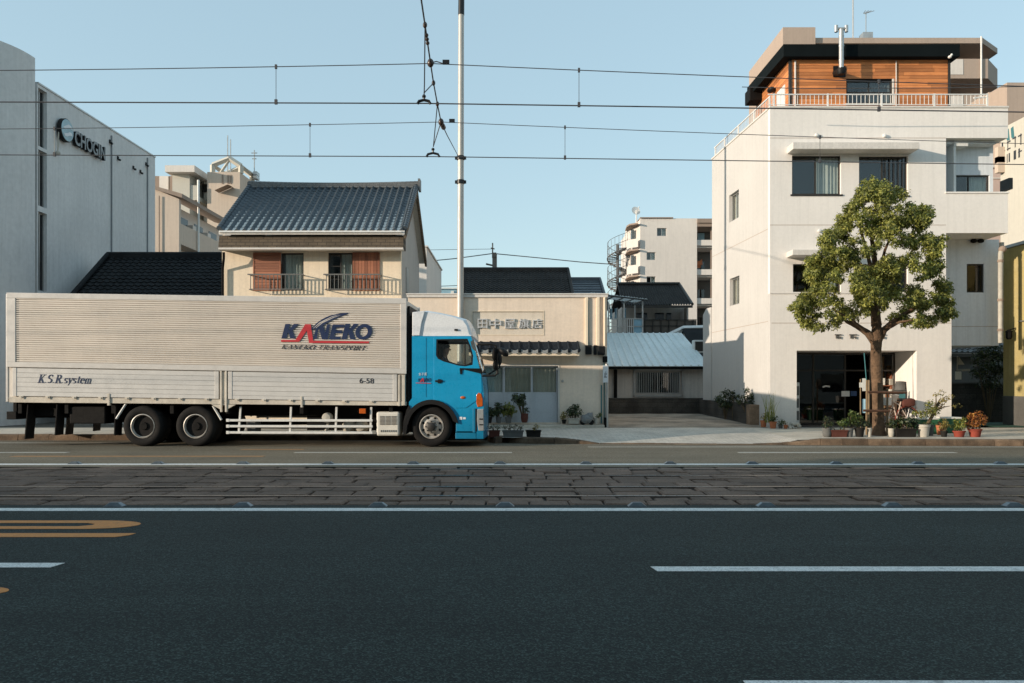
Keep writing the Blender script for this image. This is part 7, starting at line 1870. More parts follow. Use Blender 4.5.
# wooden stakes round the trunk
sk = thing('tree_stakes', 'wooden stake frame with cross rails tied round the street tree trunk', 'tree stakes', (gx(876), TYY, .155))
mb = MB()
for px, dy in ((868.6, -.3), (887, .25), (866.5, .35)): mb.tube([tp3(px, 438, dy), tp3(px + .4, 380 if px < 880 else 388, dy)], .03, 8)
mb.each('stake', MAT['bamboo'], sk, smooth=True)
mb = MB()
for py, a, b in ((392, 868, 906), (410.5, 863.5, 890)):
    mb.tube([tp3(a, py, -.34), tp3(b, py + .6, -.32)], .032, 8); mb.tube([tp3(a + 3, py + 1.2, .32), tp3(b - 3, py + 1, .32)], .03, 8)
mb.each('cross_rail', MAT['brace'], sk, smooth=True)
# ================================================================== POTTED PLANTS
def pot_mb(kind, x, y, z, w, h):
    mb = MB()
    if kind == 'box':
        mb.add([(x-w/2*.9,y-.1,z),(x+w/2*.9,y-.1,z),(x+w/2*.9,y+.1,z),(x-w/2*.9,y+.1,z),(x-w/2,y-.12,z+h),(x+w/2,y-.12,z+h),(x+w/2,y+.12,z+h),(x-w/2,y+.12,z+h)], [(0,3,2,1),(0,1,5,4),(1,2,6,5),(2,3,7,6),(3,0,4,7)])
        a = w / 2 + .012
        mb.plate([rect(x - a, x + a, y - .132, y + .132), rect(x - w/2 + .02, x + w/2 - .02, y - .1, y + .1)[::-1]], lambda u, w_, v: (u, v, w_), z + h - .03, z + h)
    else:
        r = w / 2
        prof = [(r * .68, 0), (r * .74, h * .1), (r * .9, h * .78), (r * 1.0, h * .8), (r * 1.02, h), (r * .9, h), (r * .88, h * .86), (.01, h * .86)] if kind == 'pot' else \
               [(r * .6, 0), (r * .85, h * .12), (r * 1.0, h * .5), (r * .96, h * .85), (r * 1.05, h * .96), (r * 1.03, h), (r * .88, h), (r * .85, h * .88), (.01, h * .88)]
        mb.lathe(prof, (x, y, z), 'z', 20)
    return mb
def potted(name, label, cat, px, py, Y, wpx, hpx, kind, potm, plant, group=None):
    """A pot standing at a picture column, Y metres off, with soil, stems and leaves."""
    z = zside(PX(px, Y), Y) if Y < 25.4 else PZ(py, Y)
    if Y >= 25: z = max(.17, PZ(py, Y))
    x = PX(px, Y); w, h = wpx * Y / F, hpx * Y / F
    t = thing(name, label, cat, (x, Y, z), group)
    pot_mb(kind, x, Y, z, w, h).build('pot', MAT[potm], t, smooth=35)
    mb = MB()
    if kind == 'box': mb.box(x - w/2 + .025, x + w/2 - .025, Y - .098, Y + .098, z + h * .5, z + h - .035)
    else: mb.lathe([(w * .42, 0), (w * .4, .015), (.01, .02)], (x, Y, z + h * .84), 'z', 14)
    mb.build('soil', MAT['soil'], t)
    sm = MB(); cl = []
    for (dx, dz, r, n) in plant['clumps']:
        c = Vector((x + dx * Y / F, Y + rnd.uniform(-.06, .06) - plant.get('fwd', 0), z + h + dz * Y / F)); cl.append((tuple(c), r * Y / F))
        b = Vector((x + max(-w * .35, min(w * .35, dx * Y / F * .5)), Y, z + h * .85))
        m_ = (b + c) / 2 + Vector((rnd.uniform(-.05, .05), rnd.uniform(-.04, .04), .02)); sm.tube([b, m_, c], [plant.get('sr', .014), plant.get('sr', .014) * .8, .006], 6)
    sm.build('stem', MAT['stem'], t, smooth=True)
    n = sum(c[3] for c in plant['clumps'])
    leaf_mb(cl, n, plant.get('size', .07), plant.get('asp', .5), plant.get('droop', .3), .3, .3, int(px * 7)).build('foliage', MAT[plant['leaf']], t, recalc=False)
    if 'flower' in plant:
        leaf_mb(cl, plant['flower'][1], .04, .8, .1, .4, .8, int(px)).build('blossom', MAT[plant['flower'][0]], t, recalc=False)
    return t
def tall_blades(t, px0, px1, Y, z, hpx, n, mat):
    mb = MB()
    for i in range(n):
        x = PX(rnd.uniform(px0, px1), Y); h = hpx * Y / F * rnd.uniform(.6, 1); lx, ly = rnd.uniform(-.2, .2), rnd.uniform(-.1, .1); w = .008; y = Y + rnd.uniform(-.06, .06)
        p = [Vector((x + lx * (s ** 2), y + ly * s * s, z + h * s)) for s in (0, .35, .7, 1)]
        vs = []
        for k, q in enumerate(p): ww = w * (1 - .8 * k / 3); vs += [(q.x - ww, q.y, q.z), (q.x + ww, q.y, q.z)]
        mb.add(vs, [(0, 1, 3, 2), (2, 3, 5, 4), (4, 5, 7, 6)])
    return mb.build('blades', MAT[mat], t, recalc=False)
KY = 21.35
# row on the kerb, right of the tree
potted('potted_plant', 'round grey pot with a low dark plant, leftmost on the kerb before the shop opening', 'potted plant', 827, 440, KY, 9, 9, 'urn', 'greypot', dict(clumps=[(-2, 3, 4, 50), (3, 4, 4, 50), (0, 9, 4, 40)], leaf='leaf_dark', size=.06))
potted('planter_box', 'red brown rectangular trough with sparse seedlings on the kerb before the shop opening', 'planter', 838, 439, KY, 16, 7, 'box', 'redbrown', dict(clumps=[(-5, 2, 2, 16), (2, 2, 2, 16), (6, 3, 2, 16)], leaf='leaf_dark', size=.04))
potted('potted_plant', 'grey pot with a yellow green bush just left of the tree trunk', 'potted plant', 849, 440, KY, 9, 9, 'pot', 'greypot', dict(clumps=[(-4, 6, 5, 120), (3, 8, 5, 130), (7, 12, 5, 110), (2, 15, 4, 80), (-9, 5, 4, 80)], leaf='leaf_green', size=.07))
potted('potted_plant', 'dark pot with a spreading dark green plant close to the left foot of the tree', 'potted plant', 859.5, 440, KY, 10, 9, 'pot', 'darkpot', dict(clumps=[(-3, 5, 5, 100), (4, 5, 5, 100), (0, 10, 4, 70)], leaf='leaf_dark', size=.08))
potted('potted_plant', 'slim white pot with a thin green plant touching the left side of the tree foot', 'potted plant', 869.5, 439, KY, 4.4, 9, 'pot', 'palepot', dict(clumps=[(0, 3, 2.5, 40)], leaf='leaf_dark', size=.05))
potted('potted_plant', 'pale jug shaped pot with a few leaves at the right foot of the tree', 'potted plant', 891.3, 439, KY, 6, 8.5, 'urn', 'palepot', dict(clumps=[(-1, 3, 3, 40), (2, 2, 2.5, 30)], leaf='leaf_dark', size=.06))
potted('planter_box', 'dark brown trough of dense dark green plants between the tree and the white tub', 'planter', 904.5, 439, KY, 21, 8.5, 'box', 'darkpot', dict(clumps=[(-8, 5, 5, 120), (-3, 8, 5, 140), (3, 6, 5, 140), (8, 8, 5, 130), (11, 4, 4, 80), (-12, 6, 4, 70)], leaf='leaf_dark', size=.09))
potted('potted_plant', 'grey pot half hidden behind the white tub', 'potted plant', 930.5, 438, KY + .5, 7, 11, 'pot', 'greypot', dict(clumps=[(0, 2, 2.5, 30)], leaf='leaf_dark', size=.05))
# the wide bonsai in the white tub
bt = potted('bonsai_tree', 'wide bonsai tree with yellow green cloud foliage in a white tub', 'bonsai', 923.5, 440, KY, 12.6, 12.5, 'pot', 'palepot', dict(clumps=[(0, 1, 3, 40)], leaf='leaf_dark', size=.05))
mb = MB(); 
def b3(px, py, dy=0): return (PX(px, KY), KY + dy, PZ(py, KY))
mb.tube([b3(925, 428), b3(930, 420), b3(934, 413), b3(936, 407), b3(940, 399)], [.05, .045, .04, .03, .015], 8)
for p in ((926, 412), (918, 414), (946, 396), (950, 406), (936, 396), (944, 404)): mb.tube([b3(934, 412), b3((934 + p[0]) / 2, (411 + p[1]) / 2 - 1, rnd.uniform(-.1, .1)), b3(*p)], [.025, .018, .008], 6)
mb.build('trunk', MAT['stem'], bt, smooth=True)
bcl = [(b3(px, py, rnd.uniform(-.2, .2)), r / F * KY) for px, py, r in ((921, 414, 5), (928, 410, 7), (936, 411, 6), (931, 404, 5), (940, 400, 4.5), (937, 394, 3.5), (948, 397, 3.5), (953, 405, 3), (917, 413, 3.5), (945, 392, 3), (956, 396, 2), (943, 406, 4), (960, 406, 1.8))]
leaf_mb(bcl[:4] + bcl[8:9], 620, .06, .5, .2, .3, .3, 3).build('foliage', MAT['leaf_lime'], bt, recalc=False); leaf_mb(bcl[4:8] + bcl[9:], 240, .06, .5, .2, .3, .3, 4).build('foliage', MAT['leaf_gold'], bt, recalc=False)
cr_ = thing('storage_crate', 'green plastic crate with a white lid behind the white tub', 'crate', (PX(925, 22.6), 22.6, .155))
mb = MB(); mb.box(PX(919.5, 22.6), PX(936, 22.6), 22.5, 22.95, .157, PZ(419.5, 22.6)); mb.build('body', MAT['green_crate'], cr_, bevel=.02)
mb = MB(); mb.box(PX(918.5, 22.6), PX(937, 22.6), 22.48, 22.97, PZ(419.5, 22.6) + .001, PZ(417.6, 22.6)); mb.build('lid', MAT['crate_lid'], cr_, bevel=.015)
cr2 = dup(cr_, (PX(950, 22.9), 23.0, .155), 'green plastic crate with a white lid behind the orange flowered pots')
potted('potted_plant', 'terracotta pot standing between the green crates', 'potted plant', 940.5, 430, 22.2, 8.5, 9.5, 'pot', 'terracotta', dict(clumps=[(0, 1, 2.5, 30)], leaf='leaf_rust', size=.05))
potted('potted_plant', 'small black pot with a golden green plant in front of the terracotta pot', 'potted plant', 944, 438, KY, 7, 6, 'pot', 'darkpot', dict(clumps=[(-2, 4, 3.5, 70), (2, 6, 4, 80), (0, 10, 3, 60)], leaf='leaf_gold', size=.05))
potted('potted_plant', 'shallow red bowl with lime green and yellow leaves on the kerb', 'potted plant', 959, 438, KY, 12, 6.2, 'pot', 'redpot', dict(clumps=[(-3, 4, 4, 90), (2, 5, 4.5, 100), (-1, 9, 4, 90), (4, 11, 3.5, 60)], leaf='leaf_lime', size=.06))
potted('potted_plant', 'red basket pot with a bushy orange rust plant, rightmost on the kerb', 'potted plant', 975, 439, KY, 13, 8, 'pot', 'redpot', dict(clumps=[(-5, 4, 5, 120), (1, 6, 6, 170), (6, 8, 5, 130), (-2, 12, 5, 130), (4, 15, 4.5, 100), (9, 12, 3, 50)], leaf='leaf_rust', size=.06))
# pots by the pillar and wall of the white building
PYY = 25.0
potted('potted_plant', 'terracotta pot with a small plant against the end of the mossy wall', 'potted plant', 763.5, 427, PYY + .3, 6.6, 6.6, 'pot', 'terracotta', dict(clumps=[(0, 3, 3, 60), (2, 6, 3, 40)], leaf='leaf_gold', size=.06))
tg = potted('potted_plant', 'terracotta pot with tall pale grass blades at the corner of the white building', 'potted plant', 773, 428.6, PYY, 7.4, 7, 'pot', 'terracotta', dict(clumps=[(0, 2, 3, 50), (3, 4, 2.5, 40)], leaf='leaf_green', size=.07))
tall_blades(tg, 765, 775, PYY + .15, .35, 32, 34, 'leaf_lime')
potted('potted_plant', 'little pot of lime green leaves at the foot of the white pillar', 'potted plant', 780.5, 428.6, PYY, 5, 4, 'pot', 'greypot', dict(clumps=[(-1, 2, 3, 60), (2, 3, 3, 60)], leaf='leaf_green', size=.05))
potted('potted_plant', 'tiny orange pot of pinkish succulents at the foot of the white pillar', 'potted plant', 785.6, 428.6, PYY - .1, 4.4, 4, 'pot', 'terracotta', dict(clumps=[(0, 2, 2.5, 60)], leaf='leaf_gold', size=.04))
rk = thing('stone_heap', 'small heap of pale garden stones at the left edge of the shop opening', 'stones', (PX(793, PYY), PYY, .17))
mb = MB()
for k in range(16): mb.ball((PX(789 + (k * 37 % 10), PYY), PYY - .1 + (k * 17 % 7) * .04, .19 + (k % 3) * .06), (rnd.uniform(.05, .09), rnd.uniform(.05, .08), rnd.uniform(.04, .06)), 8, 6)
mb.build('stones', MAT['palepot'], rk, smooth=True)
# shrubs behind the mossy wall
def shrub(name, label, cls, leaf, size, Y, cat='shrub', h0=.3):
    xs = sum(c[0] for c in cls) / len(cls)
    t = thing(name, label, cat, (PX(xs, Y), Y, h0)); sm = MB(); cl = []
    for px, py, r, n in cls:
        c = (PX(px, Y), Y + rnd.uniform(-.12, .12), PZ(py, Y)); cl.append((c, r * Y / F)); sm.tube([(PX(xs, Y), Y, h0), ((c[0] + PX(xs, Y)) / 2, c[1], (c[2] + h0) / 2 + .1), c], [.02, .015, .006], 6)
    sm.build('stem', MAT['stem'], t, smooth=True)
    leaf_mb(cl, sum(c[3] for c in cls), size, .5, .3, .3, .3, int(xs)).build('foliage', MAT[leaf], t, recalc=False); return t
shrub('shrub', 'rounded dark green bush behind the mossy wall against the white building', [(719, 399, 5, 130), (725, 394, 6, 170), (731, 397, 5, 140), (722, 404, 6, 150), (729, 404, 6, 150)], 'leaf_dark', .09, 28.6)
shrub('shrub', 'slender upright green plant behind the mossy wall right of the rounded bush', [(732.6, 392, 2, 40), (732.4, 398, 2.4, 50), (733, 405, 3, 60)], 'leaf_dark', .08, 28.3)
shrub('shrub', 'straggly dark shrub behind the mossy wall near the corner of the white building', [(747, 390, 3, 60), (745, 397, 4, 100), (752, 396, 4, 100), (757, 399, 4.5, 110), (740, 402, 3.5, 80), (749, 403, 6, 150), (758, 404, 4, 90), (739, 396, 2.2, 30)], 'leaf_dark', .085, 26.9)
shrub('evergreen_bush', 'large near black bush filling the shaded passage beside the yellow building', [(983, 352, 9, 260), (994, 349, 9, 260), (1001, 356, 8, 220), (988, 365, 11, 330), (999, 370, 10, 300), (980, 372, 9, 240), (990, 382, 11, 300), (975, 360, 6, 120)], 'leaf_dark', .11, 28.6, 'bush', .1)
# plants in front of the cream shop
SPY = 25.3
potted('potted_plant', 'dark leafy plant in a black pot nearest the truck bumper', 'potted plant', 489, 423, SPY - .1, 7, 6, 'pot', 'darkpot', dict(clumps=[(-3, 3, 4.5, 110), (3, 4, 4.5, 110), (0, 8, 4, 90)], leaf='leaf_dark', size=.1))
potted('potted_plant', 'dark upright plant between the black pot and the lime plant', 'potted plant', 498.6, 423, SPY, 6, 6, 'pot', 'greypot', dict(clumps=[(-2, 5, 4, 90), (2, 8, 4.5, 110), (-1, 12, 3.5, 80)], leaf='leaf_dark', size=.1))
potted('potted_plant', 'bright yellow green plant in a pot before the shop doors', 'potted plant', 508.5, 423, SPY, 7, 6, 'pot', 'greypot', dict(clumps=[(-3, 5, 4, 80), (2, 6, 4.5, 100), (-1, 11, 4, 90), (4, 9, 3, 50)], leaf='leaf_lime', size=.1))
potted('potted_tree', 'small round headed dark tree in a brown pot before the shop doors', 'potted plant', 524.5, 422.5, SPY, 7.4, 9, 'urn', 'redbrown', dict(clumps=[(-7, 14, 5, 140), (-3, 11, 4.5, 120), (-2, 17, 4, 100), (-9, 17, 4, 90), (1, 4, 3, 40)], leaf='leaf_dark', size=.09, sr=.025))
potted('planter_box', 'pale trough with a clipped round shrub right of the shop doors', 'planter', 573.5, 423.6, SPY, 11, 5.4, 'box', 'palepot', dict(clumps=[(-1, 8, 5.5, 190), (4, 6, 5, 150), (2, 11, 4.5, 130), (-4, 5, 4, 80)], leaf='leaf_dark', size=.07))
potted('potted_plant', 'tiny pot with dry yellow stalks beside the door frame of the shop', 'potted plant', 564, 423.6, SPY, 5, 4, 'pot', 'darkpot', dict(clumps=[(-1, 3, 3, 40), (0, 7, 2, 24)], leaf='leaf_gold', size=.08))
cv = thing('covered_motor', 'pale cloth covered bundle with dark wheels by the shop corner', 'bundle', (PX(586.5, SPY), SPY, .28))
mb = MB(); mb.ball((PX(586.5, SPY), SPY - .05, .46), (.2, .16, .15), 16, 10); mb.ball((PX(590, SPY), SPY - .05, .55), (.12, .12, .12), 12, 8); mb.map(lambda x, y, z: (x + .02 * math.sin(z * 30), y, z + .015 * math.sin(x * 40))); mb.build('cover', MAT['curtain_grey'], cv, smooth=True)
mb = MB()
for px in (582.6, 591): mb.lathe([(.06, 0), (.09, .01), (.09, .07), (.06, .08)], (PX(px, SPY), SPY - .1, .36), 'y', 16)
mb.build('wheel', MAT['rubber'], cv, smooth=35)
potted('potted_plant', 'small white pot beside the sign post at the shop corner', 'potted plant', 596, 423.6, SPY, 5, 5.6, 'pot', 'palepot', dict(clumps=[(2, 2, 2.5, 40), (4, 4, 2, 30)], leaf='leaf_green', size=.06))
# three troughs on the kerb ahead of the truck
QY = 21.35
potted('planter_box', 'maroon trough of small pale flowers right by the truck bumper', 'planter', 494.4, 439, QY, 11, 6.6, 'box', 'redbrown', dict(clumps=[(-4, 3, 2.6, 30), (0, 4, 2.6, 30), (4, 3, 2.6, 30)], leaf='leaf_dark', size=.05, flower=('flower', 40)))
potted('planter_box', 'long grey trough of small pale flowers, middle one on the kerb', 'planter', 513, 439, QY, 21, 6.6, 'box', 'greypot', dict(clumps=[(-8, 3, 2.6, 30), (-3, 4, 2.6, 30), (3, 4, 2.6, 30), (8, 3, 2.6, 30)], leaf='leaf_dark', size=.05, flower=('flower', 60)))
potted('planter_box', 'dark brown trough with one little green shoot at the edge of the driveway', 'planter', 533.4, 439, QY, 15, 6.8, 'box', 'darkpot', dict(clumps=[(3, 4, 3, 50), (1, 2, 2, 24)], leaf='leaf_gold', size=.05))
# ================================================================== POLE, SPAN WIRE AND TRAM WIRES
PYL = 25.46
xp = PX(460, PYL)
pole = thing('street_pole', 'tall pale steel tram pole with collars rising behind the truck cab', 'pole', (xp, PYL, .17))
xt = PX(461.6, PYL)
mb = MB(); mb.tube([(xp, PYL, 0.17), (PX(461.2, PYL), PYL, PZ(15, PYL))], [.11, .09], 18); mb.build('shaft', M('pole_paint', (.50, .475, .44), .5, .08, 1.2, .06, metal=.25, streak=.15), pole, smooth=True)
mb = MB(); mb.tube([(PX(461.2, PYL), PYL, PZ(15, PYL)), (xt, PYL, PZ(-22, PYL))], [.1, .095], 18); mb.build('top_sleeve', MAT['black_metal'], pole, smooth=True)
for py in (158, 182): mb = MB(); c = PX(460.6, PYL); mb.lathe([(.1, -.07), (.128, -.06), (.128, .06), (.1, .07)], (c, PYL, PZ(py, PYL)), 'z', 18); mb.box(c - .18, c + .18, PYL - .02, PYL + .02, PZ(py, PYL) - .05, PZ(py, PYL) + .05); mb.build('collar', MAT['black_metal'], pole, smooth=30)
mb = MB(); mb.lathe([(.2, 0), (.2, .05), (.13, .06), (.12, .3)], (xp, PYL, .175), 'z', 18); mb.build('base_plate', MAT['steel'], pole)
np_ = thing('street_pole', 'matching tram pole on the near pavement behind the viewer', 'pole', (-.2, -5.2, .12))
mb = MB(); mb.tube([(-.2, -5.2, .12), (-.2, -5.2, 10)], [.112, .09], 14); mb.build('shaft', MAT['steel'], np_, smooth=True)
YA1, YA2 = 11.75, 14.3
def wires(Y, pts, r, name, label, cat='wire'):
    t = []
    for px, py in pts: t.append((PX(px, Y), Y, PZ(py, Y)))
    mb = MB(); mb.tube(t, r, 6); o = mb.build(name, MAT['wire'], None, loc=t[len(t) // 2]); tag(o, label, cat); return o
def sag(p0, p1, drop, n=14): return [(p0[0] + (p1[0] - p0[0]) * i / n, p0[1] + (p1[1] - p0[1]) * i / n + drop * 4 * (i / n) * (1 - i / n)) for i in range(n + 1)]
A_ = sag((-1500, 45), (430, 63.5), 16, 26)[:-1] + sag((430, 63.5), (2400, 100), 14, 26)
B_ = [(-1500, 97), (424, 103.4), (2400, 132)]
C_ = sag((-1500, 105), (441, 122), 15.5, 26)[:-1] + sag((441, 122), (2400, 160), 12.4, 26)
D_ = [(-1500, 149), (433, 156.6), (2400, 183)]
def yat(P, px):
    for (a, b), (c, d) in zip(P[:-1], P[1:]):
        if a <= px <= c: return b + (d - b) * (px - a) / (c - a)
wires(YA1, A_, .0065, 'messenger_wire', 'uppermost thin wire, sagging above the near tram track', 'wire')
wires(YA1, B_, .0095, 'contact_wire', 'thick straight wire second from the top across the sky', 'wire')
wires(YA2, C_, .006, 'messenger_wire', 'thin sagging wire third from the top across the sky', 'wire')
wires(YA2, D_, .0085, 'contact_wire', 'lowest straight tram wire crossing in front of the houses', 'wire')
def dropper(px, Pu, Pl, Y, label, white=False):
    x = PX(px, Y); z1, z0 = PZ(yat(Pu, px), Y), PZ(yat(Pl, px), Y)
    t = thing('wire_dropper', label, 'dropper', (x, Y, z0), 'droppers between the tram wires')
    mb = MB(); mb.tube([(x, Y, z0), (x, Y, z1)], .0045, 5); mb.build('rod', MAT['palepot'] if white else MAT['wire'], t)
    mb = MB(); mb.box(x - .02, x + .02, Y - .015, Y + .015, z0 - .02, z0 + .05); mb.box(x - .015, x + .015, Y - .015, Y + .015, z1 - .03, z1 + .03); mb.build('clamp', MAT['wire'], t)
dropper(276, A_, B_, YA1, 'thin dropper joining the two upper wires left of the span wire')
dropper(579, A_, B_, YA1, 'thin dropper joining the two upper wires right of the street pole')
dropper(879, A_, B_, YA1, 'thin dropper joining the two upper wires before the timber penthouse')
dropper(310, C_, D_, YA2, 'thin dropper joining the two lower wires above the blue tiled roof')
dropper(565, C_, D_, YA2, 'thin dropper joining the two lower wires right of the street pole')
dropper(54.5, C_, D_, YA2, 'pale dropper joining the two lower wires in front of the grey office', True)
dropper(820, C_, D_, YA2, 'thin dropper joining the two lower wires before the white building')
# span wire across the street with pull-off hangers and insulators
sp_ = thing('span_wire', 'cross street span wire with insulators and pull off hangers carrying the tram wires', 'span wire', (PX(430, YA1), YA1, PZ(63, YA1)))
S = [(-.2, -5.2, 9.2), (PX(421, 9.6), 9.6, PZ(-2, 9.6)), (PX(425, 10.6), 10.6, PZ(25, 10.6)), (PX(430.5, YA1), YA1, PZ(63, YA1)), (PX(433.5, 12.6), 12.6, PZ(83, 12.6)), (PX(437.4, 13.5), 13.5, PZ(104, 13.5)), (PX(441, YA2), YA2, PZ(122, YA2)), (PX(447, 16.5), 16.5, PZ(135, 16.5)), (PX(458, PYL - .2), PYL - .1, PZ(157, PYL))]
mb = MB(); mb.tube(S, .011, 6); mb.build('cable', MAT['wire'], sp_)
mb = MB()
for i, px in ((3, 0), (6, 0)): mb.ball(S[i], (.05, .05, .065), 10, 8)
for i in (2, 4, 5): mb.ball(S[i], (.03, .03, .045), 8, 6)
v = Vector(S[7]) ; u_ = (Vector(S[7]) - Vector(S[6])).normalized()
for k in range(4): mb.ball(tuple(Vector(S[6]) + u_ * (.5 + k * .13)), (.045, .05, .045), 8, 6)
for k in range(3): mb.ball(tuple(Vector(S[2]).lerp(Vector(S[3]), .25 + .1 * k)), (.028, .03, .03), 8, 6)
mb.each('insulator', M('brown_insulator', (.07, .045, .035), .35, .1), sp_, smooth=True)
mb = MB()
mb.tube([S[2], (PX(424.4, 11.5), 11.5, PZ(84, 11.5)), (PX(424, YA1), YA1, PZ(97, YA1))], .009, 5); mb.tube([S[4], (PX(424, YA1), YA1, PZ(93, YA1))], .009, 5)
mb.tube([S[5], (PX(433.4, YA2), YA2, PZ(146, YA2))], .009, 5); mb.tube([S[6], (PX(433.2, YA2), YA2, PZ(147, YA2))], .009, 5)
mb.tube([S[3], (PX(436.5, YA1), YA1, PZ(61.5, YA1)), (PX(444, YA1), YA1, PZ(64, YA1))], .009, 5)
mb.each('hanger_rod', MAT['wire'], sp_)
mb = MB()
for px, py, Y in ((424, 103.4, YA1), (433, 156.4, YA2)):
    mb.tube([(PX(px - 6.5, Y), Y, PZ(py + .5, Y)), (PX(px - 5, Y), Y, PZ(py - 2.2, Y)), (PX(px, Y), Y, PZ(py - 3.4, Y)), (PX(px + 5, Y), Y, PZ(py - 2.2, Y)), (PX(px + 6.5, Y), Y, PZ(py + .5, Y))], .022, 6)
    mb.tube([(PX(px, Y), Y, PZ(py - 8, Y)), (PX(px, Y), Y, PZ(py - 3, Y))], .018, 6); mb.ball((PX(px, Y), Y, PZ(py - 7, Y)), .03, 8, 6)
for px, P_, Y in ((446, A_, YA1), (452, C_, YA2)): mb.box(PX(px, Y) - .05, PX(px, Y) + .05, Y - .02, Y + .02, PZ(yat(P_, px), Y) - .0, PZ(yat(P_, px), Y) + .06)
mb.build('wire_clamp', MAT['black_metal'], sp_, smooth=40)
# distant utility pole with thin lines
YU = 75.0
up = thing('utility_pole', 'thin distant utility pole with a short crossarm above the dark tiled roof', 'pole', (PX(494, YU), YU, 0))
mb = MB(); mb.tube([(PX(494.6, YU), YU, 0), (PX(494.6, YU), YU, PZ(254, YU))], .22, 8); mb.tube([(PX(492.6, YU), YU, PZ(258, YU)), (PX(492.6, YU), YU, PZ(243, YU))], .07, 6); mb.build('shaft', MAT['grey_base'], up)
mb = MB(); mb.tube([(PX(486, YU), YU, PZ(264, YU)), (PX(495, YU), YU, PZ(266, YU))], .09, 5); mb.tube([(PX(490.8, YU), YU, PZ(248, YU)), (PX(494.6, YU), YU, PZ(249, YU))], .06, 5); mb.box(PX(493, YU), PX(496.4, YU), YU - .3, YU + .3, PZ(257.5, YU), PZ(253, YU)); mb.build('crossarm', MAT['grey_base'], up)
mb = MB()
mb.tube([(PX(420, YU), YU, PZ(262, YU)), (PX(455, YU), YU, PZ(258.6, YU)), (PX(493, YU), YU, PZ(253.5, YU))], .045, 5)
mb.tube([(PX(493, YU), YU, PZ(253.5, YU)), (PX(540, YU), YU, PZ(258, YU)), (PX(580, YU), YU, PZ(262, YU)), (PX(622, YU), YU, PZ(265, YU))], .045, 5)
mb.tube([(PX(420, YU), YU, PZ(250, YU)), (PX(492.6, YU), YU, PZ(249, YU))], .02, 4); mb.tube([(PX(420, YU), YU, PZ(287, YU)), (PX(470, YU), YU, PZ(285, YU))], .03, 4)
mb.build('line', MAT['wire'], up)
# slack wires in front of the white building, on their way to its bracket
o = MB(); o.tube([(PX(742, 24), 24, PZ(87, 24)), (PX(800, 24), 24, PZ(88.5, 24)), (PX(940, 24), 24, PZ(88, 24)), (PX(1060, 24), 24, PZ(86, 24))], .012, 5)
tag(o.build('service_wire', MAT['wire'], None, loc=(PX(800, 24), 24, PZ(88, 24))), 'thin service wire passing in front of the timber penthouse', 'wire')

# ================================================================== NEAR SIDE OF THE STREET (behind the viewer; it shades the near lanes)
def near_building(label, x0, x1, h, y=-7.5, dep=9):
    t = thing('street_building', label, 'building', ((x0 + x1) / 2, y, .12))
    n = max(2, int((x1 - x0) / 3.2)); fl = max(1, int(h / 3)); hs = []
    for i in range(n):
        for k in range(fl):
            a = x0 + (x1 - x0) * (i + .25) / n; b = x0 + (x1 - x0) * (i + .75) / n; z = .9 + k * 3
            if z + 1.4 < h - .3: hs.append((a, b, z, z + 1.4))
    T = lambda u, w, z: (u, y + w, z)
    mb = MB(); mb.plate([rect(x0, x1, .1, h)] + [rect(*q_)[::-1] for q_ in hs], T, -.25, 0); mb.box(x0, x1, y - dep, y - .4, .1, h - .1); mb.build('wall', MAT['near_wall'], t)
    mb = MB(); mb.box(x0 - .0, x1 + .0, y - .3, y + .06, h, h + .1); mb.build('parapet', MAT['grey_base'], t)
    mb = MB()
    for q_ in hs: mb.tbox(T, q_[0], q_[1], -.12, -.1, q_[2], q_[3])
    mb.build('window_glass', MAT['glass_dark'], t)
    return t
EL = math.tan(rad(11.5)); AZ = rad(66)
KF = math.cos(AZ) / EL
def hfor(yshadow, y=-7.5): return (yshadow - y) / KF
near_building('plain five storey building on the near side of the street, far left', -92.8, -56, hfor(14.9))
near_building('plain five storey building on the near side of the street, second from the left', -55.8, -48, hfor(15.6))
near_building('plain five storey building on the near side of the street, left of the viewer', -47.8, -8, hfor(17.0))
near_building('plain five storey building on the near side of the street, to the right', -7.8, 40, hfor(17.0))
near_building('tall plain building on the near side of the street, far off to the left', -150, -93, 36, dep=1.6)

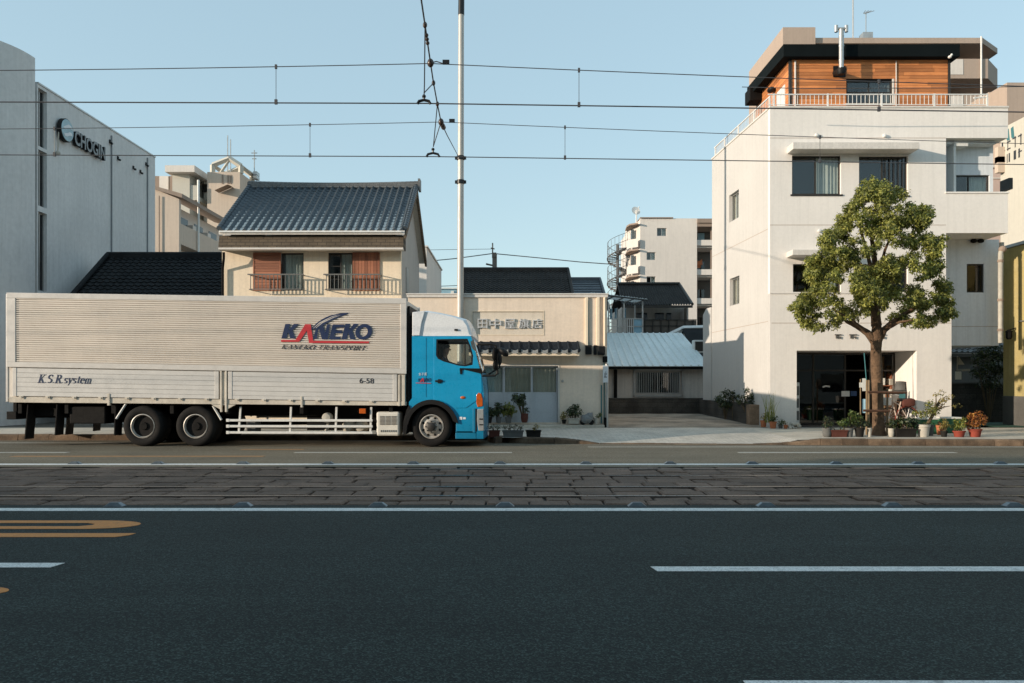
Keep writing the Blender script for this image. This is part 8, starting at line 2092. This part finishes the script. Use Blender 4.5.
# ================================================================== SKY, SUN, CAMERA
wd = bpy.data.worlds.new('World'); sc.world = wd; wd.use_nodes = True
nt = wd.node_tree; nt.nodes.clear()
out = nt.nodes.new('ShaderNodeOutputWorld'); bg_ = nt.nodes.new('ShaderNodeBackground')
sky = nt.nodes.new('ShaderNodeTexSky'); sky.sky_type = 'NISHITA'; sky.sun_disc = False
sky.sun_elevation = rad(11.5); sky.sun_rotation = math.atan2(-math.sin(AZ), -math.cos(AZ))
sky.air_density = 1.0; sky.dust_density = .6; sky.ozone_density = 1.5
tint = nt.nodes.new('ShaderNodeMix'); tint.data_type = 'RGBA'; tint.blend_type = 'MULTIPLY'; tint.inputs[0].default_value = 1
tint.inputs[7].default_value = (2.6, 2.55, 2.3, 1)
gm = nt.nodes.new('ShaderNodeGamma'); gm.inputs[1].default_value = .72
nt.links.new(sky.outputs[0], gm.inputs[0]); nt.links.new(gm.outputs[0], tint.inputs[6])
hz_ = nt.nodes.new('ShaderNodeMix'); hz_.data_type = 'RGBA'; hz_.inputs[0].default_value = .52; hz_.inputs[7].default_value = (3.05, 4.5, 5.4, 1)
nt.links.new(tint.outputs[2], hz_.inputs[6]); nt.links.new(hz_.outputs[2], bg_.inputs[0]); bg_.inputs[1].default_value = .15
nt.links.new(bg_.outputs[0], out.inputs[0])
sl = bpy.data.lights.new('sun', 'SUN'); sl.energy = 5.0; sl.angle = rad(.55); sl.color = (1, .85, .68)
so = bpy.data.objects.new('sun', sl); COL.objects.link(so)
dirv = Vector((math.sin(AZ) * math.cos(rad(11.5)), math.cos(AZ) * math.cos(rad(11.5)), -math.sin(rad(11.5))))
so.rotation_euler = dirv.to_track_quat('-Z', 'Y').to_euler(); so.location = (-40, -30, 40)
cam = bpy.data.cameras.new('camera'); cam.lens = 36 * F / 1024; cam.sensor_width = 36; cam.clip_end = 3000; cam.clip_start = .1
cam.shift_y = (HY - 341.5) / 1024
co = bpy.data.objects.new('camera', cam); COL.objects.link(co); co.location = (0, 0, EYE); co.rotation_euler = (rad(90), 0, 0)
sc.camera = co
sc.view_settings.view_transform = 'Standard'; sc.view_settings.look = 'None'; sc.view_settings.exposure = 0; sc.view_settings.gamma = 1
sc.render.engine = 'CYCLES'; sc.cycles.max_bounces = 6; sc.cycles.transparent_max_bounces = 12
